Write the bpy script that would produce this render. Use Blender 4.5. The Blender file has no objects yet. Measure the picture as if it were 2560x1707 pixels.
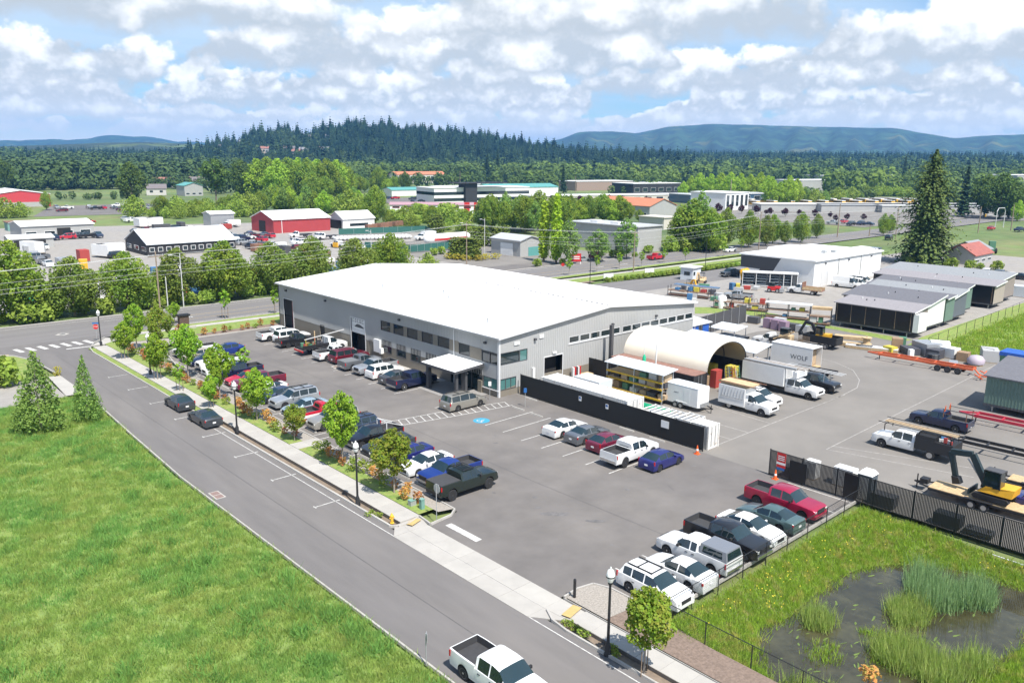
import bpy, bmesh, math, random
import numpy as np
from mathutils import Vector, Matrix
R = math.radians
scene = bpy.context.scene
COL = scene.collection

# ------------------------------------------------------------------ camera
CAM_H = 26.0
cam_data = bpy.data.cameras.new('camera')
cam = bpy.data.objects.new('camera', cam_data)
COL.objects.link(cam)
PITCH, YAW, ROLL, FPX = 0.221189, 0.740435, 0.0090386, 2041.02
cam.matrix_world = (Matrix.Translation((0, 0, CAM_H)) @ Matrix.Rotation(-YAW, 4, 'Z')
     @ Matrix.Rotation(math.pi / 2 - PITCH, 4, 'X') @ Matrix.Rotation(ROLL, 4, 'Z'))
cam_data.sensor_width = 36.0
cam_data.lens = 36.0 * FPX / 2560.0
cam_data.clip_start = 0.5
cam_data.clip_end = 40000
scene.camera = cam

# ------------------------------------------------------------------ sun direction (towards the sun)
SUN_EL = R(59)
SUN_H = Vector((-0.19, -0.98)).normalized()
sun_dir = Vector((SUN_H.x * math.cos(SUN_EL), SUN_H.y * math.cos(SUN_EL), math.sin(SUN_EL)))
sl = bpy.data.lights.new('sun', 'SUN')
sl.energy = 4.3
sl.angle = R(0.6)
sl.color = (1.0, 0.955, 0.89)
so = bpy.data.objects.new('sun', sl)
so.rotation_euler = sun_dir.to_track_quat('Z', 'Y').to_euler()
so.location = (0, 0, 300)
COL.objects.link(so)

# ------------------------------------------------------------------ render settings
scene.render.engine = 'CYCLES'
scene.cycles.use_denoising = True
try:
 scene.cycles.denoiser = 'OPENIMAGEDENOISE'
except Exception:
 pass
scene.cycles.max_bounces = 5
scene.cycles.diffuse_bounces = 2
scene.cycles.glossy_bounces = 2
scene.cycles.transmission_bounces = 3
scene.cycles.transparent_max_bounces = 8
scene.cycles.volume_bounces = 0
scene.cycles.use_adaptive_sampling = True
scene.cycles.adaptive_threshold = 0.02
vs = scene.view_settings
vs.view_transform = 'Standard'
vs.look = 'None'
vs.exposure = 0.86
vs.gamma = 1.0
vs.use_curve_mapping = False

# ------------------------------------------------------------------ sky with broken cumulus
world = bpy.data.worlds.new('World')
scene.world = world
world.use_nodes = True
wn, wl = world.node_tree.nodes, world.node_tree.links
wn.clear()

def WN(t, **kw):
 n = wn.new(t)
 for k, v in kw.items():
  setattr(n, k, v)
 return n

def wmath(op, a, b=None, c=None, clamp=False):
 n = WN('ShaderNodeMath', operation=op)
 n.use_clamp = clamp
 for i, v in enumerate((a, b, c)):
  if v is None:
   continue
  if isinstance(v, (int, float)):
   n.inputs[i].default_value = v
  else:
   wl.new(v, n.inputs[i])
 return n.outputs[0]

def wmap(v, a0, a1, b0, b1, smooth=True):
 n = WN('ShaderNodeMapRange')
 n.interpolation_type = 'SMOOTHSTEP' if smooth else 'LINEAR'
 wl.new(v, n.inputs[0])
 for i, x in enumerate((a0, a1, b0, b1)):
  n.inputs[i + 1].default_value = x
 return n.outputs[0]

def wmix(f, a, b):
 n = WN('ShaderNodeMix', data_type='RGBA')
 if isinstance(f, (int, float)):
  n.inputs[0].default_value = f
 else:
  wl.new(f, n.inputs[0])
 for i, v in ((6, a), (7, b)):
  if isinstance(v, tuple):
   n.inputs[i].default_value = (*v, 1)
  else:
   wl.new(v, n.inputs[i])
 return n.outputs[2]

sky = WN('ShaderNodeTexSky', sky_type='NISHITA')
sky.sun_disc = False
sky.sun_elevation = SUN_EL
sky.sun_rotation = math.atan2(SUN_H.x, SUN_H.y)
sky.altitude = 30
sky.air_density = 1.0
sky.dust_density = 0.2
sky.ozone_density = 1.0
tc = WN('ShaderNodeTexCoord')
sep = WN('ShaderNodeSeparateXYZ')
wl.new(tc.outputs['Generated'], sep.inputs[0])
dz = wmath('MAXIMUM', sep.outputs[2], 0.004)
inv = wmath('DIVIDE', 1.0, wmath('ADD', dz, 0.012))
ux = wmath('MULTIPLY', sep.outputs[0], inv)
uy = wmath('MULTIPLY', sep.outputs[1], inv)
HZ = (9.0, 9.3, 9.6)            # haze near the horizon, in sky units
tint = WN('ShaderNodeMix', data_type='RGBA', blend_type='MULTIPLY')
tint.inputs[0].default_value = 1.0
wl.new(sky.outputs[0], tint.inputs[6])
tint.inputs[7].default_value = (0.62, 0.88, 1.14, 1)
col = tint.outputs[2]
CLOUD_SEED = 6.3
# high thin veil first
vcomb = WN('ShaderNodeCombineXYZ')
wl.new(wmath('MULTIPLY', ux, 0.10), vcomb.inputs[0])
wl.new(wmath('MULTIPLY', uy, 0.22), vcomb.inputs[1])
vcomb.inputs[2].default_value = 5.1
vn = WN('ShaderNodeTexNoise')
vn.inputs['Scale'].default_value = 1.0
vn.inputs['Detail'].default_value = 5
vn.inputs['Roughness'].default_value = 0.6
wl.new(vcomb.outputs[0], vn.inputs['Vector'])
col = wmix(wmap(vn.outputs['Fac'], 0.33, 0.60, 0.0, 0.85), col, (5.4, 6.6, 7.8))
# cumulus: rows of clouds at growing distances (in units of the cloud base height), far rows first
rho = wmath('MAXIMUM', wmath('SQRT', wmath('ADD', wmath('MULTIPLY', sep.outputs[0], sep.outputs[0]),
                                           wmath('MULTIPLY', sep.outputs[1], sep.outputs[1]))), 0.02)
hx = wmath('DIVIDE', sep.outputs[0], rho)
hy = wmath('DIVIDE', sep.outputs[1], rho)
tz = wmath('DIVIDE', sep.outputs[2], rho)
ROWS = [(42, 1.0, 1.2, .385), (27, 1.0, 1.05, .39), (18.5, 1.02, .95, .395), (13.2, 1.0, .88, .40),
  (9.8, .97, .80, .41), (7.4, 1.0, .74, .425), (5.6, 1.02, .65, .44), (3.4, 1.0, .5, .45)]
for k, (D, h0, th, cv) in enumerate(ROWS):
 c = WN('ShaderNodeCombineXYZ')
 zc = wmath('MULTIPLY', tz, float(D))
 wl.new(wmath('MULTIPLY', hx, float(D)), c.inputs[0])
 wl.new(wmath('MULTIPLY', hy, float(D)), c.inputs[1])
 wl.new(wmath('ADD', wmath('MULTIPLY', zc, 1.25), CLOUD_SEED * (k + 1)), c.inputs[2])
 fine = WN('ShaderNodeTexNoise')
 fine.inputs['Scale'].default_value = 2.3 if D < 24 else 1.5
 fine.inputs['Detail'].default_value = 5.0
 fine.inputs['Roughness'].default_value = 0.55
 wl.new(c.outputs[0], fine.inputs['Vector'])
 cov = WN('ShaderNodeTexNoise')
 cov.inputs['Scale'].default_value = 0.46 if D < 24 else 0.32
 cov.inputs['Detail'].default_value = 1.5
 wl.new(c.outputs[0], cov.inputs['Vector'])
 zz = wmath('MULTIPLY', wmath('SUBTRACT', zc, h0), 1.0 / th)
 f0 = wmath('SUBTRACT', fine.outputs['Fac'], 0.5)
 body = wmath('ADD', wmath('MULTIPLY', cov.outputs['Fac'], 0.78), wmath('MULTIPLY', fine.outputs['Fac'], 0.22))
 lim = wmath('MULTIPLY_ADD', wmath('POWER', wmath('MAXIMUM', zz, 0.0), 1.5), 0.20, cv)
 m = wmap(wmath('SUBTRACT', body, lim), 0.0, 0.035, 0.0, 1.0)
 base = wmap(wmath('MULTIPLY_ADD', f0, 0.7, zz), -0.16, 0.08, 0.0, 1.0)
 m = wmath('MULTIPLY', wmath('MULTIPLY', m, base), 0.96)
 sh = wmap(wmath('MULTIPLY_ADD', f0, 1.9, zz), 0.04, 0.66, 0.0, 1.0)
 lcn = wmix(sh, (4.3, 4.75, 5.1), (11.0, 10.9, 10.7))
 far = min(0.62, D / 60.0)
 lcn = wmix(far, lcn, HZ)
 col = wmix(m, col, lcn)
# distance haze swallows the clouds at the horizon
hz = wmap(sep.outputs[2], 0.0, 0.065, 0.85, 0.0)
col = wmix(hz, col, HZ)
bg = WN('ShaderNodeBackground')
bg.inputs[1].default_value = 0.075
wl.new(col, bg.inputs[0])
wo = WN('ShaderNodeOutputWorld')
wl.new(bg.outputs[0], wo.inputs[0])
world.cycles.sampling_method = 'MANUAL'
world.cycles.sample_map_resolution = 512

# ------------------------------------------------------------------ material helpers
MATS = {}

def mat(name, color=(0.5, 0.5, 0.5), rough=0.7, metal=0.0, var=0.0, vscale=1.0, bump=0.0, bscale=20.0,
  color2=None, coat=0.0, spec=0.5, detail=4.0, c2lo=0.4, c2hi=0.65, objrand=0.0, stretch=None,
  transl=0.0, emit=0.0, alpha=1.0, c3=None, c3scale=0.1, c3lo=.45, c3hi=.65):
 """Principled material with world-space noise variation."""
 if name in MATS:
  return MATS[name]
 m = bpy.data.materials.new(name)
 m.use_nodes = True
 nt = m.node_tree
 N, L = nt.nodes, nt.links
 b = N['Principled BSDF']
 b.inputs['Base Color'].default_value = (*color, 1)
 b.inputs['Roughness'].default_value = rough
 b.inputs['Metallic'].default_value = metal
 b.inputs['Coat Weight'].default_value = coat
 b.inputs['Coat Roughness'].default_value = 0.05
 b.inputs['Specular IOR Level'].default_value = spec
 if emit:
  b.inputs['Emission Color'].default_value = (*color, 1)
  b.inputs['Emission Strength'].default_value = emit
 out = None
 vec = None
 if var or color2 or bump or c3:
  g = N.new('ShaderNodeNewGeometry')
  vec = g.outputs['Position']
  if stretch:
   mp = N.new('ShaderNodeMapping')
   mp.inputs['Scale'].default_value = stretch
   L.new(vec, mp.inputs[0])
   vec = mp.outputs[0]

 def noise(scale, det):
  n = N.new('ShaderNodeTexNoise')
  n.inputs['Scale'].default_value = scale
  n.inputs['Detail'].default_value = det
  n.inputs['Roughness'].default_value = 0.6
  L.new(vec, n.inputs['Vector'])
  return n.outputs['Fac']

 def mapr(v, a, b_, c, d):
  n = N.new('ShaderNodeMapRange')
  L.new(v, n.inputs[0])
  for i, x in enumerate((a, b_, c, d)):
   n.inputs[i + 1].default_value = x
  return n.outputs[0]

 def mixc(f, a, b_, mode='MIX'):
  n = N.new('ShaderNodeMix')
  n.data_type = 'RGBA'
  n.blend_type = mode
  if isinstance(f, float):
   n.inputs[0].default_value = f
  else:
   L.new(f, n.inputs[0])
  for i, v in ((6, a), (7, b_)):
   if isinstance(v, tuple):
    n.inputs[i].default_value = (*v, 1)
   else:
    L.new(v, n.inputs[i])
  return n.outputs[2]

 if color2:
  out = mixc(mapr(noise(vscale, detail), c2lo, c2hi, 0, 1), tuple(color), tuple(color2))
 if c3:
  out = mixc(mapr(noise(c3scale, 3.0), c3lo, c3hi, 0, 1), out if out is not None else tuple(color), tuple(c3))
 if var:
  v = mapr(noise(vscale * 3.1 if color2 else vscale, detail), 0.3, 0.7, 1 - var, 1 + var)
  hs = N.new('ShaderNodeHueSaturation')
  L.new(v, hs.inputs['Value'])
  if out is None:
   hs.inputs['Color'].default_value = (*color, 1)
  else:
   L.new(out, hs.inputs['Color'])
  out = hs.outputs[0]
 if objrand:
  oi = N.new('ShaderNodeObjectInfo')
  hs = N.new('ShaderNodeHueSaturation')
  L.new(mapr(oi.outputs['Random'], 0, 1, 1 - objrand, 1 + objrand), hs.inputs['Value'])
  mu = N.new('ShaderNodeMath')
  mu.operation = 'MULTIPLY_ADD'
  L.new(oi.outputs['Random'], mu.inputs[0])
  mu.inputs[1].default_value = objrand * 0.14
  mu.inputs[2].default_value = 0.5 - objrand * 0.07
  L.new(mu.outputs[0], hs.inputs['Hue'])
  if out is None:
   hs.inputs['Color'].default_value = (*color, 1)
  else:
   L.new(out, hs.inputs['Color'])
  out = hs.outputs[0]
 if out is not None:
  L.new(out, b.inputs['Base Color'])
 if bump:
  bn = N.new('ShaderNodeBump')
  bn.inputs['Strength'].default_value = bump
  bn.inputs['Distance'].default_value = 0.05
  L.new(noise(bscale, 3.0), bn.inputs['Height'])
  L.new(bn.outputs[0], b.inputs['Normal'])
 if alpha < 1:
  b.inputs['Alpha'].default_value = alpha
 if transl:
  tr = N.new('ShaderNodeBsdfTranslucent')
  if out is not None:
   L.new(out, tr.inputs['Color'])
  else:
   tr.inputs['Color'].default_value = (*color, 1)
  ms = N.new('ShaderNodeMixShader')
  ms.inputs[0].default_value = transl
  L.new(b.outputs[0], ms.inputs[1])
  L.new(tr.outputs[0], ms.inputs[2])
  L.new(ms.outputs[0], N['Material Output'].inputs[0])
 MATS[name] = m
 return m

# ------------------------------------------------------------------ mesh helpers
class MB:
 def __init__(s):
  s.v, s.f = [], []

 def add(s, vs_, fs_):
  o = len(s.v)
  s.v.extend([tuple(p) for p in vs_])
  s.f.extend([tuple(i + o for i in f) for f in fs_])
  return s

 def box(s, x0, x1, y0, y1, z0, z1):
  return s.add([(x0, y0, z0), (x1, y0, z0), (x1, y1, z0), (x0, y1, z0), (x0, y0, z1), (x1, y0, z1), (x1, y1, z1), (x0, y1, z1)],
                     [(0, 3, 2, 1), (4, 5, 6, 7), (0, 1, 5, 4), (1, 2, 6, 5), (2, 3, 7, 6), (3, 0, 4, 7)])

 def cbox(s, c, d, rz=0.0, ry=0.0):
  """box centred at c with dims d turned by ry about y then rz about z"""
  M = Matrix.Rotation(rz, 3, 'Z') @ Matrix.Rotation(ry, 3, 'Y')
  vs_ = []
  for sx, sy, sz in ((-1, -1, -1), (1, -1, -1), (1, 1, -1), (-1, 1, -1), (-1, -1, 1), (1, -1, 1), (1, 1, 1), (-1, 1, 1)):
   p = M @ Vector((sx * d[0] / 2, sy * d[1] / 2, sz * d[2] / 2))
   vs_.append((c[0] + p.x, c[1] + p.y, c[2] + p.z))
  return s.add(vs_, [(0, 3, 2, 1), (4, 5, 6, 7), (0, 1, 5, 4), (1, 2, 6, 5), (2, 3, 7, 6), (3, 0, 4, 7)])

 def bar(s, a, b, w, h=None):
  """rectangular bar from a to b"""
  h = h or w
  a, b = Vector(a), Vector(b)
  d = (b - a).normalized()
  u = Vector((0, 0, 1)) if abs(d.z) < 0.95 else Vector((1, 0, 0))
  r = d.cross(u).normalized()
  u = r.cross(d)
  vs_ = []
  for p in (a, b):
   for i, j in ((-1, -1), (1, -1), (1, 1), (-1, 1)):
    vs_.append(p + r * (i * w / 2) + u * (j * h / 2))
  return s.add(vs_, [(3, 2, 1, 0), (4, 5, 6, 7), (0, 1, 5, 4), (1, 2, 6, 5), (2, 3, 7, 6), (3, 0, 4, 7)])

 def cyl(s, a, b, r0, r1=None, n=10, caps=True):
  r1 = r0 if r1 is None else r1
  a, b = Vector(a), Vector(b)
  d = (b - a).normalized()
  u = Vector((0, 0, 1)) if abs(d.z) < 0.95 else Vector((1, 0, 0))
  r = d.cross(u).normalized()
  u = r.cross(d)
  vs_ = []
  for p, q in ((a, r0), (b, r1)):
   for k in range(n):
    t = 2 * math.pi * k / n
    vs_.append(p + (r * math.cos(t) + u * math.sin(t)) * q)
  fs = [(k, (k + 1) % n, n + (k + 1) % n, n + k) for k in range(n)]
  if caps:
   fs += [tuple(range(n))[::-1], tuple(range(n, 2 * n))]
  return s.add(vs_, fs)

 def lathe(s, prof, c=(0, 0, 0), n=12):
  """prof: (r, z) from bottom to top"""
  vs_, fs = [], []
  for r, z in prof:
   for k in range(n):
    t = 2 * math.pi * k / n
    vs_.append((c[0] + r * math.cos(t), c[1] + r * math.sin(t), c[2] + z))
  for i in range(len(prof) - 1):
   for k in range(n):
    k2 = (k + 1) % n
    fs.append((i * n + k, i * n + k2, (i + 1) * n + k2, (i + 1) * n + k))
  fs.append(tuple(range(n))[::-1])
  fs.append(tuple((len(prof) - 1) * n + k for k in range(n)))
  return s.add(vs_, fs)

 def prism(s, poly, z0, z1):
  """poly: (x, y) counter-clockwise"""
  n = len(poly)
  vs_ = [(x, y, z0) for x, y in poly] + [(x, y, z1) for x, y in poly]
  fs = [tuple(range(n))[::-1], tuple(range(n, 2 * n))] + [(k, (k + 1) % n, n + (k + 1) % n, n + k) for k in range(n)]
  return s.add(vs_, fs)

 def sheet(s, poly, z):
  return s.add([(x, y, z) for x, y in poly], [tuple(range(len(poly)))])

 def tube(s, pts, r, n=6):
  for a, b in zip(pts[:-1], pts[1:]):
   s.cyl(a, b, r, r, n)
  return s

 def mesh(s, name, smooth=None):
  me = bpy.data.meshes.new(name)
  me.from_pydata(s.v, [], s.f)
  if smooth is not None:
   me.polygons.foreach_set('use_smooth', [True] * len(me.polygons))
   me.set_sharp_from_angle(angle=R(smooth))
  me.update()
  return me

 def build(s, name, m, parent=None, loc=None, smooth=None, rz=None):
  return mesh_obj(name, s.mesh(name, smooth), m, parent, loc, rz)

def mesh_obj(name, me, m=None, parent=None, loc=None, rz=None):
 o = bpy.data.objects.new(name, me)
 if m is not None:
  if len(me.materials) == 0:
   me.materials.append(m)
  elif me.materials[0] is not m:
   o.material_slots[0].link = 'OBJECT'
   o.material_slots[0].material = m
 COL.objects.link(o)
 if parent is not None:
  o.parent = parent
 if loc is not None:
  o.location = loc
 if rz is not None:
  o.rotation_euler[2] = rz
 return o

def tag(o, label=None, cat=None, group=None, kind=None):
 if label:
  o['label'] = label
 if cat:
  o['category'] = cat
 if group:
  o['group'] = group
 if kind:
  o['kind'] = kind
 return o

def thing(name, label, cat, loc=(0, 0, 0), rz=0.0, group=None):
 o = bpy.data.objects.new(name, None)
 o.empty_display_size = 0.3
 o.location = loc
 o.rotation_euler[2] = rz
 COL.objects.link(o)
 return tag(o, label, cat, group)

def copy_thing(src, loc, rz=0.0, label=None, group=None, scale=None):
 """a copy of a thing with copies of its parts and sub-parts"""
 def cp(o, parent):
  c = o.copy()
  COL.objects.link(c)
  c.parent = parent
  for ch in o.children:
   cp(ch, c)
  return c
 kids = list(src.children)
 c = src.copy()
 COL.objects.link(c)
 for ch in kids:
  cp(ch, c)
 c.location = loc
 c.rotation_euler[2] = rz
 if label:
  c['label'] = label
 if group:
  c['group'] = group
 if scale is not None:
  c.scale = scale if hasattr(scale, '__len__') else (scale,) * 3
 return c

rng = random.Random(11)
nrng = np.random.default_rng(5)

# ================================================================== materials of the setting
M_asphalt = mat('asphalt_lot', (.140, .128, .120), .9, var=.14, vscale=.35, detail=7, bump=.15, bscale=60, c3=(.164, .149, .136), c3scale=.07, c3lo=.42, c3hi=.6)
M_street = mat('asphalt_street', (.143, .133, .128), .9, var=.10, vscale=.5, detail=7, bump=.12, bscale=60, stretch=(1.6, .25, 1), c3=(.165, .152, .143), c3scale=.12)
M_arterial = mat('asphalt_arterial', (.16, .15, .146), .9, var=.07, vscale=.5, detail=6, stretch=(.12, 1.4, 1), c3=(.18, .17, .162), c3scale=.2)
M_yard = mat('asphalt_yard', (.18, .166, .15), .92, var=.10, vscale=.25, detail=7, bump=.12, bscale=40, c3=(.212, .195, .175), c3scale=.05)
M_gravel = mat('gravel_pale', (.28, .26, .235), .95, var=.13, vscale=.6, detail=8, bump=.3, bscale=30, c3=(.27, .255, .24), c3scale=.03)
M_conc = mat('concrete', (.37, .35, .32), .9, var=.08, vscale=.7, detail=7, bump=.08, bscale=40, objrand=.06)
M_kerb = mat('concrete_kerb', (.38, .36, .33), .9, var=.10, vscale=1.2, detail=6, objrand=.05)
M_paint = mat('white_road_paint', (.56, .55, .52), .8, var=.08, vscale=3, color2=(.33, .315, .30), c2lo=.42, c2hi=.7)
M_yellow = mat('yellow_paint', (.46, .33, .13), .8, var=.1, vscale=3)
M_blue = mat('blue_paint', (.04, .27, .42), .8, var=.1, vscale=3)
M_soil = mat('brown_soil', (.20, .155, .115), 1, var=.2, vscale=3, detail=8, bump=.4, bscale=12)
M_bark = mat('bark_mulch', (.19, .14, .11), 1, var=.3, vscale=7, detail=10, bump=.4, bscale=24)
M_stone = mat('river_gravel', (.30, .27, .235), 1, var=.3, vscale=9, detail=10, bump=.5, bscale=16)
M_lawn = mat('lawn', (.15, .23, .045), 1, var=.22, vscale=1.3, detail=8, color2=(.24, .26, .075), bump=.4, bscale=15)
M_meadow = mat('meadow_soil', (.17, .24, .06), 1, var=.25, vscale=.7, detail=8, color2=(.18, .24, .05), bump=.5, bscale=8)
M_ground = mat('ground_far', (.13, .19, .05), 1, var=.2, vscale=.05, detail=8, color2=(.17, .175, .07), c3=(.06, .10, .03), c3scale=.008)
M_shaded_conc = mat('shaded_concrete', (.13, .115, .10), .9, var=.15, vscale=2)  # concrete darkened in its colour to paint the shade on the planter walls

def struct(mb, name, m, z=None, kind='structure'):
 o = mb.build(name, m)
 o['kind'] = kind
 return o

def rect(x0, x1, y0, y1):
 return [(x0, y0), (x1, y0), (x1, y1), (x0, y1)]

POND = (35.2, 59.4, -45.0, 25.0)
gb = MB()
x0, x1, y0, y1 = POND
B = 7250
for r_ in (rect(-B, x0, -B, B), rect(x1, B, -B, B), rect(x0, x1, -B, y0), rect(x0, x1, y1, B)):
 gb.sheet(r_, -0.30)
struct(gb, 'ground', M_ground)

street = MB()
street.sheet([(22.72, -40), (30.26, -40), (30.26, 116.5), (30.7, 119.5), (32.0, 122.4), (34.2, 125.2), (38, 127.0), (46, 127.5), (-30, 127.5),
              (0, 126.6), (14, 125.2), (19.5, 123.8), (22.0, 121.2), (23.3, 117), (23.9, 104), (23.85, 92), (23.2, 79), (22.75, 65)], 0.0)
struct(street, 'street', M_street)
struct(MB().sheet(rect(-700, 1500, 127.5, 142.0), 0.0), 'main_road', M_arterial)
lot = MB()
lot.sheet([(32.55, 31.1), (35.3, 31.1), (35.3, 25.9), (60.35, 25.9), (60.35, 116.6), (44.6, 116.6), (37.6, 109.5), (35.75, 100), (35.75, 46.7), (35.6, 44.9), (32.6, 44.2)], 0.0)
struct(lot, 'parking_lot', M_asphalt)
struct(MB().sheet([(60.35, -60), (128, -60), (128, 62), (112, 66), (60.35, 66)], 0.001), 'yard_pavement', M_yard)
struct(MB().sheet([(60.35, 66), (112, 66), (128, 62), (128, 47.5), (260, 47.5), (260, 99), (94, 104), (60.35, 116.6)], -0.003), 'back_yard_gravel', M_gravel)
struct(MB().sheet([(94, 104), (200, 99), (200, 112), (150, 112.3), (140, 114), (104, 117), (94, 116.6)], -0.001), 'back_lane', M_arterial)
# landscaped strips (sheets just above the ground)
struct(MB().sheet([(33.0, 46.2), (34.35, 46.2), (34.35, 121.5), (33.0, 121.5)], 0.115), 'lawn_strip', M_lawn)
struct(MB().sheet([(34.35, 45.6), (35.55, 45.3), (35.55, 112), (38, 113.5), (44.5, 116.7), (44.5, 118), (36, 119.5), (34.35, 119.5)], 0.11), 'gravel_bed', M_stone)
struct(MB().sheet([(44.5, 116.8), (131, 116.8), (131, 118.9), (44.5, 118.9)], 0.10), 'bark_strip', M_bark)
struct(MB().sheet([(36.0, 119.5), (44.5, 118.9), (190, 118.0), (205, 119.3), (205, 122.0), (44.5, 124.0), (37.5, 123.8)], 0.105), 'roadside_lawn', M_lawn)
struct(MB().sheet([(37, 125.6), (205, 125.0), (205, 127.2), (38, 126.8)], 0.1), 'verge', M_lawn)
struct(MB().sheet([(140, 114.2), (180, 112.8), (205, 112.5), (205, 117), (140, 118)], 0.09), 'hedge_lawn', M_lawn)
# kerbside planters
struct(MB().sheet(rect(30.42, 31.15, 77.2, 119.0), 0.10), 'planter_lawn', M_lawn)
struct(MB().sheet(rect(30.42, 31.15, 46.0, 77.0), -0.14), 'rain_garden_soil', M_soil)
struct(MB().sheet(rect(30.30, 31.05, -40.0, 29.4), -0.10), 'street_planter_soil', M_soil)
struct(MB().sheet([(32.75, 30.7), (34.0, 30.95), (35.2, 30.7), (35.55, 29.6), (35.55, 27.3), (32.75, 27.6)], 0.10), 'corner_gravel', M_stone)
struct(MB().sheet([(32.55, -40), (34.7, -40), (34.9, 22), (35.15, 25.0), (35.5, 27.3), (32.75, 27.6)], 0.09), 'bark_path', M_bark)
struct(MB().sheet([(-45, -60), (22.35, -60), (22.35, 66), (22.9, 79), (23.5, 92), (22.0, 96.5), (-45, 94)], -0.02), 'meadow', M_meadow)
struct(MB().sheet([(-45, 94), (22, 96.5), (22.2, 106.8), (-45, 106)], -0.02), 'gravel_drive', M_gravel)
struct(MB().sheet([(-45, 106), (22.2, 106.8), (23.4, 117), (22, 121), (19.3, 123.5), (13.9, 124.8), (0, 126.3), (-45, 126.8)], -0.015), 'corner_lawn', M_lawn)
struct(MB().sheet([(22.0, 96.7), (23.9, 96.7), (23.85, 106.4), (22.6, 106.7)], 0.02), 'driveway_apron', M_conc)

# ---- concrete walks made of slabs, kerbs made of kerb stones
def walk(name, m, cells, thick=0.14, z=0.12):
 """cells: list of quads (4 points); each slab is its own piece"""
 root = bpy.data.objects.new(name, None)
 COL.objects.link(root)
 root['kind'] = 'structure'
 for q in cells:
  cx = sum(p[0] for p in q) / 4
  cy = sum(p[1] for p in q) / 4
  qq = [(p[0] - cx, p[1] - cy) for p in q]
  qq = [(x * (1 - .008 / max(.3, abs(x))), y * (1 - .008 / max(.3, abs(y)))) for x, y in qq]
  MB().prism(qq, -thick, 0).build('slab', m, root, (cx, cy, z + rng.uniform(-.004, .004)))
 return root

cells = []
y = 46.0
while y < 119.5:
 cells.append(rect(31.2, 32.95, y, min(y + 1.6, 120.4)))
 y += 1.6
cells.append([(31.2, 120.4), (32.95, 120.4), (36.2, 123.0), (34.3, 124.6)])
y = 28.9
while y > -12:
 cells.append(rect(31.1, 32.5, y - 1.6, y))
 y -= 1.6
walk('pavement', M_conc, cells)
walk('cross_path', M_conc, [rect(32.96, 34.3, 64.6, 66.3), rect(34.3, 35.6, 64.6, 66.3)], .12, .125)
cells = []
x = 36.5
while x < 200:
 ya = 124.05 - (x - 46) * .022 if x > 46 else 124.05
 yb = 124.05 - (x + 2.4 - 46) * .022 if x > 46 else 124.05
 cells.append([(x, ya), (x + 2.4, yb), (x + 2.4, yb + 1.5), (x, ya + 1.5)])
 x += 2.4
walk('main_road_pavement', M_conc, cells)
cells = []
for i in range(5):
 ya, yb = 30.9 + i * 2.72, 30.9 + (i + 1) * 2.72
 cells.append(rect(29.62, 31.0, ya, yb))
 cells.append(rect(31.0, 32.55, ya, yb))
cells.append([(31.0, 44.5), (32.55, 44.5), (32.95, 46.0), (31.2, 46.0)])
cells.append([(29.62, 44.5), (31.0, 44.5), (31.2, 46.0), (30.7, 46.0)])
cells.append([(31.1, 28.9), (32.5, 28.9), (32.55, 30.9), (31.0, 30.9)])
cells.append([(30.9, 29.2), (31.1, 28.9), (31.0, 30.9), (29.62, 30.9)])
walk('driveway_apron', M_conc, cells, .1, .03)

def kerb(name, pts, w=0.16, h=0.15, piece=3.0, m=None, zb=-0.05):
 root = bpy.data.objects.new(name, None)
 COL.objects.link(root)
 root['kind'] = 'structure'
 for a, b in zip(pts[:-1], pts[1:]):
  a, b = Vector(a), Vector(b)
  L = (b - a).length
  n = max(1, int(round(L / piece)))
  for i in range(n):
   p = a.lerp(b, i / n)
   q = a.lerp(b, (i + 1) / n)
   c = (p + q) / 2
   d = q - p
   l = d.length - 0.015
   t = MB()
   t.add([(-l / 2, -w / 2, zb), (l / 2, -w / 2, zb), (l / 2, w / 2, zb), (-l / 2, w / 2, zb),
                   (-l / 2, -w / 2 + .02, h), (l / 2, -w / 2 + .02, h), (l / 2, w / 2 - .02, h), (-l / 2, w / 2 - .02, h)],
                  [(0, 3, 2, 1), (4, 5, 6, 7), (0, 1, 5, 4), (1, 2, 6, 5), (2, 3, 7, 6), (3, 0, 4, 7)])
   t.build('kerb_stone', m or M_kerb, root, (c.x, c.y, 0), rz=math.atan2(d.y, d.x))
 return root

kerb('street_kerb', [(30.34, 77), (30.34, 116.5), (30.78, 119.5), (32.1, 122.3), (34.3, 125.1)])
kerb('street_kerb', [(30.34, 46.0), (30.34, 77)], piece=2.1, w=.2)          # notched kerb of the rain garden
kerb('street_kerb', [(30.95, 30.6), (30.4, 29.6), (30.22, 28.3), (30.22, -12)])
kerb('street_kerb', [(30.34, 46.0), (30.75, 45.6), (31.6, 45.45), (32.75, 45.9)], piece=.9)
kerb('far_street_kerb', [(22.58, -12), (22.58, 65), (23.1, 79), (23.72, 92), (23.75, 96.5)], h=.1)
kerb('far_street_kerb', [(23.8, 106.6), (23.2, 117), (21.9, 121.1), (19.3, 123.7), (13.9, 125.1)], h=.1)
kerb('main_road_kerb', [(46, 127.4), (205, 127.4)], piece=6, h=.1)
kerb('main_road_kerb', [(-100, 142.1), (175, 142.1)], piece=8, h=.12)
kerb('lot_kerb', [(35.65, 46.6), (35.65, 100), (37.5, 109.6), (44.5, 116.7), (60, 116.7)], piece=3)
kerb('lot_kerb', [(35.65, 46.6), (35.6, 45.2), (34.8, 44.6), (32.7, 44.35), (32.9, 46.0)], piece=1.0)
kerb('lot_kerb', [(32.7, 30.9), (34.0, 31.05), (35.2, 30.8), (35.62, 29.7), (35.62, 25.9)], piece=1.2)
kerb('lot_kerb', [(35.3, 25.75), (60.2, 25.75)], piece=3)
kerb('lot_kerb', [(32.62, 30.8), (32.62, -12)], w=.08, h=.11)
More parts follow.
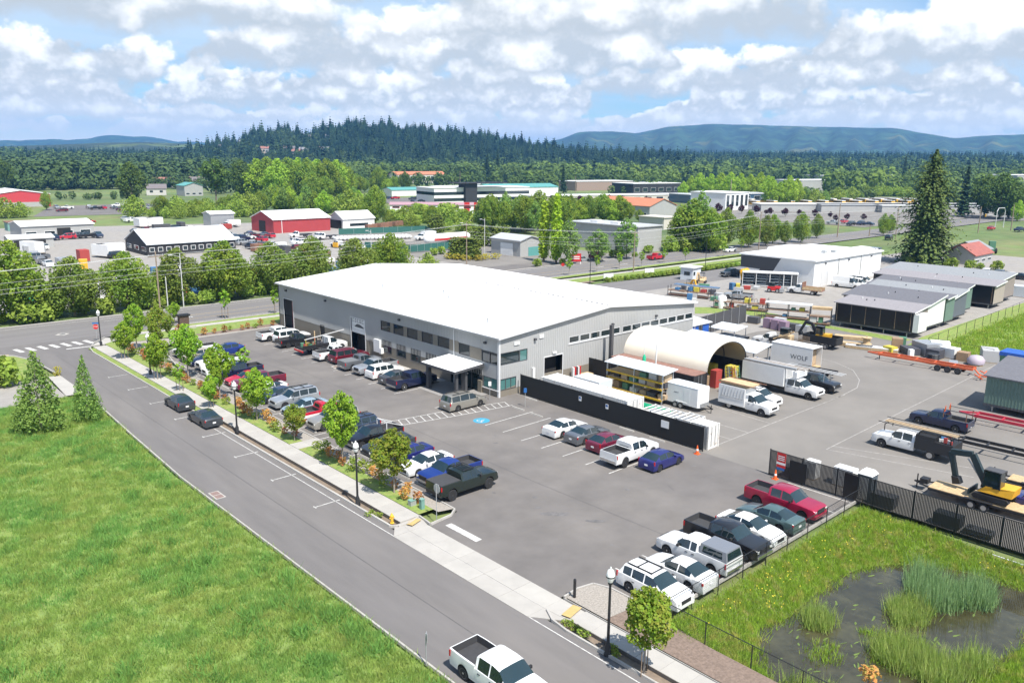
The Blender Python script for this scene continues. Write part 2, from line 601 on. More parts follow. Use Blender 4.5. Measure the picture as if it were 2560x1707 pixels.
# retaining edge of the rain garden
struct(MB().box(31.16, 31.2, 46, 77, -.3, .125), 'rain_garden_wall', M_shaded_conc)
struct(MB().box(31.06, 31.1, -12, 28.9, -.3, .12), 'planter_wall', M_shaded_conc)

# ---- painted markings
M_wornpaint = mat('worn_paint', (.42, .40, .37), .85, var=.1, vscale=3, color2=(.25, .235, .22), c2lo=.35, c2hi=.62)

def lines(name, segs, w=.11, z=.006, m=None):
 t = MB()
 for a, b in segs:
  a, b = Vector((*a, 0)), Vector((*b, 0))
  d = (b - a).normalized()
  r = Vector((-d.y, d.x, 0)) * w / 2
  t.add([(p.x, p.y, z) for p in (a - r, b - r, b + r, a + r)], [(0, 1, 2, 3)])
 o = t.build(name, m or M_paint)
 o['kind'] = 'structure'
 return o

segs = []
for yy in (50.6, 53.3, 47.85, 45.1, 42.4):
 segs.append(((50.0, yy), (56.5, yy)))
segs += [((50.4, 58.97), (57.1, 59.1)), ((50.3, 56.25), (57, 56.4))]
for yy in (74.05, 76.7, 79.35, 82.03, 84.7, 87.4, 92.8, 95.5, 98.2, 100.9, 103.6, 106.3, 109):
 segs.append(((49.8, yy), (54.4 if yy < 75 else 55.5, yy)))
for i in range(7):
 segs.append(((36.0, 48.8 + i * 2.87), (41.6, 48.8 + i * 2.87)))
for i in range(15):
 segs.append(((36.0, 67.3 + i * 2.85), (41.6, 67.3 + i * 2.85)))
for i in range(9):
 segs.append(((37.9 + i * 2.72, 26.0), (37.9 + i * 2.72, 31.3)))
segs += [((54.3, 74.05), (54.3, 66.7)), ((50.0, 66.8), (54.3, 66.8))]
lines('stall_lines', segs, w=.1)
segs = [((43.3, 66.2), (50.5, 65.2)), ((50.5, 65.2), (57.2, 63.6)), ((42.6, 64.7), (50.3, 63.2)), ((50.3, 63.2), (57.0, 62.2)), ((43.3, 66.2), (42.2, 68.6)), ((43.3, 66.2), (42.6, 64.7))]
for i in range(17):
 t = (i + .5) / 17
 x = 43 + t * 14
 yt = 66.2 - (x - 43.3) * .14 if x < 50.5 else 65.2 - (x - 50.5) * .24
 yb = 64.7 - (x - 42.6) * .195 if x < 50.3 else 63.2 - (x - 50.3) * .15
 segs.append(((x, yb + .05), (x + .55, yt - .05)))
lines('access_aisle_hatching', segs, w=.1)
lines('stop_bar', [((33.75, 43.6), (33.75, 40.15))], w=.55)
lines('stop_bar', [((28.2, 121.0), (31.1, 120.75))], w=.45)
cw = []
for i in range(7):
 cw.append(((22.9 + i * 1.45, 125.3), (23.35 + i * 1.45, 122.7)))
lines('crosswalk_bars', cw, w=.62)
tm = []
for i in range(8):
 yy = 52.6 + i * 7.05
 tm += [((27.95, yy), (30.1, yy)), ((27.95, yy - .22), (27.95, yy + .22))]
lines('street_parking_marks', tm, w=.1)
lines('gutter_line', [((29.7, -12), (29.7, 46)), ((29.7, 46.0), (29.72, 77))], w=.07)
yl = [((61.2, 40.4), (88.6, 40.5)), ((68.4, 40.5), (68.4, 44.5)), ((65.4, 40.5), (65.4, 42.1)), ((72.6, 40.6), (73.3, 48)), ((73.3, 48), (73.9, 53)),
      ((69.7, 33.1), (72.7, 21.5)), ((69.7, 33.1), (118, 34)), ((71, 33.1), (75.4, 21.0)), ((88, 34), (90, 24))]
arc = [(80.5, 40.42), (86.7, 40.45), (92.4, 40.9), (96.0, 42.3), (100, 45), (102.3, 48.5), (103.0, 51.6), (101.5, 55)]
yl += list(zip(arc[:-1], arc[1:]))
lines('yard_lines', yl, w=.09, m=M_wornpaint)
lines('yellow_centre_line', [((45, 134.6), (420, 133.5)), ((45, 131.4), (420, 130.3)), ((-200, 134.7), (20, 134.7)), ((-200, 131.5), (20, 131.5))], w=.12, m=M_yellow)
lines('road_edge_line', [((-200, 140.6), (420, 140.0)), ((46, 128.4), (420, 127.9)), ((38, 138), (44, 137.9))], w=.12)
lines('turn_arrows', [((47.0, 133.0), (50.0, 133.0)), ((149, 133), (152, 133)), ((158, 132.9), (161, 132.9)), ((50, 132.6), (50, 133.4))], w=.35)
lines('tactile_strip', [((31.4, 45.2), (32.5, 45.6))], w=.6, z=.137, m=M_yellow)
lines('tactile_strip', [((31.2, 29.3), (32.5, 29.6))], w=.6, z=.137, m=M_yellow)
lines('tactile_strip', [((19.0, 123.2), (21.5, 122.0))], w=.6, z=.02, m=M_yellow)
# wheelchair symbol
t = MB()
ang = math.radians(0)
cx, cy = 51.05, 60.35
t.add([(cx + math.cos(a) * .85, cy + math.sin(a) * .85, .005) for a in [k * math.pi / 10 for k in range(20)]], [tuple(range(20))])
struct(t, 'parking_symbol_disc', M_blue)
hc = [((.35, .05), (.35, -.05)), ((.3, 0), (-.05, .05)), ((-.05, .05), (-.1, -.32)), ((-.1, -.32), (-.45, -.42))]
ring = [(-.12 + .33 * math.cos(a), .05 + .33 * math.sin(a)) for a in [math.radians(60 + k * 30) for k in range(9)]]
hc += list(zip(ring[:-1], ring[1:]))
lines('wheelchair_symbol', [((cx + a[0], cy + a[1]), (cx + b[0], cy + b[1])) for a, b in hc], w=.1, z=.010)
# oil stains and patches, manholes, drain
M_stain = mat('asphalt_stain', (.10, .095, .092), .8, var=.2, vscale=1.5, color2=(.16, .15, .146), c2lo=.35, c2hi=.6)
for (cx, cy), a, b in (((40.87, 39.71), 1.1, .35), ((42.23, 36.89), .8, .25), ((40.68, 41.39), .3, .15), ((38.81, 45.10), .3, .12), ((71.49, 31.43), .25, .12)):
 t = MB()
 pts = []
 for k in range(22):
  q = k * 2 * math.pi / 22
  f = rng.uniform(.6, 1.25)
  pts.append((cx + a * f * math.cos(q) * .7 - b * math.sin(q) * .7, cy - a * f * math.cos(q) * .7 - b * math.sin(q) * .7))
 t.sheet(pts, .003)
 struct(t, 'stain', M_stain)
t = thing('storm_drain', 'rusty rectangular storm drain grate by the meadow kerb', 'drain', (23.35, 59.7, 0))
MB().box(-.4, .4, -.8, .8, -.05, .008).build('frame', M_kerb, t)
for sy in (-.38, .38):
 MB().box(-.3, .3, sy - .33, sy + .33, .0, .014).build('grate', mat('rust_grate', (.22, .15, .13), .8, var=.2, vscale=8), t)
t = thing('manhole', 'manhole with a pale square collar in the main road', 'manhole', (30.4, 131.7, 0))
MB().sheet([(-1.0, 0), (0, -1.0), (1.0, 0), (0, 1.0)], .007).build('collar', M_conc, t)
MB().lathe([(.42, 0.0), (.42, .014)], n=16).build('lid', mat('iron_lid', (.12, .12, .12), .7), t)

M_seam = mat('tar_seam', (.085, .08, .078), .7, var=.2, vscale=2)
lines('tar_seam', [((44.77, 98.15), (45.20, 94.44)), ((45.20, 94.44), (45.78, 87.35)), ((51.74, 37.57), (51.22, 36.54)), ((44.2, 31), (44.0, 46)), ((44.0, 46), (44.3, 64)), ((47, 112), (46.6, 75)), ((26.2, -12), (26.15, 40)), ((26.15, 40), (26.25, 118))], w=.05, z=.0035, m=M_seam)
for k in range(46):
 cx, cy = (rng.uniform(37.5, 40.5), rng.uniform(47, 108)) if k < 20 else ((rng.uniform(52, 56), rng.uniform(40, 56)) if k < 30 else (rng.uniform(37, 58), rng.uniform(33, 66)))
 s_ = rng.uniform(.06, .25)
 t = MB()
 t.sheet([(cx + s_ * rng.uniform(.6, 1.4) * math.cos(a_ * .7), cy + s_ * rng.uniform(.6, 1.4) * math.sin(a_ * .7)) for a_ in range(9)], .0025)
 struct(t, 'stain', M_stain)

# ================================================================== main building
M_wall = mat('steel_siding_grey', (.385, .385, .378), .55, var=.03, vscale=.4)
M_wainscot = mat('tan_siding', (.21, .185, .148), .65, var=.04, vscale=.5)
M_roofw = mat('white_metal_roof', (.80, .80, .79), .6, var=.02, vscale=.3)
M_trimw = mat('pale_trim', (.60, .60, .60), .6)
M_trimd = mat('dark_trim', (.07, .07, .075), .6)
M_black = mat('black_metal', (.018, .018, .02), .55)
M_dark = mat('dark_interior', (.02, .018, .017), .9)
M_glass = mat('window_glass', (.018, .03, .034), .04, spec=.8)
M_glass_t = mat('tinted_glass', (.08, .19, .18), .06, spec=.8)
M_white = mat('white_paint', (.72, .72, .71), .5, var=.03, vscale=1.5)
M_steel = mat('galvanised_steel', (.45, .46, .47), .45, metal=.6, var=.08, vscale=4)
M_wood = mat('fresh_wood', (.50, .36, .20), .8, var=.18, vscale=4)
M_cardboard = mat('cardboard', (.42, .31, .20), .9, var=.15, vscale=3)
M_rust = mat('rusty_steel', (.22, .115, .075), .9, var=.25, vscale=5)

BX, BY, BW, BL, BE, BR = 57.7, 65.25, 36.0, 51.7, 6.75, 8.29
bld = thing('office_warehouse', 'large pale grey metal warehouse with white low gable roof and entrance canopy', 'building', (BX, BY, 0))

def panel_wall(name, m, u0, u1, z0, z1f, axis, openings, off, parent, thick=.2):
 """wall of box cells around rectangular openings. axis 'x': wall lies along local x at y=off; z1f(u) gives the top."""
 us = sorted(set([u0, u1] + [o[0] for o in openings] + [o[1] for o in openings]))
 us = [u for u in us if u0 <= u <= u1]
 t = MB()
 # split long spans where the top slopes
 for a, b in zip(us[:-1], us[1:]):
  ops = sorted([(o[2], o[3]) for o in openings if o[0] <= a + 1e-6 and o[1] >= b - 1e-6])
  z = z0
  spans = []
  for p, q in ops:
   if p > z + 1e-6:
    spans.append((z, p))
   z = q
  spans.append((z, None))
  for p, q in spans:
   za, zb = (z1f(a), z1f(b)) if q is None else (q, q)
   if axis == 'x':
    vs_ = [(a, off, p), (b, off, p), (b, off + thick, p), (a, off + thick, p), (a, off, za), (b, off, zb), (b, off + thick, zb), (a, off + thick, za)]
   else:
    vs_ = [(off, a, p), (off, b, p), (off + thick, b, p), (off + thick, a, p), (off, a, za), (off, b, zb), (off + thick, b, zb), (off + thick, a, za)]
   t.add(vs_, [(0, 3, 2, 1), (4, 5, 6, 7), (0, 1, 5, 4), (1, 2, 6, 5), (2, 3, 7, 6), (3, 0, 4, 7)])
 return t.build(name, m, parent)

def gable_z(x):
 return BE - .1 + (BR - BE) * (1 - abs(x - BW / 2) / (BW / 2))

WZ = 1.22      # top of the tan band
# -- front wall (faces the street): local y runs from the entrance corner
up = []        # upper windows (y0, y1, z0, z1)
low = []
win_y = [9.9, 13.1, 16.2, 19.2, 22.15]
for c in win_y:
 up.append((c - 1.12, c + 1.12, 3.95, 5.25))
up += [(5.0, 7.0, 3.75, 5.1), (0.0, 2.9, 3.65, 5.0)]
for c in (12.4, 15.6, 18.7, 21.9):
 low.append((c - 1.05, c + 1.05, 1.1, 2.75))
bays = [(27.1, 30.6, 0.0, 4.55), (47.2, 50.1, 0.0, 4.6)]
doors = [(25.3, 26.3, 0.0, 2.2), (37.9, 39.3, 0.0, 2.25), (2.8, 8.6, 0.0, 2.6)]
corner_low = [(0.0, 2.6, .75, 2.05)]
z_mid = 2.0
front_open = up + low + bays + doors + corner_low
# tan lower part, grey upper part
def clip(ops, lo, hi):
 r_ = []
 for a, b, p, q in ops:
  p2, q2 = max(p, lo), min(q, hi)
  if q2 > p2 + 1e-6:
   r_.append((a, b, p2, q2))
 return r_
panel_wall('lower_wall', M_wainscot, 2.7, BL, 0, lambda u: 1.22 if u < 0 else z_mid, 'y', clip(front_open, 0, z_mid), 0.0, bld)
panel_wall('lower_wall', M_wainscot, 0.0, 2.7, 0, lambda u: .74, 'y', [], 0.0, bld)
panel_wall('upper_wall', M_wall, 2.7, BL, z_mid, lambda u: BE - .1, 'y', clip(front_open, z_mid, 9), -.01, bld)
panel_wall('upper_wall', M_wall, 0.0, 2.7, .74, lambda u: BE - .1, 'y', clip(up + corner_low, .74, 9), -.01, bld)
# -- gable wall (faces the yard)
g_open = [(0.2, 4.3, 3.65, 5.0), (7.0, 10.0, 0.0, 3.45), (0.2, 2.6, .75, 2.05)]
ribbon = []
x = 11.1
for k in range(13):
 if k == 5:
  x += 0.35
 ribbon.append((x, x + 1.72, 4.55, 5.35))
 x += 1.88
g_open += ribbon
panel_wall('lower_wall', M_wainscot, 0.2, BW, 0, lambda u: 1.5 if u > 3 else .74, 'x', clip(g_open, 0, .74), 0.0, bld)
gtop = MB()
panel_wall('gable_wall', M_wall, 0.2, BW / 2, .74, gable_z, 'x', clip(g_open, .74, 9), -.012, bld)
panel_wall('gable_wall', M_wall, BW / 2, BW, .74, gable_z, 'x', clip(g_open, .74, 9), -.012, bld)
MB().box(10.1, BW, -.03, -.012, .02, 1.5).build('wainscot', M_wainscot, bld)
# far walls
MB().box(BW - .2, BW, 0.2, BL, 0, BE - .1).build('rear_wall', M_wall, bld)
t = MB()
t.add([(0.2, BL, 0), (BW - .2, BL, 0), (BW - .2, BL, BE - .1), (BW / 2, BL, BR - .1), (0.2, BL, BE - .1),
       (0.2, BL - .2, 0), (BW - .2, BL - .2, 0), (BW - .2, BL - .2, BE - .1), (BW / 2, BL - .2, BR - .1), (0.2, BL - .2, BE - .1)],
      [(4, 3, 2, 1, 0), (5, 6, 7, 8, 9), (0, 1, 6, 5), (1, 2, 7, 6), (2, 3, 8, 7), (3, 4, 9, 8), (4, 0, 5, 9)])
t.build('far_gable_wall', M_wall, bld)
# siding ribs (too fine to pick apart): front wall upper part and gable
t = MB()
y = 2.8
while y < BL - .1:
 for p, q in [(z_mid + .02, BE - .25)]:
  cuts = sorted([(o[2] - .05, o[3] + .05) for o in up + bays if o[0] - .12 < y < o[1] + .12])
  z = p
  for a, b in cuts:
   if a > z:
    t.box(-.035, -.01, y, y + .07, z, a)
   z = max(z, b)
  if q > z:
   t.box(-.035, -.01, y, y + .07, z, q)
 y += .305
o = t.build('siding_ribs', M_wall, bld)
o['kind'] = 'stuff'
t = MB()
x = .25
while x < BW - .1:
 cuts = sorted([(o_[2] - .07, o_[3] + .07) for o_ in g_open if o_[0] - .12 < x < o_[1] + .12])
 z = 1.52 if x > 10.1 else .80
 for a, b in cuts:
  if a > z:
   t.box(x, x + .07, -.037, -.012, z, a)
  z = max(z, b)
 q = gable_z(x) - .2
 if q > z:
  t.box(x, x + .07, -.037, -.012, z, q)
 x += .305
o = t.build('siding_ribs', M_wall, bld)
o['kind'] = 'stuff'
# corner band near the entrance
MB().box(-.05, .2, -.05, .2, 0, BE - .1).build('corner_post', M_trimw, bld)
MB().box(-.06, -.01, BL - .15, BL + .02, 0, BE - .1).build('corner_trim', M_trimd, bld)
# roof: two slopes with standing seams, ridge and eave trims
ov = .35
for sgn, name in ((-1, 'roof_slope'), (1, 'roof_slope')):
 xa, xb = (-ov, BW / 2) if sgn < 0 else (BW / 2, BW + ov)
 za = BE if sgn < 0 else BR
 zb = BR if sgn < 0 else BE
 t = MB()
 t.add([(xa, -ov, za), (xb, -ov, zb), (xb, BL + ov, zb), (xa, BL + ov, za), (xa, -ov, za + .09), (xb, -ov, zb + .09), (xb, BL + ov, zb + .09), (xa, BL + ov, za + .09)],
          [(0, 3, 2, 1), (4, 5, 6, 7), (0, 1, 5, 4), (1, 2, 6, 5), (2, 3, 7, 6), (3, 0, 4, 7)])
 rs = t.build(name, M_roofw, bld)
 t = MB()
 y = 0.1
 while y < BL:
  t.add([(xa + .02, y, za + .09), (xb - .02, y, zb + .09), (xb - .02, y + .05, zb + .09), (xa + .02, y + .05, za + .09), (xa + .02, y, za + .115), (xb - .02, y, zb + .115), (xb - .02, y + .05, zb + .115), (xa + .02, y + .05, za + .115)],
              [(4, 5, 6, 7), (0, 1, 5, 4), (2, 3, 7, 6), (3, 0, 4, 7), (1, 2, 6, 5)])
  y += .61
 so_ = t.build('standing_seams', M_roofw, rs)
 so_['kind'] = 'stuff'
MB().box(-ov - .12, -ov + .02, -ov, BL + ov, BE - .12, BE + .06).build('gutter', M_steel, bld)
MB().box(BW + ov - .02, BW + ov + .12, -ov, BL + ov, BE - .12, BE + .06).build('gutter', M_steel, bld)
t = MB()
y = 0
while y < BL - .3:
 t.box(BW / 2 - .09, BW / 2 + .09, y, y + .42, BR + .09, BR + .17)
 y += .85
o = t.build('ridge_vent', mat('ridge_dark', (.16, .16, .16), .8), bld)
o['kind'] = 'stuff'
for xx, za, zb in ((-ov, BE, BR), ):
 pass
t = MB()
t.bar((-ov, -ov - .03, BE + .0), (BW / 2, -ov - .03, BR + .0), .06, .26)
t.bar((BW / 2, -ov - .03, BR + .0), (BW + ov, -ov - .03, BE + .0), .06, .26)
t.build('rake_trim', M_trimw, bld)
for (x, y) in ((7.2, 33.5), (10.1, 23.0), (8.2, 19.5), (3.5, 6.0), (25.5, 20.)):
 z = BE + (BR - BE) * min(x, BW - x) / (BW / 2)
 t = MB().lathe([(.1, 0), (.1, .5), (.15, .52), (.15, .62), (.02, .68)], n=10)
 t.build('roof_vent', M_steel, bld, (x, y, z))

def window(par, axis, a, b, p, q, off, frame=.07, glass=None, mull=0, trim=None, depth=.06):
 """framed pane as a part of the building: frame bars + pane (+ mullion)"""
 w = MB()
 f = frame
 if axis == 'y':
  bx = lambda u0, u1, z0, z1, d0, d1: w.box(off + d0, off + d1, u0, u1, z0, z1)
 else:
  bx = lambda u0, u1, z0, z1, d0, d1: w.box(u0, u1, off + d0, off + d1, z0, z1)
 bx(a, b, p, p + f, -.03, depth); bx(a, b, q - f, q, -.03, depth)
 bx(a, a + f, p + f, q - f, -.03, depth); bx(b - f, b, p + f, q - f, -.03, depth)
 for k in range(mull):
  u = a + (b - a) * (k + 1) / (mull + 1)
  bx(u - f / 2, u + f / 2, p + f, q - f, -.03, depth)
 fr = w.build('window', trim or M_trimd, par)
 w = MB()
 if axis == 'y':
  w.box(off + .03, off + .05, a + f, b - f, p + f, q - f)
 else:
  w.box(a + f, b - f, off + .03, off + .05, p + f, q - f)
 w.build('pane', glass or M_glass, fr)
 return fr

for o_ in up[:6]:
 window(bld, 'y', *o_, off=0, mull=0)
window(bld, 'y', .06, 2.9, 3.65, 5.0, off=0, mull=1)
for o_ in low:
 window(bld, 'y', *o_, off=0)
window(bld, 'y', .06, 2.6, .75, 2.05, off=0, mull=1, glass=M_glass_t)
window(bld, 'x', .2, 3.1, 3.65, 5.0, off=0)
window(bld, 'x', 3.1, 4.3, 3.65, 5.0, off=0, glass=M_glass_t)
window(bld, 'x', .2, 2.6, .75, 2.05, off=0, mull=2, glass=M_glass_t)
for o_ in ribbon:
 window(bld, 'x', *o_, off=0, frame=.06, trim=M_trimw)
MB().box(10.9, ribbon[-1][1] + .2, -.09, -.04, 4.40, 4.52).build('sill', M_trimw, bld)
# tan infill between the upper windows
for a, b in zip(win_y[:-1], win_y[1:]):
 MB().box(-.045, -.012, a + 1.13, b - 1.13, 3.95, 5.25).build('infill_panel', M_wainscot, bld)
MB().box(-.045, -.012, 7.02, 8.76, 3.9, 5.2).build('infill_panel', M_wainscot, bld)
MB().box(-.045, -.012, 2.92, 4.98, 3.7, 5.05).build('infill_panel', M_wainscot, bld)
# doors and bays
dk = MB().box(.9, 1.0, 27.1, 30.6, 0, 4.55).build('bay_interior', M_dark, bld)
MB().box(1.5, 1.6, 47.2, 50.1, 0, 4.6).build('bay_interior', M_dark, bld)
d = MB()
for k in range(4):
 d.box(.08, .12, 27.1, 30.6, 2.55 + k * .5, 3.02 + k * .5)
rd = d.build('roller_door', M_white, bld)
# logo painted on the half open roller door: dark letters over a car silhouette
t = MB()
lx = .075
for k, w_ in enumerate((.34, .3, .34, .3, .34)):
 yy = 30.3 - k * .58
 t.box(lx, .08, yy - w_, yy, 4.0, 4.06); t.box(lx, .08, yy - .07, yy, 4.06, 4.42); t.box(lx, .08, yy - w_, yy, 4.42, 4.48)
 if k % 2:
  t.box(lx, .08, yy - w_, yy - w_ + .07, 4.06, 4.42)
t.add([(lx, 29.9, 3.35), (lx, 27.5, 3.35), (lx, 27.7, 3.55), (lx, 28.5, 3.8), (lx, 29.2, 3.8), (lx, 29.6, 3.6)], [(0, 1, 2, 3, 4, 5)])
t.build('logo', M_trimd, rd)
for a, b, z in ((27.1, 30.6, 4.55), (47.2, 50.1, 4.6)):
 fr = MB()
 fr.box(-.06, .2, a - .12, a, 0, z + .12); fr.box(-.06, .2, b, b + .12, 0, z + .12); fr.box(-.06, .2, a, b, z, z + .12)
 fr.build('door_frame', M_trimw, bld)
MB().box(.05, .1, 47.3, 47.6, .1, 4.4).build('door_jamb', mat('red_strip', (.25, .03, .03), .6), bld)
MB().box(.10, .15, 37.9, 39.3, 0, 2.25).build('door', M_black, bld)
dr = MB().box(.06, .1, 25.3, 26.3, 0, 2.2).build('door', M_wainscot, bld)
MB().box(.03, .05, 25.4, 25.45, 1.0, 1.1).build('handle', M_steel, dr)
# gable bay
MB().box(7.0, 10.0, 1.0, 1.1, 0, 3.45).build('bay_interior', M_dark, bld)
t = MB()
t.box(6.88, 7.0, -.06, .2, 0, 3.57); t.box(10, 10.12, -.06, .2, 0, 3.57); t.box(7, 10, -.06, .2, 3.45, 3.57)
t.build('door_frame', M_trimw, bld)
# lights, vents, downpipe
def wall_lamp(x, y, z, axis):
 o_ = MB()
 if axis == 'y':
  o_.box(-.28, -.04, -.16, .16, -.12, .12)
 else:
  o_.box(-.16, .16, -.28, -.04, -.12, .12)
 b_ = o_.build('wall_lamp', M_trimd, bld, (x, y, z))
for yy, zz in ((49, 5.95), (37.2, 5.95), (18.9, 5.95), (2.2, 5.9)):
 wall_lamp(0, yy, zz, 'y')
for xx in (5.4, 18.8, 27.5):
 wall_lamp(xx, 0, 5.9, 'x')
MB().cyl((-.12, 7.8, .1), (-.12, 7.8, 6.6), .06, .06, 8).build('downpipe', M_trimw, bld)
MB().box(2.2, 3.0, -.12, -.04, 5.65, 6.0).build('sign_plate', M_white, bld)
MB().box(6.1, 6.8, -.12, -.04, 5.9, 6.3).build('vent_grille', M_white, bld)
MB().box(8.3, 8.9, -.2, -.04, 3.75, 3.95).build('door_canopy', M_white, bld)
MB().box(5.0, 5.35, -.25, -.04, 1.0, 2.6).build('riser_pipe', M_white, bld)
t = MB(); t.box(-.35, -.05, 23.2, 24.6, .9, 2.6); t.build('electrical_cabinet', M_white, bld)
MB().box(-.5, -.06, 22.6, 23.0, .9, 1.6).build('meter', M_white, bld)
# plinth in front of the corner window
MB().box(-.2, -.02, 2.75, 3.4, .0, 1.4).build('pier', M_wainscot, bld)
MB().box(-.12, -.02, -.1, 2.7, .68, .76).build('sill', M_trimw, bld)
# -- entrance canopy
cn = MB()
cn.add([(-4.2, 2.5, 2.85), (-.05, 2.5, 3.15), (-.05, 8.8, 3.15), (-4.2, 8.8, 2.85), (-4.2, 2.5, 3.12), (-.05, 2.5, 3.42), (-.05, 8.8, 3.42), (-4.2, 8.8, 3.12)],
       [(0, 3, 2, 1), (0, 1, 5, 4), (1, 2, 6, 5), (2, 3, 7, 6), (3, 0, 4, 7), (4, 5, 6, 7)])
can = cn.build('canopy', M_trimd, bld)
MB().add([(-4.15, 2.55, 3.128), (-.05, 2.55, 3.428), (-.05, 8.75, 3.428), (-4.15, 8.75, 3.128)], [(0, 1, 2, 3)]).build('canopy_roof', M_roofw, can)
for yy in (8.2, ):
 MB().box(-3.7, -3.3, yy - .25, yy + .25, 0, 2.9).build('canopy_post', M_trimd, bld)
MB().box(-3.7, -3.4, 2.9, 3.2, 0, 2.9).build('canopy_post', M_trimd, bld)
MB().box(-2.4, -2.1, 2.9, 3.6, 0, 2.9).build('canopy_post', M_trimd, bld)
MB().box(.1, .2, 2.8, 8.6, 0, 2.6).build('entrance_glazing', M_glass, bld)
for yy in (2.8, 4.7, 6.6, 8.5):
 MB().box(.0, .1, yy, yy + .1, 0, 2.6).build('mullion', M_trimd, bld)
struct(MB().sheet(rect(53.2, 57.68, 67.0, 74.5), .02), 'entrance_slab', mat('entrance_pad', (.25, .24, .23), .9, var=.08))
struct(MB().sheet(rect(56.6, 57.68, 74.5, 88), .05), 'front_walk', M_conc)

# ================================================================== vehicles
M_tyre = mat('tyre_rubber', (.018, .018, .019), .85)
M_rim = mat('alloy_rim', (.42, .42, .43), .35, metal=.7)
M_rimd = mat('dark_rim', (.05, .05, .055), .5, metal=.3)
M_rimw = mat('white_steel_rim', (.65, .65, .65), .5)
M_under = mat('underbody_plastic', (.02, .02, .021), .8)
M_carglass = mat('car_glass', (.012, .022, .026), .03, spec=1.0)
M_windshield = mat('windshield_glass', (.014, .03, .036), .03, spec=1.0)  # teal in the base colour stands in for reflected sky
M_lens = mat('headlight_lens', (.62, .62, .60), .15, spec=.8)
M_red = mat('taillight_lens', (.42, .012, .015), .2)
M_chrome = mat('chrome', (.6, .6, .6), .2, metal=.9)
M_plate = mat('license_plate', (.7, .7, .7), .6)
M_liner = mat('bed_liner', (.045, .045, .048), .85, var=.15, vscale=6)
M_amber = mat('amber_lens', (.6, .25, .03), .3)

def paint(name, c, metal=.0, rough=.32):
 return mat('paint_' + name, c, rough, metal=metal, coat=.6, spec=.5)

PAINT = {
 'white': paint('white', (.72, .72, .71)), 'silver': paint('silver', (.40, .42, .44), .45), 'grey': paint('grey', (.16, .17, .185), .4),
 'charcoal': paint('charcoal', (.055, .062, .072), .4), 'black': paint('black', (.010, .010, .012)), 'navy': paint('navy', (.012, .018, .055), .2),
 'blue': paint('blue', (.012, .035, .20), .2), 'royal': paint('royal', (.020, .025, .16), .3), 'red': paint('red', (.45, .012, .03)),
 'crimson': paint('crimson', (.36, .012, .05), .25), 'maroon': paint('maroon', (.13, .012, .025), .2), 'burgundy': paint('burgundy', (.16, .015, .04), .2),
 'tan': paint('tan', (.34, .325, .29), .4), 'gold': paint('gold', (.30, .285, .25), .4), 'paleblue': paint('paleblue', (.36, .45, .50), .4),
 'teal': paint('teal', (.10, .16, .16), .4), 'slate': paint('slate', (.05, .07, .12), .35), 'forest': paint('forest', (.012, .020, .016), .1),
 'dkgrey': paint('dkgrey', (.10, .105, .115), .4), 'beige': paint('beige', (.42, .38, .30), .2),
}

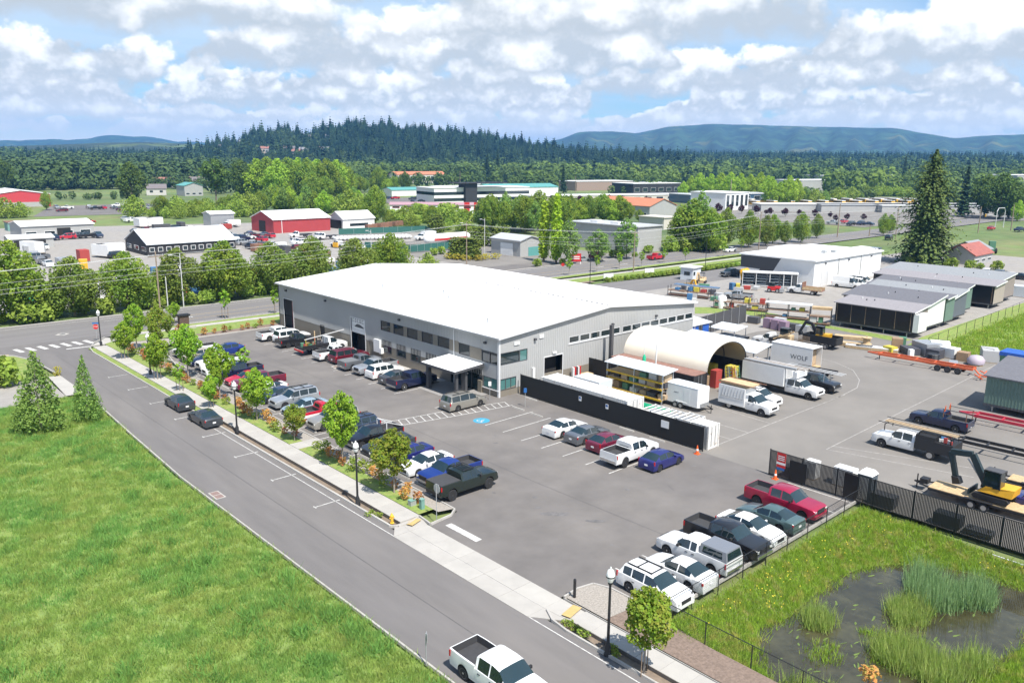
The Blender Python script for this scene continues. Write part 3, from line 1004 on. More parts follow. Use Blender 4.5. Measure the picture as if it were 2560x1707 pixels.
# top: (u from the front bumper, z); win: side windows (u0, u1); ws: windshield (u0, u1); rw: rear window (u0, u1)
SPECS = {
 'sedan': dict(L=4.75, W=1.82, r=.33, ax=(.93, 3.66), zl=.22, belt=(.86, .98), ws=(1.35, 2.12), rw=(3.30, 4.08), win=((1.75, 2.72), (2.80, 3.72)), tum=.24,
                  top=[(0, .50), (.04, .66), (.35, .80), (1.0, .92), (1.35, .98), (2.12, 1.40), (2.7, 1.46), (3.30, 1.41), (4.08, 1.08), (4.6, 1.04), (4.72, .92), (4.75, .5)]),
 'coupe': dict(L=4.6, W=1.80, r=.34, ax=(.93, 3.6), zl=.20, belt=(.86, 1.0), ws=(1.40, 2.2), rw=(3.0, 4.15), win=((1.85, 3.0), (3.05, 3.7)), tum=.28,
                  top=[(0, .48), (.04, .62), (.35, .78), (1.0, .90), (1.40, .97), (2.2, 1.34), (2.65, 1.40), (3.0, 1.38), (4.15, 1.06), (4.5, 1.06), (4.58, .95), (4.6, .5)]),
 'hatch': dict(L=4.35, W=1.78, r=.33, ax=(.88, 3.5), zl=.22, belt=(.88, 1.02), ws=(1.10, 1.95), rw=(3.35, 4.05), win=((1.5, 2.45), (2.52, 3.45)), tum=.22,
                  top=[(0, .50), (.04, .66), (.35, .82), (.8, .92), (1.10, 1.0), (1.95, 1.46), (2.6, 1.51), (3.35, 1.44), (4.05, 1.06), (4.28, 1.02), (4.34, .9), (4.35, .5)]),
 'wagon': dict(L=4.9, W=1.86, r=.34, ax=(.92, 3.78), zl=.22, belt=(.90, 1.03), ws=(1.35, 2.12), rw=(4.25, 4.72), win=((1.75, 2.75), (2.83, 3.7), (3.78, 4.35)), tum=.2,
                  top=[(0, .50), (.04, .70), (.35, .86), (1.0, .96), (1.35, 1.02), (2.12, 1.42), (2.8, 1.48), (4.25, 1.42), (4.72, 1.05), (4.84, 1.0), (4.89, .85), (4.9, .5)]),
 'suv': dict(L=4.65, W=1.86, r=.36, ax=(.90, 3.60), zl=.27, belt=(1.0, 1.10), ws=(1.25, 1.95), rw=(4.20, 4.50), win=((1.6, 2.5), (2.58, 3.45), (3.53, 4.15)), tum=.16,
    top=[(0, .55), (.04, .80), (.25, .98), (.9, 1.07), (1.25, 1.12), (1.95, 1.62), (2.6, 1.68), (3.9, 1.66), (4.20, 1.62), (4.50, 1.10), (4.6, 1.05), (4.64, .9), (4.65, .55)]),
 'bigsuv': dict(L=5.1, W=1.98, r=.39, ax=(.95, 3.95), zl=.32, belt=(1.08, 1.16), ws=(1.45, 2.10), rw=(4.80, 4.98), win=((1.75, 2.7), (2.78, 3.72), (3.80, 4.72)), tum=.13,
                   top=[(0, .6), (.03, .90), (.22, 1.05), (1.0, 1.12), (1.45, 1.18), (2.10, 1.74), (2.7, 1.82), (4.5, 1.80), (4.80, 1.75), (4.98, 1.16), (5.05, 1.1), (5.09, .9), (5.1, .6)]),
 'minivan': dict(L=5.05, W=1.92, r=.34, ax=(.95, 3.98), zl=.24, belt=(.98, 1.08), ws=(1.0, 1.95), rw=(4.72, 4.92), win=((1.5, 2.35), (2.43, 3.55), (3.63, 4.65)), tum=.16,
     top=[(0, .5), (.04, .72), (.25, .88), (.7, .98), (1.0, 1.06), (1.95, 1.66), (2.6, 1.74), (4.4, 1.72), (4.72, 1.66), (4.92, 1.10), (5.0, 1.0), (5.04, .8), (5.05, .5)]),
 'cargovan': dict(L=5.9, W=2.02, r=.36, ax=(.98, 4.75), zl=.3, belt=(1.15, 1.25), ws=(.95, 1.85), rw=(5.83, 5.86), win=((1.35, 2.25),), tum=.12,
                     top=[(0, .6), (.04, .85), (.25, 1.0), (.7, 1.12), (.95, 1.22), (1.85, 2.2), (2.3, 2.45), (5.5, 2.48), (5.75, 2.42), (5.83, 2.3), (5.86, 1.3), (5.89, .9), (5.9, .6)]),
 'lowvan': dict(L=5.6, W=2.0, r=.36, ax=(.85, 4.3), zl=.3, belt=(1.1, 1.16), ws=(.95, 1.6), rw=(5.4, 5.5), win=((1.3, 2.1), (2.2, 3.5), (3.6, 5.2)), tum=.12,
                   top=[(0, .6), (.04, .85), (.25, 1.0), (.7, 1.08), (.95, 1.14), (1.6, 1.8), (2.1, 2.0), (5.1, 2.02), (5.4, 1.95), (5.5, 1.2), (5.56, 1.1), (5.59, .9), (5.6, .6)]),
 # pickups: cab then an open bed
 'crew': dict(L=5.9, W=2.02, r=.41, ax=(.98, 4.72), zl=.38, belt=(1.15, 1.18), ws=(1.52, 2.12), rw=None, win=((1.80, 2.72), (2.80, 3.62)), tum=.16, bed=(3.86, 5.86), rail=1.30, floor=.88,
                 top=[(0, .6), (.03, 1.02), (.2, 1.13), (1.0, 1.19), (1.52, 1.24), (2.12, 1.80), (2.6, 1.88), (3.55, 1.86), (3.80, 1.78)]),
 'ext': dict(L=5.6, W=1.96, r=.38, ax=(.95, 4.45), zl=.34, belt=(1.06, 1.09), ws=(1.45, 2.05), rw=None, win=((1.72, 2.68), (2.76, 3.2)), tum=.16, bed=(3.45, 5.55), rail=1.20, floor=.80,
    top=[(0, .6), (.03, .92), (.2, 1.04), (1.0, 1.10), (1.45, 1.15), (2.05, 1.66), (2.5, 1.74), (3.15, 1.72), (3.40, 1.64)]),
 'reg': dict(L=5.5, W=1.96, r=.38, ax=(.95, 4.3), zl=.34, belt=(1.06, 1.09), ws=(1.45, 2.05), rw=None, win=((1.72, 2.72),), tum=.16, bed=(3.0, 5.45), rail=1.20, floor=.80,
    top=[(0, .6), (.03, .92), (.2, 1.04), (1.0, 1.10), (1.45, 1.15), (2.05, 1.66), (2.4, 1.74), (2.75, 1.72), (2.95, 1.64)]),
 # cab only, for trucks with a body behind
 'cab': dict(L=4.0, W=2.02, r=.42, ax=(.98,), zl=.42, belt=(1.2, 1.22), ws=(1.52, 2.12), rw=None, win=((1.80, 2.72), (2.80, 3.62)), tum=.16, cut=3.86,
    top=[(0, .7), (.03, 1.08), (.2, 1.2), (1.0, 1.25), (1.52, 1.3), (2.12, 1.88), (2.6, 1.96), (3.55, 1.94), (3.85, 1.88), (3.86, 1.86)]),
 'shortcab': dict(L=3.0, W=2.05, r=.42, ax=(.95,), zl=.42, belt=(1.22, 1.25), ws=(1.35, 2.0), rw=None, win=((1.62, 2.6),), tum=.14, cut=2.9,
                     top=[(0, .7), (.03, 1.05), (.2, 1.18), (.95, 1.26), (1.35, 1.32), (2.0, 1.92), (2.3, 2.05), (2.75, 2.04), (2.89, 2.0), (2.9, 1.98)]),
}
CARS = {}

def interp(pts, u):
 for (a, za), (b, zb) in zip(pts[:-1], pts[1:]):
  if a <= u <= b:
   return za if b == a else za + (zb - za) * (u - a) / (b - a)
 return pts[-1][1] if u > pts[-1][0] else pts[0][1]

def car_parts(kind):
 if kind in CARS:
  return CARS[kind]
 S = SPECS[kind]
 L, W, r, zl = S['L'], S['W'], S['r'], S['zl']
 ra = r * 1.13
 bed = S.get('bed')
 end = S.get('cut', L)
 us = [p[0] for p in S['top']] + list(S['ws']) + [w for p in S['win'] for w in p]
 if S['rw']:
  us += list(S['rw'])
 for a in S['ax']:
  us += [a + ra * k for k in (-1.001, -.98, -.85, -.6, -.3, 0, .3, .6, .85, .98, 1.001)]
 us = sorted(set(round(u, 4) for u in us if 0 <= u <= (bed[0] - .06 if bed else end)))
 st = [(u, 'c') for u in us]
 if bed:
  ub = [bed[0], (bed[0] + bed[1]) / 2, bed[1] - .06]
  for a in S['ax'][1:]:
   ub += [a + ra * k for k in (-1.001, -.98, -.85, -.6, -.3, 0, .3, .6, .85, .98, 1.001)]
  ub = sorted(set(round(u, 4) for u in ub if bed[0] <= u <= bed[1] - .06))
  st.append((bed[0] - .055, 'r'))
  st.append((bed[0] - .001, 'r'))
  st += [(u, 'b') for u in ub]
  st.append((bed[1] - .059, 'r'))
  st.append((bed[1], 'r'))
  end = bed[1]
 roofz = max(p[1] for p in S['top'])
 V = []
 rows_n = 11
 for u, mode in st:
  fr = max(0, 1 - u / .55)
  re = max(0, 1 - (end - u) / .45)
  wl = W / 2 * (1 - .10 * fr ** 2 - .05 * re ** 2)
  za = zl
  for a in S['ax']:
   du = abs(u - a)
   if du < ra:
    za = max(za, r + math.sqrt(ra * ra - du * du))
  be = S['belt'][0] + (S['belt'][1] - S['belt'][0]) * u / L
  if mode == 'c':
   zt = interp(S['top'], u)
   zb = min(be, zt - .05)
   k = max(0, min(1, (zt - zb - .05) / (roofz - be)))
   y8 = wl - .07 - S['tum'] * k
   z7 = zb + .03
   z8 = zt - .02 - .05 * k
   rows = [(0, zl + .03), (wl - .27, zl + .03), (wl - .27, za), (wl - .03, za), (wl, max(za + .03, zl + .16)), (wl + .01, max(za + .06, zl + .62 * (zb - zl))),
     (wl - .02, zb), (wl - .05, min(z7, z8 - .004)), (y8, z8), (y8 * .82, zt), (0, zt + .02)]
  else:
   rl, fl = S['rail'], S['floor']
   low = [(0, zl + .03), (wl - .27, zl + .03), (wl - .27, za), (wl - .03, za), (wl, max(za + .03, zl + .16)), (wl + .01, max(za + .06, zl + .62 * (rl - zl)))]
   if mode == 'b':
    rows = low + [(wl - .02, rl - .02), (wl - .04, rl), (wl - .10, rl), (wl - .11, fl), (0, fl)]
   else:
    rows = low + [(wl - .02, rl - .02), (wl - .04, rl), (wl - .10, rl), (wl - .14, rl + .002), (0, rl + .002)]
  ring = []
  for j, (y_, z_) in enumerate(rows):
   ring.append((L / 2 - u, y_, z_))
  for j in range(1, rows_n - 1):
   ring.append((L / 2 - u, -rows[j][0], rows[j][1]))
  V.append(ring)
 n_ring = rows_n + rows_n - 2

 def vid(i, j, side):
  if side > 0 or j in (0, rows_n - 1):
   return i * n_ring + j
  return i * n_ring + rows_n + j - 1
 flat = [p for rg in V for p in rg]
 F = {}

 def put(part, f):
  F.setdefault(part, []).append(f)
 for i in range(len(st) - 1):
  (ua, ma), (ub_, mb_) = st[i], st[i + 1]
  um = (ua + ub_) / 2
  for side in (1, -1):
   for j in range(rows_n - 1):
    q = (vid(i, j, side), vid(i + 1, j, side), vid(i + 1, j + 1, side), vid(i, j + 1, side))
    if side < 0:
     q = q[::-1]
    part = 'body'
    if j <= 2:
     part = 'underbody'
    elif ma == 'c' and mb_ == 'c':
     if j == 7:
      for k, (a, b) in enumerate(S['win']):
       if a <= um <= b:
        part = 'side_window_%d_%d' % (k, side)
     elif j >= 8:
      if S['ws'][0] <= um <= S['ws'][1]:
       part = 'windshield'
      elif S['rw'] and S['rw'][0] <= um <= S['rw'][1]:
       part = 'rear_window'
    elif j >= 8 and (ma == 'b' and mb_ == 'b' or {ma, mb_} == {'b', 'r'}):
     part = 'bed_liner'
    put(part, q)
 for i, flip in ((0, False), (len(st) - 1, True)):
  ring = [vid(i, j, 1) for j in range(rows_n)] + [vid(i, j, -1) for j in range(rows_n - 2, 0, -1)]
  put('body', tuple(ring[::-1] if flip else ring)[::-1])
 out = {}
 for part, fs in F.items():
  ids = sorted(set(i for f in fs for i in f))
  mp = {a: b for b, a in enumerate(ids)}
  t = MB()
  t.v = [flat[i] for i in ids]
  t.f = [tuple(mp[i] for i in f)[::-1] for f in fs]
  nm = part.rsplit('_', 2)[0] if part.startswith('side_window') else part
  out[part] = (nm, t.mesh(kind + '_' + nm, 38))
 # small parts
 h = L / 2
 zf = interp(S['top'], .12)
 wf = W / 2
 hl = MB().cbox((0, 0, 0), (.30, .36, .15))
 out['hl'] = hl.mesh('headlight')
 tl = MB().cbox((0, 0, 0), (.10, .09, .34 if L > 5 or kind in ('suv', 'hatch', 'wagon') else .17))
 out['tl'] = tl.mesh('taillight')
 out['grille'] = MB().cbox((0, 0, 0), (.06, W * .48, .22 if not bed else .34)).mesh('grille')
 out['bumper'] = MB().cbox((0, 0, 0), (.16, W * .86, .20)).mesh('bumper', None)
 out['mirror'] = MB().cbox((0, 0, 0), (.12, .22, .16)).mesh('mirror')
 out['plate'] = MB().cbox((0, 0, 0), (.02, .32, .16)).mesh('license_plate')
 out['handle'] = MB().cbox((0, 0, 0), (.2, .03, .035)).mesh('handle')
 t = MB()
 prof = [(r * .62, -.11), (r * .93, -.11), (r, -.07), (r, .07), (r * .93, .11), (r * .62, .11)]
 t.lathe(prof, n=18)
 me = t.mesh('tyre', 40)
 me.transform(Matrix.Rotation(math.pi / 2, 4, 'X'))
 out['tyre'] = me
 t = MB()
 t.lathe([(r * .64, .085), (r * .64, .112), (r * .56, .10), (r * .30, .075), (r * .14, .112), (r * .02, .115)], n=18)
 me = t.mesh('rim', 30)
 me.transform(Matrix.Rotation(math.pi / 2, 4, 'X'))
 out['rim'] = me
 CARS[kind] = out
 return out

def wheel(par, x, y, r, tyre, rim, m_rim, ysign, dual=False):
 t = mesh_obj('wheel', tyre, M_tyre, par, (x, y, r))
 rm = mesh_obj('rim', rim, m_rim, t)
 if ysign > 0:
  rm.rotation_euler[2] = math.pi
 return t

def car(kind, color, loc, deg, label, group=None, name=None, cat=None, rim=None, simple=False, rails=False, lift=0.0, cover=None, canopy=None,
  grille=None, bumper=None, cladding=False):
 """a vehicle standing at loc (x, y) heading deg (0 = +x)"""
 S = SPECS[kind]
 P_ = car_parts(kind)
 L, W, r = S['L'], S['W'], S['r']
 nm = name or {'crew': 'pickup_truck', 'ext': 'pickup_truck', 'reg': 'pickup_truck', 'suv': 'sport_utility_vehicle', 'bigsuv': 'sport_utility_vehicle',
                  'cargovan': 'cargo_van', 'lowvan': 'passenger_van', 'minivan': 'minivan', 'cab': 'truck', 'shortcab': 'truck'}.get(kind, 'car')
 ct = cat or {'pickup_truck': 'pickup', 'sport_utility_vehicle': 'suv', 'cargo_van': 'van', 'passenger_van': 'van', 'minivan': 'minivan', 'truck': 'truck'}.get(nm, 'car')
 root = thing(nm, label, ct, (loc[0], loc[1], 0), R(deg), group)
 pm = PAINT[color]
 bz = lift
 body = None
 for key, val in P_.items():
  if not isinstance(val, tuple):
   continue
  n_, me = val
  m = {'body': pm, 'underbody': M_under, 'bed_liner': M_liner, 'windshield': M_windshield, 'rear_window': M_windshield}.get(n_, M_carglass)
  o = mesh_obj(n_, me, m, root, (0, 0, bz))
  if n_ == 'body':
   body = o
 rr = r * (1.12 if lift else 1.0)
 for a in S['ax']:
  for sy in (-1, 1):
   w = wheel(root, L / 2 - a, sy * (W / 2 - .135), r, P_['tyre'], P_['rim'], rim or M_rim, sy)
   if lift:
    w.scale = (1.14, 1.2, 1.14)
    w.location.z = r * 1.14
 if simple:
  return root
 zf = interp(S['top'], .10)
 ht = .66 if zf > .9 else .55
 for sy in (-1, 1):
  mesh_obj('headlight', P_['hl'], M_lens, root, (L / 2 - .155, sy * (W / 2 - .30), zf - .16 + bz), rz=-sy * .35)
  end = S.get('cut')
  if not end:
   zt_ = S['rail'] - .25 if S.get('bed') else min(interp(S['top'], L - .08) - .12, 1.0)
   mesh_obj('taillight', P_['tl'], M_red, root, (-(L / 2) + .07 + (L - S['bed'][1] if S.get('bed') else 0), sy * (W / 2 - .05), zt_ + bz))
  mz = S['belt'][0] + .12
  mesh_obj('mirror', P_['mirror'], pm if not S.get('bed') else M_under, root, (L / 2 - S['ws'][0] - .42, sy * (W / 2 + .06), mz + bz))
  for a, b in S['win'][:2]:
   mesh_obj('handle', P_['handle'], M_under if color in ('white', 'silver', 'tan') else pm, body, (L / 2 - b + .16, sy * (W / 2 + .012), S['belt'][0] - .14))
 mesh_obj('grille', P_['grille'], grille or M_under, root, (L / 2 - .012, 0, zf - .19 + bz))
 if S.get('bed') or kind in ('cab', 'shortcab', 'lowvan', 'bigsuv'):
  bm_ = bumper or M_chrome
  mesh_obj('bumper', P_['bumper'], bm_ if bumper or kind != 'bigsuv' else pm, root, (L / 2 + .0, 0, S['zl'] + .17 + bz))
  if not S.get('cut'):
   mesh_obj('bumper', P_['bumper'], bm_ if bumper or kind != 'bigsuv' else pm, root, (-L / 2 + .06, 0, S['zl'] + .19 + bz))
 if not S.get('cut'):
  mesh_obj('license_plate', P_['plate'], M_plate, root, (-L / 2 - .012 + (L - S['bed'][1] - .02 if S.get('bed') else 0), 0, (.62 if not S.get('bed') else .56) + bz))
 if S.get('bed'):
  cr = S['bed'][0] - .06
  MB().add([(0, -.52, .18), (0, .52, .18), (.05, .46, .52), (.05, -.46, .52)], [(0, 3, 2, 1)]).build('rear_window', M_carglass, root, (L / 2 - cr - .012, 0, S['rail'] - .1 + bz))
 if rails:
  z = max(p[1] for p in S['top'])
  for sy in (-1, 1):
   MB().box(-(S['L'] / 2) + .6, L / 2 - S['ws'][1] - .2, sy * (W / 2 - .38) - .025, sy * (W / 2 - .38) + .025, z + .02, z + .09).build('roof_rail', M_under, root)
  for xx in (.1, -1.0):
   MB().box(xx, xx + .06, -(W / 2 - .38), W / 2 - .38, z + .05, z + .085).build('crossbar', M_under, root)
 if cover is not None:
  b0, b1 = S['bed']
  MB().box(L / 2 - b1 + .02, L / 2 - b0 - .03, -W / 2 + .05, W / 2 - .05, S['rail'] + .004 + bz, S['rail'] + .06 + bz).build('bed_cover', cover, root)
 if canopy is not None:
  b0, b1 = S['bed']
  xa, xb = L / 2 - b1 + .02, L / 2 - b0 - .02
  z0, z1 = S['rail'] + .01 + bz, S['rail'] + .62 + bz
  w0, w1 = W / 2 - .05, W / 2 - .2
  t = MB().add([(xa, -w0, z0), (xb, -w0, z0), (xb, w0, z0), (xa, w0, z0), (xa + .16, -w1, z1), (xb, -w1, z1), (xb, w1, z1), (xa + .16, w1, z1)],
                     [(0, 3, 2, 1), (4, 5, 6, 7), (0, 1, 5, 4), (1, 2, 6, 5), (2, 3, 7, 6), (3, 0, 4, 7)])
  c = t.build('canopy', canopy, root)
  for sy in (-1, 1):
   y0_, y1_ = sy * (w0 - .03), sy * (w1 + .03)
   f = [(0, 1, 2, 3)] if sy < 0 else [(3, 2, 1, 0)]
   MB().add([(xa + .35, y0_ + sy * .006, z0 + .12), (xb - .2, y0_ + sy * .006, z0 + .12), (xb - .25, y1_ + sy * .006, z1 - .1), (xa + .42, y1_ + sy * .006, z1 - .1)], f).build('side_window', M_carglass, c)
  MB().add([(xa + .01, -w0 + .15, z0 + .08), (xa + .13, -w1 + .1, z1 - .08), (xa + .13, w1 - .1, z1 - .08), (xa + .01, w0 - .15, z0 + .08)], [(3, 2, 1, 0)]).build('rear_window', M_carglass, c, (-.008, 0, 0))
 return root

def by_wheels(kind, front, rear, side):
 """centre and heading of a vehicle from the ground contacts of its front and rear wheels on one side ('R' or 'L')"""
 S = SPECS[kind]
 dx, dy = front[0] - rear[0], front[1] - rear[1]
 a = math.degrees(math.atan2(dy, dx))
 sn = round(a / 90) * 90
 if abs(a - sn) < 9:
  a = sn + (a - sn) * .35
 h = R(a)
 mx, my = (front[0] + rear[0]) / 2, (front[1] + rear[1]) / 2
 off = S['W'] / 2 - .05
 nx, ny = (-math.sin(h), math.cos(h)) if side == 'R' else (math.sin(h), -math.cos(h))
 axm = (S['ax'][0] + S['ax'][-1]) / 2
 k = axm - S['L'] / 2       # axle mid lies k behind the centre
 return (mx + nx * off + math.cos(h) * k, my + ny * off + math.sin(h) * k), a

# ------------------------------------------------------------------ parked vehicles
GB, GW, GF, GS, GY = ('vehicles parked along the building', 'vehicles parked along the street bed', 'vehicles parked along the black fence',
                      'vehicles parked along the pond fence', 'vehicles in the work yard')
# along the building, noses to the wall
car('crew', 'white', (53.1, 108.6), 0, 'white crew cab pickup parked farthest along the building, by the open red-edged bay', GB)
car('bigsuv', 'white', (53.9, 105.9), 0, 'white full size wagon between the farthest white pickup and a black pickup', GB)
car('ext', 'black', (53.1, 103.1), 0, 'black pickup parked between the white wagon and the flatbed service truck', GB, rim=M_rimd)
car('ext', 'white', (53.4, 93.1), 0, 'white pickup with open bed between the flatbed service truck and the red wagon', GB)
car('bigsuv', 'maroon', (53.9, 90.35), 0, 'dark red full size wagon parked with its nose to the building', GB)
car('ext', 'grey', (53.3, 86.7), 0, 'grey pickup with a flat bed cover beside the kerb island', GB, cover=mat('grey_tonneau', (.16, .165, .17), .6))
t = car('ext', 'silver', (53.6, 83.65), 180, 'silver pickup backed in, its grille facing the lot', GB, rim=M_rimd)
car('suv', 'white', (53.2, 80.95), 0, 'white crossover with dark sunroof beside the backed-in silver pickup', GB)
car('sedan', 'dkgrey', (53.1, 77.9), 0, 'grey sedan squeezed between the white crossover and the navy pickup', GB)
car('crew', 'navy', (53.2, 75.35), 0, 'navy blue crew cab pickup parked next to the entrance canopy', GB, rim=M_rimw)
car('minivan', 'gold', (52.55, 65.1), 0, 'champagne minivan parked alone at the striped access aisle', rails=True)
# along the street bed
car('crew', 'forest', (38.3, 47.6), 0, 'lifted dark green pickup with black bed cover and roof rack at the row end', GW, lift=.16, rim=M_rimd, cover=M_liner, bumper=M_under)
t = bpy.data.objects[-1] if False else None
car('ext', 'blue', (39.2, 50.35), 180, 'bright blue pickup with an empty open bed next to the lifted dark pickup', GW)
car('sedan', 'white', (38.9, 53.25), 180, 'white sedan with a black sunroof beside the bright blue pickup', GW)
car('sedan', 'royal', (38.9, 56.1), 180, 'deep blue sedan half hidden behind the second kerb tree', GW)
car('wagon', 'charcoal', (39.0, 59.1), 180, 'charcoal wagon with a tall grille behind the tall lamp post', GW)
car('ext', 'black', (39.3, 61.95), 180, 'black pickup with a pale steel rack behind the cab', GW, name='pickup_truck')
car('suv', 'slate', (39.4, 65.3), 180, 'slate blue crossover at the end of the crosshatched aisle', GW, rails=True)
car('bigsuv', 'tan', (39.0, 68.7), 180, 'tan full size wagon parked by the concrete cross path', GW, rails=True)
RW = car('reg', 'red', (39.0, 71.6), 0, 'two-tone red and white old pickup with open bed', GW)
car('sedan', 'paleblue', (39.0, 74.45), 180, 'pale blue sedan between the old red pickup and a silver wagon', GW)
car('bigsuv', 'silver', (39.4, 77.5), 180, 'silver and grey wagon with roof rails beside the pale blue sedan', GW, rails=True)
car('sedan', 'slate', (38.9, 80.35), 180, 'dark slate sedan behind the silver and grey wagon', GW)
car('coupe', 'white', (38.9, 83.2), 180, 'white sporty coupe beside the maroon pickup', GW)
car('crew', 'burgundy', (39.6, 86.35), 180, 'maroon crew cab pickup with big chrome wheels', GW, lift=.05)
car('coupe', 'red', (39.3, 89.2), 180, 'bright red coupe behind the maroon pickup', GW)
car('crew', 'navy', (39.6, 92.1), 180, 'dark navy pickup with a black bed next to the bright red coupe', GW)
car('suv', 'white', (39.0, 95.0), 180, 'white crossover whose hood shows between two kerb trees', GW)
car('ext', 'white', (40.0, 98.2), 180, 'white extended cab pickup with open bed in the far part of the row', GW)
car('sedan', 'navy', (39.6, 101.0), 180, 'dark blue sedan behind the far kerb tree', GW)
car('sedan', 'beige', (39.6, 103.8), 180, 'cream white sedan near the far end of the row', GW)
car('ext', 'white', (40.4, 106.7), 180, 'white pickup last but one in the row by the corner bed', GW, name='pickup_truck')
car('hatch', 'blue', (43.6, 104.2), 180, 'blue hatchback whose tail sticks out behind the far white pickup', GW)
# the red pickup has white flanks and a white bed
for ch in RW.children:
 if ch.name.startswith('body'):
  pass
MB().box(-2.70, -.30, -1.0, -.985, .66, .95).build('white_side_band', PAINT['white'], RW)
MB().box(-2.70, -.30, .985, 1.0, .66, .95).build('white_side_band', PAINT['white'], RW)
# street
car('hatch', 'charcoal', (29.8, 84.5), 90, 'dark grey hatchback parked on the street, the farther of two')
car('sedan', 'charcoal', (29.75, 77.75), 90, 'dark grey sedan parked on the street, the nearer of two')
car('crew', 'white', (24.1, 27.0), -90, 'white pickup with open ribbed bed driving on the street at the bottom edge', rim=M_rim)
# along the black fence
car('sedan', 'white', (54.75, 52.1), 0, 'white sedan nearest the building in the row by the black fence', GF)
car('sedan', 'grey', (54.95, 49.4), 0, 'dark grey sedan between the white sedan and the burgundy hatchback', GF)
car('hatch', 'burgundy', (54.7, 46.6), 0, 'burgundy hatchback beside the lifted white pickup', GF)
car('crew', 'white', (53.8, 43.3), 0, 'lifted white crew cab pickup in the row by the black fence', GF, lift=.12, rim=M_rimd)
car('hatch', 'royal', (54.85, 40.6), 0, 'deep blue hatchback at the open end of the row by the fence', GF, rim=M_rimd)
# along the pond fence
car('suv', 'white', (37.05, 27.45), -90, 'white boxy crossover with roof rack nearest the gravel corner', GS, rails=True)
car('sedan', 'white', (39.9, 27.7), 90, 'white sleek sedan backed to the pond between crossover and canopy pickup', GS)
car('ext', 'white', (42.75, 28.3), 90, 'white pickup with a grey bed canopy', GS, canopy=mat('grey_canopy', (.17, .18, .20), .4, coat=.5))
car('crew', 'black', (45.95, 28.25), -90, 'black crew cab pickup with a chrome front bumper facing the pond', GS)
car('sedan', 'white', (48.75, 28.1), -90, 'white sedan parked between the black pickup and the teal sedan', GS)
car('sedan', 'teal', (51.5, 28.2), 90, 'grey-green sedan parked beside the bright red pickup', GS)
car('crew', 'crimson', (54.6, 28.8), -90, 'bright crimson crew cab pickup near the yard gate', GS, rim=M_rimd, bumper=PAINT['crimson'])
# work yard
car('ext', 'navy', (84.8, 28.7), 90, 'navy pickup with a pipe rack and orange flags in the yard', GY)
car('crew', 'black', (88.2, 44.2), -90, 'black pickup with an overhead ladder rack beside the white box truck', GY)
car('suv', 'white', (78.2, 45.2), -90, 'white crossover with a roof rack between the ladder van and the box truck', GY, rails=True)
car('ext', 'silver', (136.13, 84.79), 110, 'silver pickup in the gravel yard behind the warehouse', GY)
car('crew', 'charcoal', (162.25, 103.46), 175, 'dark pickup standing by the white building corner', GY)
car('crew', 'royal', (68.6, 15.2), 90, 'blue pickup beside the excavator trailer at the picture edge', GY)
car('cargovan', 'white', (166.52, 78.10), -82, 'tall white cargo van nearest the roller door of the white building', GY)
car('lowvan', 'white', (168.6, 77.2), -80, 'low white passenger van beside the tall cargo van', GY)
car('lowvan', 'white', (173.0, 78.3), -80, 'white van with a roof basket half hidden behind the low white van', GY)
car('cargovan', 'white', (177.43, 75.02), 100, 'tall white cargo van with its rear doors turned to the yard', GY)

# ================================================================== vegetation
def leafmat(name, c, c2, transl=.42, var=.25, vscale=1.2, objrand=.12):
 return mat(name, c, .75, var=var, vscale=vscale, color2=c2, transl=transl, objrand=objrand, spec=.2, c2lo=.42, c2hi=.62)

L_maple = leafmat('leaf_maple', (0.220, 0.392, 0.035), (0.336, 0.470, 0.048), vscale=1.6)
L_maple_o = leafmat('leaf_maple_orange', (.21, .33, .035), (.30, .31, .05), vscale=2.6)
L_mid = leafmat('leaf_mid', (0.178, 0.284, 0.040), (0.294, 0.371, 0.048), vscale=.35)
L_bright = leafmat('leaf_bright', (0.294, 0.451, 0.048), (0.420, 0.567, 0.065), vscale=.25)
L_dark = leafmat('leaf_dark', (0.074, 0.134, 0.029), (0.116, 0.177, 0.033), transl=.2, vscale=.3)
L_olive = leafmat('leaf_olive', (.19, .28, .05), (.25, .31, .06), vscale=.5)
L_poplar = leafmat('leaf_poplar', (0.357, 0.509, 0.040), (0.441, 0.567, 0.048), vscale=.8)
L_plum = leafmat('leaf_plum', (.035, .008, .014), (.055, .014, .02), transl=.15, vscale=.8)
L_conifer = leafmat('leaf_conifer', (0.074, 0.127, 0.035), (0.136, 0.186, 0.043), transl=.1, vscale=.5)
L_fir = leafmat('leaf_fir', (0.023, 0.052, 0.022), (0.038, 0.070, 0.027), transl=.05, vscale=.2)
L_hedge = leafmat('leaf_hedge', (0.116, 0.166, 0.029), (0.178, 0.216, 0.035), transl=.2, vscale=1.0)
L_shrub_o = leafmat('leaf_shrub_orange', (.62, .25, .10), (.34, .30, .07), vscale=5, objrand=.25)
L_shrub_g = leafmat('leaf_shrub_green', (0.210, 0.313, 0.048), (0.336, 0.392, 0.065), vscale=5)
L_yellow = leafmat('leaf_yellow', (.50, .42, .06), (.38, .36, .06), vscale=2)
L_willow = leafmat('leaf_willow', (0.252, 0.362, 0.057), (0.357, 0.451, 0.081), vscale=.4)
L_birch = leafmat('leaf_birch', (.19, .32, .07), (.27, .40, .09), vscale=1.0)
M_trunk = mat('tree_bark', (.16, .13, .10), .95, var=.2, vscale=4)
M_stem = mat('pale_bark', (.28, .24, .2), .95, var=.2, vscale=4)
M_stake = mat('wooden_stake', (.22, .16, .11), .9, var=.2, vscale=3)

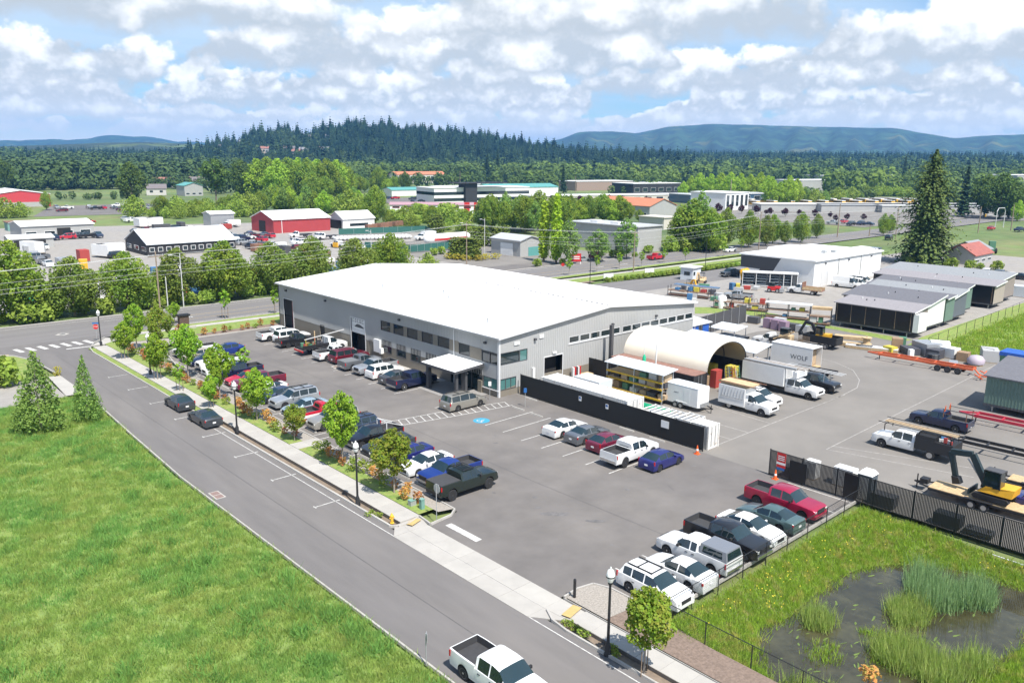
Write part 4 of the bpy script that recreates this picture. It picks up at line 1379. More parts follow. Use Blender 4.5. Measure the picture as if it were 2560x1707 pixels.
def leaf_mesh(name, C, N, S, rs, aspect=1.0):
 """quads of size S at points C facing N"""
 n = len(C)
 N = N / np.linalg.norm(N, axis=1, keepdims=True)
 A = rs.normal(size=(n, 3))
 T = np.cross(N, A)
 T /= np.linalg.norm(T, axis=1, keepdims=True) + 1e-9
 Bn = np.cross(N, T)
 s = S[:, None] * .5
 V = np.empty((n, 4, 3))
 V[:, 0] = C - T * s * aspect
 V[:, 1] = C + Bn * s * .75
 V[:, 2] = C + T * s * aspect
 V[:, 3] = C - Bn * s * .75
 return raw_quads(name, V.reshape(-1, 3), n)

def raw_quads(name, V, n):
 me = bpy.data.meshes.new(name)
 me.vertices.add(len(V))
 me.vertices.foreach_set('co', V.astype(np.float32).ravel())
 me.loops.add(n * 4)
 me.loops.foreach_set('vertex_index', np.arange(n * 4, dtype=np.int32))
 me.polygons.add(n)
 me.polygons.foreach_set('loop_start', np.arange(0, n * 4, 4, dtype=np.int32))
 me.polygons.foreach_set('loop_total', np.full(n, 4, dtype=np.int32))
 me.update(calc_edges=True)
 return me

def crown(name, lobes, leaf, n, seed, up=.35, shell=(.72, 1.06), jit=.55):
 """lobes: list of (x, y, z, r) puffs"""
 rs = np.random.default_rng(seed)
 Lb = np.array(lobes)
 w = Lb[:, 3] ** 2
 idx = rs.choice(len(Lb), n, p=w / w.sum())
 D = rs.normal(size=(n, 3))
 D[:, 2] += .25
 D /= np.linalg.norm(D, axis=1, keepdims=True)
 rad = Lb[idx, 3] * rs.uniform(shell[0], shell[1], n)
 C = Lb[idx, :3] + D * rad[:, None]
 N = D + rs.normal(size=(n, 3)) * jit
 N[:, 2] += up
 S = leaf * rs.uniform(.7, 1.35, n)
 return leaf_mesh(name, C, N, S, rs)

def lobes_ovate(h0, h1, r, n, seed, widest=.42, lr=.42):
 """puffs filling an egg from h0 to h1 with largest radius r"""
 q = np.random.default_rng(seed)
 out = []
 H = h1 - h0
 for i in range(n):
  t = (i + .5) / n
  prof = math.sin(math.pi * min(1, max(0, (t ** (math.log(.5) / math.log(widest)))))) ** .7
  rr = r * max(.12, prof)
  a = i * 2.399 + q.uniform(-.4, .4)
  d = rr * q.uniform(.38, .88)
  lr_ = max(.16 * r, lr * rr * q.uniform(.65, 1.35))
  out.append((d * math.cos(a), d * math.sin(a), h0 + H * t, lr_))
 return out

def trunk_mesh(name, h, r0, r1, limbs, seed, spread=.5):
 q = random.Random(seed)
 t = MB()
 t.cyl((0, 0, -.1), (q.uniform(-.1, .1) * r0, 0, h), r0, r1, 8)
 for k in range(limbs):
  z = h * q.uniform(.45, .95)
  a = k * 2.4 + q.random()
  l = h * spread * q.uniform(.6, 1.1)
  t.cyl((0, 0, z), (l * .6 * math.cos(a), l * .6 * math.sin(a), z + l * .75), r0 * .4, r0 * .1, 5)
 return t.mesh(name, 40)

TREES = {}

def tree_kind(key, height, crown_me, trunk_me, m_leaf, m_trunk=None):
 TREES[key] = (height, crown_me, trunk_me, m_leaf, m_trunk or M_trunk)

tree_kind('street', 5.0, crown('crown', lobes_ovate(1.5, 5.0, 1.4, 34, 3, .48, .36), .18, 4200, 4), trunk_mesh('trunk', 3.6, .07, .02, 7, 1, .25), L_maple, M_stem)
tree_kind('street2', 5.0, crown('crown', lobes_ovate(1.4, 5.0, 1.3, 34, 7, .55, .36), .18, 4200, 8), trunk_mesh('trunk', 3.6, .07, .02, 7, 2, .25), L_maple, M_stem)
tree_kind('street_o', 5.0, crown('crown', lobes_ovate(1.5, 5.0, 1.4, 34, 13, .5, .36), .18, 4200, 9), trunk_mesh('trunk', 3.6, .07, .02, 7, 3, .25), L_maple_o, M_stem)
tree_kind('sapling', 4.0, crown('crown', lobes_ovate(1.5, 4.0, .65, 12, 17, .45), .22, 380, 12), trunk_mesh('trunk', 3.0, .05, .02, 4, 4, .2), L_maple, M_stem)
tree_kind('row', 9.0, crown('crown', lobes_ovate(1.0, 9.0, 4.3, 60, 23, .40, .30), .34, 7500, 14, jit=.7), trunk_mesh('trunk', 6, .2, .06, 9, 5, .4), L_mid)
tree_kind('row_o', 9.0, crown('crown', lobes_ovate(1.0, 9.0, 4.1, 60, 29, .45, .30), .34, 7500, 15, jit=.7), trunk_mesh('trunk', 6, .2, .06, 9, 6, .4), L_olive)
tree_kind('broad', 15.0, crown('crown', lobes_ovate(1.5, 15, 6.2, 70, 31, .5, .3), .62, 5000, 16), trunk_mesh('trunk', 9, .35, .1, 8, 7, .35), L_mid)
tree_kind('broad_b', 15.0, crown('crown', lobes_ovate(.8, 15, 5.6, 70, 37, .42, .3), .62, 5000, 17), trunk_mesh('trunk', 9, .35, .1, 8, 8, .35), L_bright)
tree_kind('broad_d', 15.0, crown('crown', lobes_ovate(1.2, 15, 6.0, 70, 41, .5, .3), .62, 5000, 18), trunk_mesh('trunk', 9, .35, .1, 8, 9, .35), L_dark)
tree_kind('tall', 15.0, crown('crown', lobes_ovate(5.2, 15, 4.4, 34, 43, .5, .36), .8, 1700, 19), trunk_mesh('trunk', 11, .32, .1, 9, 10, .3), L_dark)
tree_kind('willow', 7.0, crown('crown', lobes_ovate(.2, 7, 4.0, 36, 47, .35, .38), .6, 1600, 20), trunk_mesh('trunk', 4, .18, .06, 6, 11, .35), L_willow)
tree_kind('birch', 10.0, crown('crown', lobes_ovate(1.4, 10, 2.7, 46, 53, .45, .34), .42, 2200, 21, shell=(.6, 1.15)), trunk_mesh('trunk', 8, .14, .04, 9, 12, .25), L_birch)
tree_kind('pyramid', 7.5, crown('crown', [(math.cos(i * 2.4) * (1 - i / 62) * 1.75, math.sin(i * 2.4) * (1 - i / 62) * 1.75, .35 + 7.0 * (i / 60) ** .95, .62 * (1 - i / 75) * (.75 + .5 * ((i * 7) % 5) / 4)) for i in range(60)], .22, 4600, 22, shell=(.45, 1.45)),
          trunk_mesh('trunk', 6.2, .10, .02, 8, 13, .2), L_birch, M_stem)
tree_kind('poplar', 16.0, crown('crown', [(math.cos(i * 2.4) * (.25 + .75 * math.sin(math.pi * min(1, (i + 6) / 60))) * .75, math.sin(i * 2.4) * (.25 + .75 * math.sin(math.pi * min(1, (i + 6) / 60))) * .75, 1.4 + 14.2 * i / 54, .85 * (1 - .55 * i / 54)) for i in range(54)], .5, 2600, 24, shell=(.5, 1.15)),
          trunk_mesh('trunk', 12, .25, .05, 6, 14, .12), L_poplar)
tree_kind('plum', 5.0, crown('crown', lobes_ovate(1.0, 5.0, 2.1, 26, 59, .5, .42), .5, 800, 25), trunk_mesh('trunk', 3, .12, .05, 5, 15, .3), L_plum)
tree_kind('hedgecol', 4.0, crown('crown', [(math.cos(i * 2.4) * .42 * (1 - .5 * (i / 30) ** 3), math.sin(i * 2.4) * .42 * (1 - .5 * (i / 30) ** 3), .2 + 3.6 * i / 30, .42 * (1 - .45 * i / 30)) for i in range(31)], .3, 700, 26),
          trunk_mesh('trunk', 2, .08, .04, 2, 16, .1), L_hedge)
tree_kind('shrub_o', 1.0, crown('crown', lobes_ovate(.08, 1.0, .45, 9, 61, .5, .5), .17, 170, 27), trunk_mesh('trunk', .5, .02, .01, 5, 17, .4), L_shrub_o)
tree_kind('shrub_g', 1.0, crown('crown', lobes_ovate(.05, 1.0, .55, 9, 67, .45, .5), .17, 190, 28), trunk_mesh('trunk', .5, .02, .01, 5, 18, .4), L_shrub_g)
tree_kind('shrub_y', 1.0, crown('crown', lobes_ovate(.05, 1.0, .8, 9, 71, .45, .5), .22, 200, 30), trunk_mesh('trunk', .5, .02, .01, 5, 19, .4), L_yellow)
tree_kind('bush', 2.0, crown('crown', lobes_ovate(.05, 2.0, 1.5, 16, 73, .45, .42), .4, 500, 31), trunk_mesh('trunk', 1, .05, .02, 5, 20, .4), L_willow)

def conifer(name, h, r, tiers, per, seed, droop=.35, leaf=1.0, base=.08, q=4, irregular=.25, rnd=1.0):
 """boughs in tiers, each a row of drooping fronds"""
 rs = np.random.default_rng(seed)
 C, N, S = [], [], []
 for i in range(tiers):
  t = i / (tiers - 1)
  z = h * (base + (1 - base) * t)
  R0 = r * min(1.0, (1 - t) * rnd) ** .8 * (.75 + .35 * math.sin(i * 1.7) * irregular * 2) + .03 * r
  nb = max(4, int(per * (1 - .6 * t)))
  for k in range(nb):
   a = 2 * math.pi * (k + rs.random()) / nb
   L = R0 * rs.uniform(.7 - irregular * .4, 1.1 + irregular * .5) * (1 + irregular * .5 * math.sin(3 * a + z * .55 + seed))
   for m in range(q):
    f = (m + .7) / q
    zz = z - droop * L * f * f + .12 * L * f
    C.append((math.cos(a) * L * f, math.sin(a) * L * f, zz + rs.uniform(-.02, .02) * h))
    N.append((math.cos(a) * .45 + rs.normal() * .3, math.sin(a) * .45 + rs.normal() * .3, .8))
    S.append(leaf * (1.25 - .55 * f) * (1 - .45 * t) * rs.uniform(.8, 1.25))
 C.append((0, 0, h)); N.append((0.1, 0, 1)); S.append(leaf * .5)
 return leaf_mesh(name, np.array(C), np.array(N), np.array(S), rs, aspect=1.3)

tree_kind('spruce', 27.8, conifer('crown', 27.8, 6.8, 56, 44, 80, .38, 1.05, .03, 11, .45, rnd=3.0), trunk_mesh('trunk', 26, .55, .05, 0, 21), L_conifer)
tree_kind('fir', 25.0, conifer('crown', 25, 4.6, 26, 15, 81, .4, 1.7, .08, 3), trunk_mesh('trunk', 23, .35, .05, 0, 22), L_fir)
tree_kind('fir_b', 25.0, conifer('crown', 25, 3.8, 28, 14, 82, .45, 1.6, .12, 3), trunk_mesh('trunk', 23, .35, .05, 0, 23), L_fir)
tree_kind('fir_g', 18.0, conifer('crown', 18, 4.4, 24, 15, 83, .35, 1.5, .05, 3), trunk_mesh('trunk', 16, .3, .05, 0, 24), L_conifer)

def tree(kind, loc, h, label, group=None, name='tree', cat='tree', wid=1.0, stakes=False, z=0.0):
 H, cme, tme, ml, mt = TREES[kind]
 s = h / H
 root = thing(name, label, cat, (loc[0], loc[1], z), rng.uniform(0, 6.28), group)
 root.scale = (s * wid, s * wid, s)
 mesh_obj('crown', cme, ml, root)
 mesh_obj('trunk', tme, mt, root)
 if stakes:
  for sx in (-1, 1):
   MB().cyl((sx * .38, 0, 0), (sx * .40, 0, 1.5), .03, .03, 6).build('stake', M_stake, root)
 return root

# ---- street trees along the kerb bed (nearest first)
GT = 'young maples along the street bed'
GK = 'young maples in the kerb planter'
tree('street_o', (30.5, 23.0), 4.85, 'young maple with reddish tips beside the nearest lamp post, on the pavement edge', GK, 'street_tree', stakes=True, wid=1.0)
tree('street_o', (33.93, 50.77), 5.3, 'rounded maple nearest the driveway, in front of the white sedan', GT, 'street_tree', wid=1.08)
tree('street', (33.93, 58.51), 6.6, 'tall young maple right behind the middle lamp post', GT, 'street_tree', wid=.85)
tree('street_o', (33.84, 66.98), 3.6, 'small reddish maple beside the concrete cross path', GT, 'street_tree', wid=1.1)
tree('street', (33.94, 75.01), 5.4, 'leafy maple in front of the silver and grey wagon', GT, 'street_tree', wid=1.05)
tree('street2', (34.12, 84.35), 6.2, 'leafy maple in front of the bright red coupe', GT, 'street_tree', wid=.95)
tree('street2', (34.79, 94.96), 6.6, 'full maple hiding the far white pickup', GT, 'street_tree', wid=1.0)
tree('street', (35.14, 113.88), 6.4, 'maple at the corner bed behind the first kerb sapling', GT, 'street_tree', wid=.85)
tree('street_o', (36.94, 110.34), 6.4, 'maple standing behind the far lamp post in the corner bed', GT, 'street_tree', wid=.95)
tree('street', (32.32, 109.85), 4.9, 'staked maple at the kerb nearest the stop sign', GK, 'street_tree', stakes=True)
tree('street', (31.95, 97.00), 5.6, 'staked maple at the kerb close to the far lamp post', GK, 'street_tree', stakes=True, wid=.9)
tree('sapling', (32.08, 90.41), 3.4, 'thin staked sapling with sparse leaves at the kerb', GK, 'street_tree', stakes=True, wid=1.3)
tree('street2', (32.15, 82.01), 3.6, 'short staked maple beside the dark grey hatchback', GK, 'street_tree', stakes=True, wid=.95)
tree('sapling', (40.59, 92.35), 3.6, 'sparse yellowish sapling beside the navy pickup', GT, 'street_tree', wid=1.5)
# saplings along the main road
GM = 'saplings along the main road'
for i, (p, h) in enumerate([((45.88, 129.21), 3.4), ((53.60, 128.02), 5.0), ((61.73, 126.85), 4.4), ((134.22, 127.76), 4.2), ((143.31, 127.46), 4.2), ((151.94, 127.97), 4.2), ((159.46, 127.17), 4.0),
       ((170.02, 128.40), 3.8), ((176.28, 126.33), 4.0), ((193.85, 126.25), 4.4), ((207.19, 129.24), 4.4)]):
 lab = ['staked maple sapling on the verge nearest the utility pole', 'staked maple sapling on the verge midway to the warehouse', 'slim sapling on the verge at the warehouse corner'][i] if i < 3 else 'slim sapling on the verge of the main road behind the warehouse'
 tree('sapling' if i else 'street2', p, h, lab, GM, 'street_tree', stakes=i < 3, wid=1.25 if i > 2 else 1.1)
# shrubs in the beds
GO = 'low shrubs in the street bed'
q = random.Random(3)
y = 47.0
i = 0
while y < 113:
 y += q.uniform(.7, 1.5)
 if 64 < y < 66.6:
  continue
 i += 1
 k = 'shrub_o' if q.random() < .68 else 'shrub_g'
 tree(k, (q.uniform(33.75, 34.7), y), q.uniform(.7, 1.2), 'low coral-orange shrub in the bed along the car row' if k == 'shrub_o' else 'low green shrub in the bed along the car row', GO, 'shrub', 'shrub', z=.1)
for x in np.arange(46, 57, 1.35):
 k = 'shrub_o' if q.random() < .75 else 'shrub_g'
 tree(k, (x + q.uniform(-.3, .3), q.uniform(117.2, 118.6)), q.uniform(.7, 1.2), 'low shrub in the bark strip before the main road', 'low shrubs in the bark strip', 'shrub', 'shrub', z=.1)
for p in ((30.68, 48.00), (30.42, 48.62), (30.68, 27.57), (30.81, 28.70), (30.76, 28.15), (30.86, 25.40), (30.61, 24.96)):
 tree('shrub_g', p, q.uniform(.35, .6), 'tuft of green plants in the kerb planter', 'plants in the kerb planters', 'shrub', 'shrub', z=-.1, wid=1.4)
tree('shrub_o', (43.76, 121.32), 1.4, 'orange shrub behind the dark brick pillar sign', GO, 'shrub', 'shrub')
tree('shrub_o', (38.43, 14.86), 1.0, 'orange-leaved shrub at the bottom edge by the pond', None, 'shrub', 'shrub', wid=1.2)
# ---- trees left of the street
GL = 'conical trees left of the street'
tree('pyramid', (17.09, 86.01), 8.0, 'large conical green tree beside the gravel drive', GL, wid=1.05)
tree('pyramid', (21.26, 85.95), 6.9, 'smaller conical tree leaning over the street kerb', GL, wid=.72)
tree('bush', (17.68, 105.96), 3.2, 'round green bush at the picture edge beside the corner lawn', None, 'bush', 'bush')
tree('shrub_y', (23.59, 106.59), 1.1, 'lime green shrub at the end of the driveway apron', None, 'shrub', 'shrub', wid=.5)
# ---- maple row across the main road
ORD2 = 'first second third fourth fifth sixth seventh eighth ninth tenth eleventh'.split()
GR = 'maple row across the main road'
for i, x in enumerate((14.0, 21.5, 27.5, 36.0, 44.7, 53.6, 61.7, 71.2, 80.7, 89.5, 99.0)):
 k = ('row', 'row_o', 'row', 'row_o', 'row', 'row_o', 'row', 'row_o', 'row_o', 'row_o', 'row')[i]
 h = (12, 11, 12, 9.2, 9.4, 9.3, 10.2, 9.4, 9.8, 9.2, 9.6)[i]
 tree(k, (x, 146.5 + (i % 3) * .8), h, 'broad maple in the row across the main road, %s from the left' % ORD2[i], GR, wid=1.08)
for i in range(46):
 tree('bush', (-10 + i * 2.6 + q.uniform(-1, 1), 146 + q.uniform(-1.4, 2.5)), q.uniform(1.4, 3.0), 'dark green bush below the maple row', 'bushes below the maple row', 'bush', 'bush')
# ---- single trees of the middle distance
ORD = 'first second third fourth fifth sixth seventh eighth ninth tenth eleventh twelfth thirteenth fourteenth fifteenth sixteenth seventeenth eighteenth nineteenth twentieth'.split() + ['twenty-' + w for w in 'first second third fourth'.split()]

def wood(kinds, pts, label, group, wid=1.0):
 pts = sorted(pts, key=lambda p: math.atan2(p[0], p[1]))
 for i, (x, y, h) in enumerate(pts):
  k = kinds[i % len(kinds)]
  lab = label + ', %s from the left' % ORD[i] if 1 < len(pts) <= 24 else label
  tree(k, (x, y), h, lab, group, wid=wid * q.uniform(.9, 1.15))

tree('broad_d', (146.8, 460.4, 21.48)[:2], (146.8, 460.4, 21.48)[2], 'large dark broad tree standing alone beyond the left car yard', wid=.95)
tree('tall', (182.6, 437.1, 24.08)[:2], (182.6, 437.1, 24.08)[2], 'tall dark tree with a bare forked trunk left of the grove', wid=.95)
tree('broad_d', (223.9, 496.3, 22.60)[:2], (223.9, 496.3, 22.60)[2], 'dark broad tree beside the tall forked tree', wid=.9)
tree('broad_d', (132.4, 684.6, 20.60)[:2], (132.4, 684.6, 20.60)[2], 'dark tree at the left picture edge behind the red store', wid=.9)
tree('broad', (100.2, 436.6, 8.36)[:2], (100.2, 436.6, 8.36)[2], 'slim tree in front of the red roofed store', wid=.8)
wood(['willow'], [(74.8, 393.2, 8.00), (80.2, 393.3, 6.07), (153.7, 720.6, 8.18)], 'pale willow bush beside the red roofed store', 'willows by the red store')
wood(['willow'], [(124.4, 366.2, 3.70), (126.9, 356.5, 4.56), (129.7, 350.6, 5.66), (137.6, 356.9, 6.51), (145.5, 359.7, 5.69), (150.8, 356.0, 4.76), (153.3, 345.9, 7.48), (160.4, 349.3, 10.00), (128.8, 388.7, 2.93)],
     'pale green willow in the thicket behind the truck yard', 'willow thicket behind the truck yard')
wood(['broad_b', 'broad'], [(232.1, 491.3, 23.33), (237.2, 488.1, 24.04), (236.6, 472.4, 23.50), (244.7, 475.3, 23.85), (253.5, 478.0, 24.21), (251.5, 463.1, 23.65), (263.2, 472.0, 23.30), (261.5, 456.8, 23.42), (270.0, 459.5, 23.10), (276.5, 463.8, 21.07)],
     'tall tree in the light green grove behind the red barn', 'light green grove behind the red barn')
wood(['broad'], [(238.3, 487.4, 15.43), (244.3, 467.6, 13.81), (247.3, 450.2, 16.09), (250.7, 440.6, 13.72), (266.0, 454.0, 15.91), (304.8, 500.9, 11.86), (328.8, 528.1, 11.81)],
     'shorter green tree at the front edge of the grove', 'front trees of the grove')
tree('broad', (351.9, 537.4, 17.51)[:2], (351.9, 537.4, 17.51)[2], 'round crowned tree beside the teal roofed sheds', wid=1.0)
tree('broad_d', (347.1, 496.0, 15.06)[:2], (347.1, 496.0, 15.06)[2], 'dark tree in front of the apartment block', wid=.8)
tree('broad', (178.8, 276.0, 14.36)[:2], (178.8, 276.0, 14.36)[2], 'large tree right of the white quonset shed', wid=.85)
wood(['broad', 'willow'], [(170.6, 359.8, 9.65), (185.4, 368.6, 7.49), (200.0, 368.8, 4.51), (201.3, 348.0, 7.66), (200.5, 330.1, 10.83), (190.4, 319.9, 3.81), (206.1, 364.7, 5.31), (194.0, 372.9, 5.29), (196.6, 315.5, 5.25)],
     'leafy tree behind the long red barn', 'trees behind the red barn')
tree('broad', (186.0, 248.6, 7.89)[:2], (186.0, 248.6, 7.89)[2], 'round green tree in front of the red and white storage units', wid=1.15)
wood(['willow', 'bush'], [(183.8, 259.5, 4.97), (187.4, 269.8, 3.84), (188.8, 262.2, 3.79), (210.1, 267.2, 4.66), (186.3, 239.6, 3.98), (187.2, 233.1, 4.32), (183.6, 224.9, 3.82), (191.0, 281.0, 4.84)],
     'pale bush below the red and white storage units', 'bushes below the storage units')
wood(['broad', 'birch'], [(196.2, 226.5, 10.97), (197.0, 220.3, 10.45), (200.3, 217.9, 11.62), (200.1, 212.6, 12.22), (200.0, 207.4, 11.32), (228.4, 220.6, 10.77), (196.6, 231.9, 7.17)],
     'tree in the copse behind the poplars', 'copse behind the poplars', .85)
wood(['broad'], [(255.7, 241.9, 5.96), (259.1, 239.4, 6.43), (262.6, 237.0, 5.98), (266.5, 234.2, 5.53), (265.2, 227.6, 5.90), (267.9, 225.7, 6.81), (275.4, 227.8, 7.39), (274.4, 221.1, 5.01)],
     'green tree between the grey hall and the plum trees', 'trees behind the grey hall', .95)
tree('poplar', (148.0, 150.1, 16.10)[:2], (148.0, 150.1, 16.10)[2], 'columnar yellow-green poplar, the shorter of two', 'columnar poplars', wid=1.15)
tree('poplar', (148.1, 145.7, 17.76)[:2], (148.1, 145.7, 17.76)[2], 'columnar yellow-green poplar, the taller of two', 'columnar poplars', wid=1.1)
wood(['birch'], [(147.5, 140.7, 11.33)], 'slender birch right beside the taller poplar', 'birches before the grey hall', 1.0)
wood(['birch'], [(158.3, 140.5, 8.26)], 'birch before the front wall of the grey hall', 'birches before the grey hall', 1.35)
wood(['birch'], [(168.7, 139.8, 10.49)], 'birch before the lit end of the grey hall', 'birches before the grey hall', 1.15)
wood(['broad', 'broad', 'birch'], [(200.6, 145.2, 12.13), (201.1, 139.3, 16.90), (200.0, 134.8, 12.06), (200.2, 141.8, 14.19)], 'big spreading tree in the clump right of the grey hall', 'tree clump right of the grey hall', .95)
wood(['row_o', 'row'], [(216.4, 140.6, 11.18), (220.7, 135.4, 10.66), (229.4, 134.6, 9.05), (237.2, 136.9, 8.94), (238.9, 133.5, 7.03), (248.0, 133.0, 9.43), (266.5, 137.3, 7.95), (298.5, 128.5, 7.39), (309.8, 131.0, 6.42)],
     'roadside tree along the far side of the main road', 'roadside trees beyond the main road', .72)
wood(['plum'], [(346.4, 357.4, 3.87), (349.4, 348.4, 4.47), (350.4, 340.7, 3.93), (354.5, 338.0, 3.80), (350.8, 326.9, 5.08), (355.4, 323.8, 3.11), (356.0, 316.9, 3.08), (348.6, 302.8, 6.43), (359.7, 307.9, 4.58), (363.2, 305.6, 5.50), (403.6, 320.6, 3.63),
    (352.1, 234.4, 4.81), (357.5, 230.7, 4.29), (362.4, 227.3, 4.03), (364.7, 220.8, 4.00), (361.5, 213.4, 2.36), (359.8, 210.0, 3.63), (359.0, 201.5, 3.83), (368.1, 199.6, 3.00), (363.7, 189.4, 3.67), (366.6, 183.0, 2.85), (359.6, 171.5, 2.90), (362.4, 165.6, 3.02), (345.5, 170.0, 3.05)],
     'round dark purple plum tree in the street row', 'purple plum trees', .95)
wood(['broad_b'], [(471.8, 342.9, 11.06), (490.5, 349.9, 14.42), (489.0, 341.5, 16.48), (488.8, 332.4, 15.92), (495.0, 328.5, 16.70), (487.2, 315.6, 17.35), (493.2, 311.8, 16.67), (499.3, 308.0, 16.35), (505.4, 304.2, 17.47), (496.1, 292.9, 15.62), (449.0, 262.6, 16.03), (447.2, 250.2, 16.95), (442.7, 253.2, 13.18), (462.5, 253.7, 14.83)],
     'light green tree in the grove right of the centre', 'light green grove right of the centre', .95)
wood(['birch', 'willow'], [(467.2, 250.6, 10.35), (473.1, 246.8, 9.09), (478.5, 243.3, 8.46), (525.1, 258.1, 8.45), (564.3, 267.3, 8.21), (529.0, 255.6, 7.06), (554.7, 255.9, 5.10)], 'small tree before the long white hall', 'trees before the long white hall', 1.2)
wood(['broad_d'], [(443.0, 142.5, 19.34), (427.6, 131.3, 20.20), (435.8, 129.7, 17.18)], 'big dark tree behind the right crossing', 'dark trees behind the right crossing', 1.0)
tree('broad_b', (423.0, 122.2, 9.06)[:2], (423.0, 122.2, 9.06)[2], 'small bright tree at the right crossing', wid=.9)
tree('spruce', (222.5, 84.5), 28.4, 'huge dark spruce towering beside the white building', 'single conifers', wid=1.0)
tree('fir', (456.3, 442.8, 20.36)[:2], (456.3, 442.8, 20.36)[2], 'broad dark conifer before the flat office roofs', 'single conifers', wid=1.3)
wood(['fir', 'fir_b'], [(599.6, 699.0, 29.95), (610.4, 694.0, 32.99), (756.4, 700.8, 19.70), (775.9, 692.3, 17.86), (765.2, 671.2, 16.82), (789.9, 713.1, 12.20), (877.6, 362.9, 30.75), (433.6, 149.1, 23.38), (882.2, 360.4, 23.15), (1241.2, 402.2, 28.95), (1194.9, 371.6, 24.85)],
     'dark fir rising above the green belt', 'firs above the green belt', 1.25)
# columnar hedges by the propane yard
for i in range(9):
 p = ((133.9, 170.0, 4.32), (137.3, 164.4, 4.56))
 t_ = i / 8
 tree('hedgecol', (p[0][0] + (p[1][0] - p[0][0]) * t_, p[0][1] + (p[1][1] - p[0][1]) * t_), 5.6, 'clipped evergreen in the tall hedge by the grey gas yard', 'tall clipped hedge', 'evergreen', 'evergreen', wid=1.4)
for i in range(5):
 tree('hedgecol', ((155.8, 187.3, 5.80)[0] + i * 1.5, (155.8, 187.3, 5.80)[1] + i * .6), 6.0, 'clipped evergreen beside the grey workshop', 'hedge by the grey workshop', 'evergreen', 'evergreen', wid=1.4)
for i in range(4):
 tree('hedgecol', ((162.4, 186.0, 4.90)[0] + i * 1.6, (162.4, 186.0, 4.90)[1]), 6.0, 'clipped evergreen right behind the grey workshop', 'hedge by the grey workshop', 'evergreen', 'evergreen', wid=1.4)
for i in range(3):
 tree('hedgecol', ((173.8, 232.2, 4.18)[0] + i * 1.8, (173.8, 232.2, 4.18)[1]), 6.5, 'clipped evergreen behind the gas tank yard', 'hedge behind the gas tanks', 'evergreen', 'evergreen', wid=1.5)
for p in ((132.42, 169.72), (133.08, 167.10), (133.58, 164.34), (136.36, 162.16), (139.21, 162.88), (142.02, 162.19)):
 tree('shrub_y', p, 1.3, 'yellow flowering shrub at the foot of the clipped hedge', 'yellow shrubs', 'shrub', 'shrub', wid=1.3)
for p in ((139.82, 144.08), (146.98, 142.45), (171.32, 143.88), (174.39, 141.48), (169.67, 145.17), (185.68, 145.95), (134.59, 179.00), (137.58, 179.97), (219.58, 76.77), (218.79, 72.17), (223.27, 71.19), (224.27, 67.80), (217.95, 86.27), (215.60, 82.61), (226.53, 91.22)):
 tree('bush', p, q.uniform(1.2, 2.4), 'low green bush by the roadside', 'low roadside bushes', 'bush', 'bush')
# clipped low hedge along the back lane
for i in range(24):
 x = 133 + i * 2.0
 tree('bush', (x, 115.2 - (x - 133) * .055), 1.0, 'low reddish hedge bush along the back lane', 'low hedge along the back lane', 'bush', 'bush', wid=1.2)

# ---- dense tree lines of the middle distance
def tree_line(kinds, a, b, n, h0, h1, jit, label, group, wid=1.0):
 for i in range(n):
  u = (i + q.uniform(.1, .9)) / n
  tree(kinds[i % len(kinds)], (a[0] + (b[0] - a[0]) * u + q.uniform(-jit, jit), a[1] + (b[1] - a[1]) * u + q.uniform(-jit, jit)), q.uniform(h0, h1), label + ', %s from the left' % ORD[i], group, wid=wid * q.uniform(.85, 1.2))
tree_line(['willow', 'broad', 'willow'], (121.46, 368.26), (177.57, 378.99), 20, 5, 9, 5, 'leafy tree in the hedge line behind the truck yard', 'hedge line behind the truck yard', 1.1)
tree_line(['broad', 'broad_b', 'birch'], (177.57, 378.99), (208.14, 329.28), 20, 8, 13, 6, 'leafy tree in the line behind the red barn', 'tree line behind the red barn')
tree_line(['willow', 'broad', 'bush'], (187.94, 279.65), (220.32, 259.91), 18, 3.5, 7, 4, 'bushy tree below the storage units', 'bushy trees below the storage units', 1.1)
tree_line(['broad', 'birch'], (195.43, 229.92), (220.24, 211.60), 16, 9, 14, 5, 'tree in the copse beside the grey hall', 'copse beside the grey hall', .9)
tree_line(['broad', 'broad_b'], (252.67, 240.33), (272.58, 226.06), 13, 7, 11, 5, 'tree in the hedge beyond the grey hall', 'hedge beyond the grey hall')
tree_line(['broad', 'broad_b'], (317.13, 524.14), (367.04, 540.58), 9, 9, 14, 8, 'tree between grove and office parking', 'trees between grove and office parking')
tree_line(['willow'], (628.46, 286.05), (648.66, 263.37), 14, 6, 8, 4, 'low orchard tree before the white hall end', 'orchard before the white hall end')
tree_line(['willow', 'bush'], (194.55, 146.17), (206.94, 136.58), 10, 3, 6, 2, 'low bush below the big tree clump', 'bushes below the big tree clump', 1.2)
tree_line(['row', 'row_o', 'willow'], (0, 149), (112, 151.5), 18, 4.5, 7.5, 1.5, 'smaller leafy tree behind the maple row', 'second row behind the maples', .9)

# ================================================================== far terrain, forests and haze
def azpt(az, D):
 a = R(az)
 return D * math.sin(a), D * math.cos(a)

def lut(pts, a):
 return float(np.interp(a, [p[0] for p in pts], [p[1] for p in pts]))

HILL = [(20.22, 0.0016), (21.40, 0.0065), (22.46, 0.0110), (24.07, 0.0167), (25.31, 0.0261), (26.82, 0.0299), (28.48, 0.0270), (29.60, 0.0278), (30.32, 0.0348), (31.89, 0.0372), (34.19, 0.0339), (37.10, 0.0306), (40.05, 0.0266), (43.01, 0.0185), (45.69, 0.0109), (48.95, 0.0058), (53.60, 0.0039)]
HD0, HD1, HD2 = 1150., 1750., 2500.

def hill_h(az, D):
 return max(0.0, min(26.0, (D - 950) * .017)) * .6 + _hill(az, D)

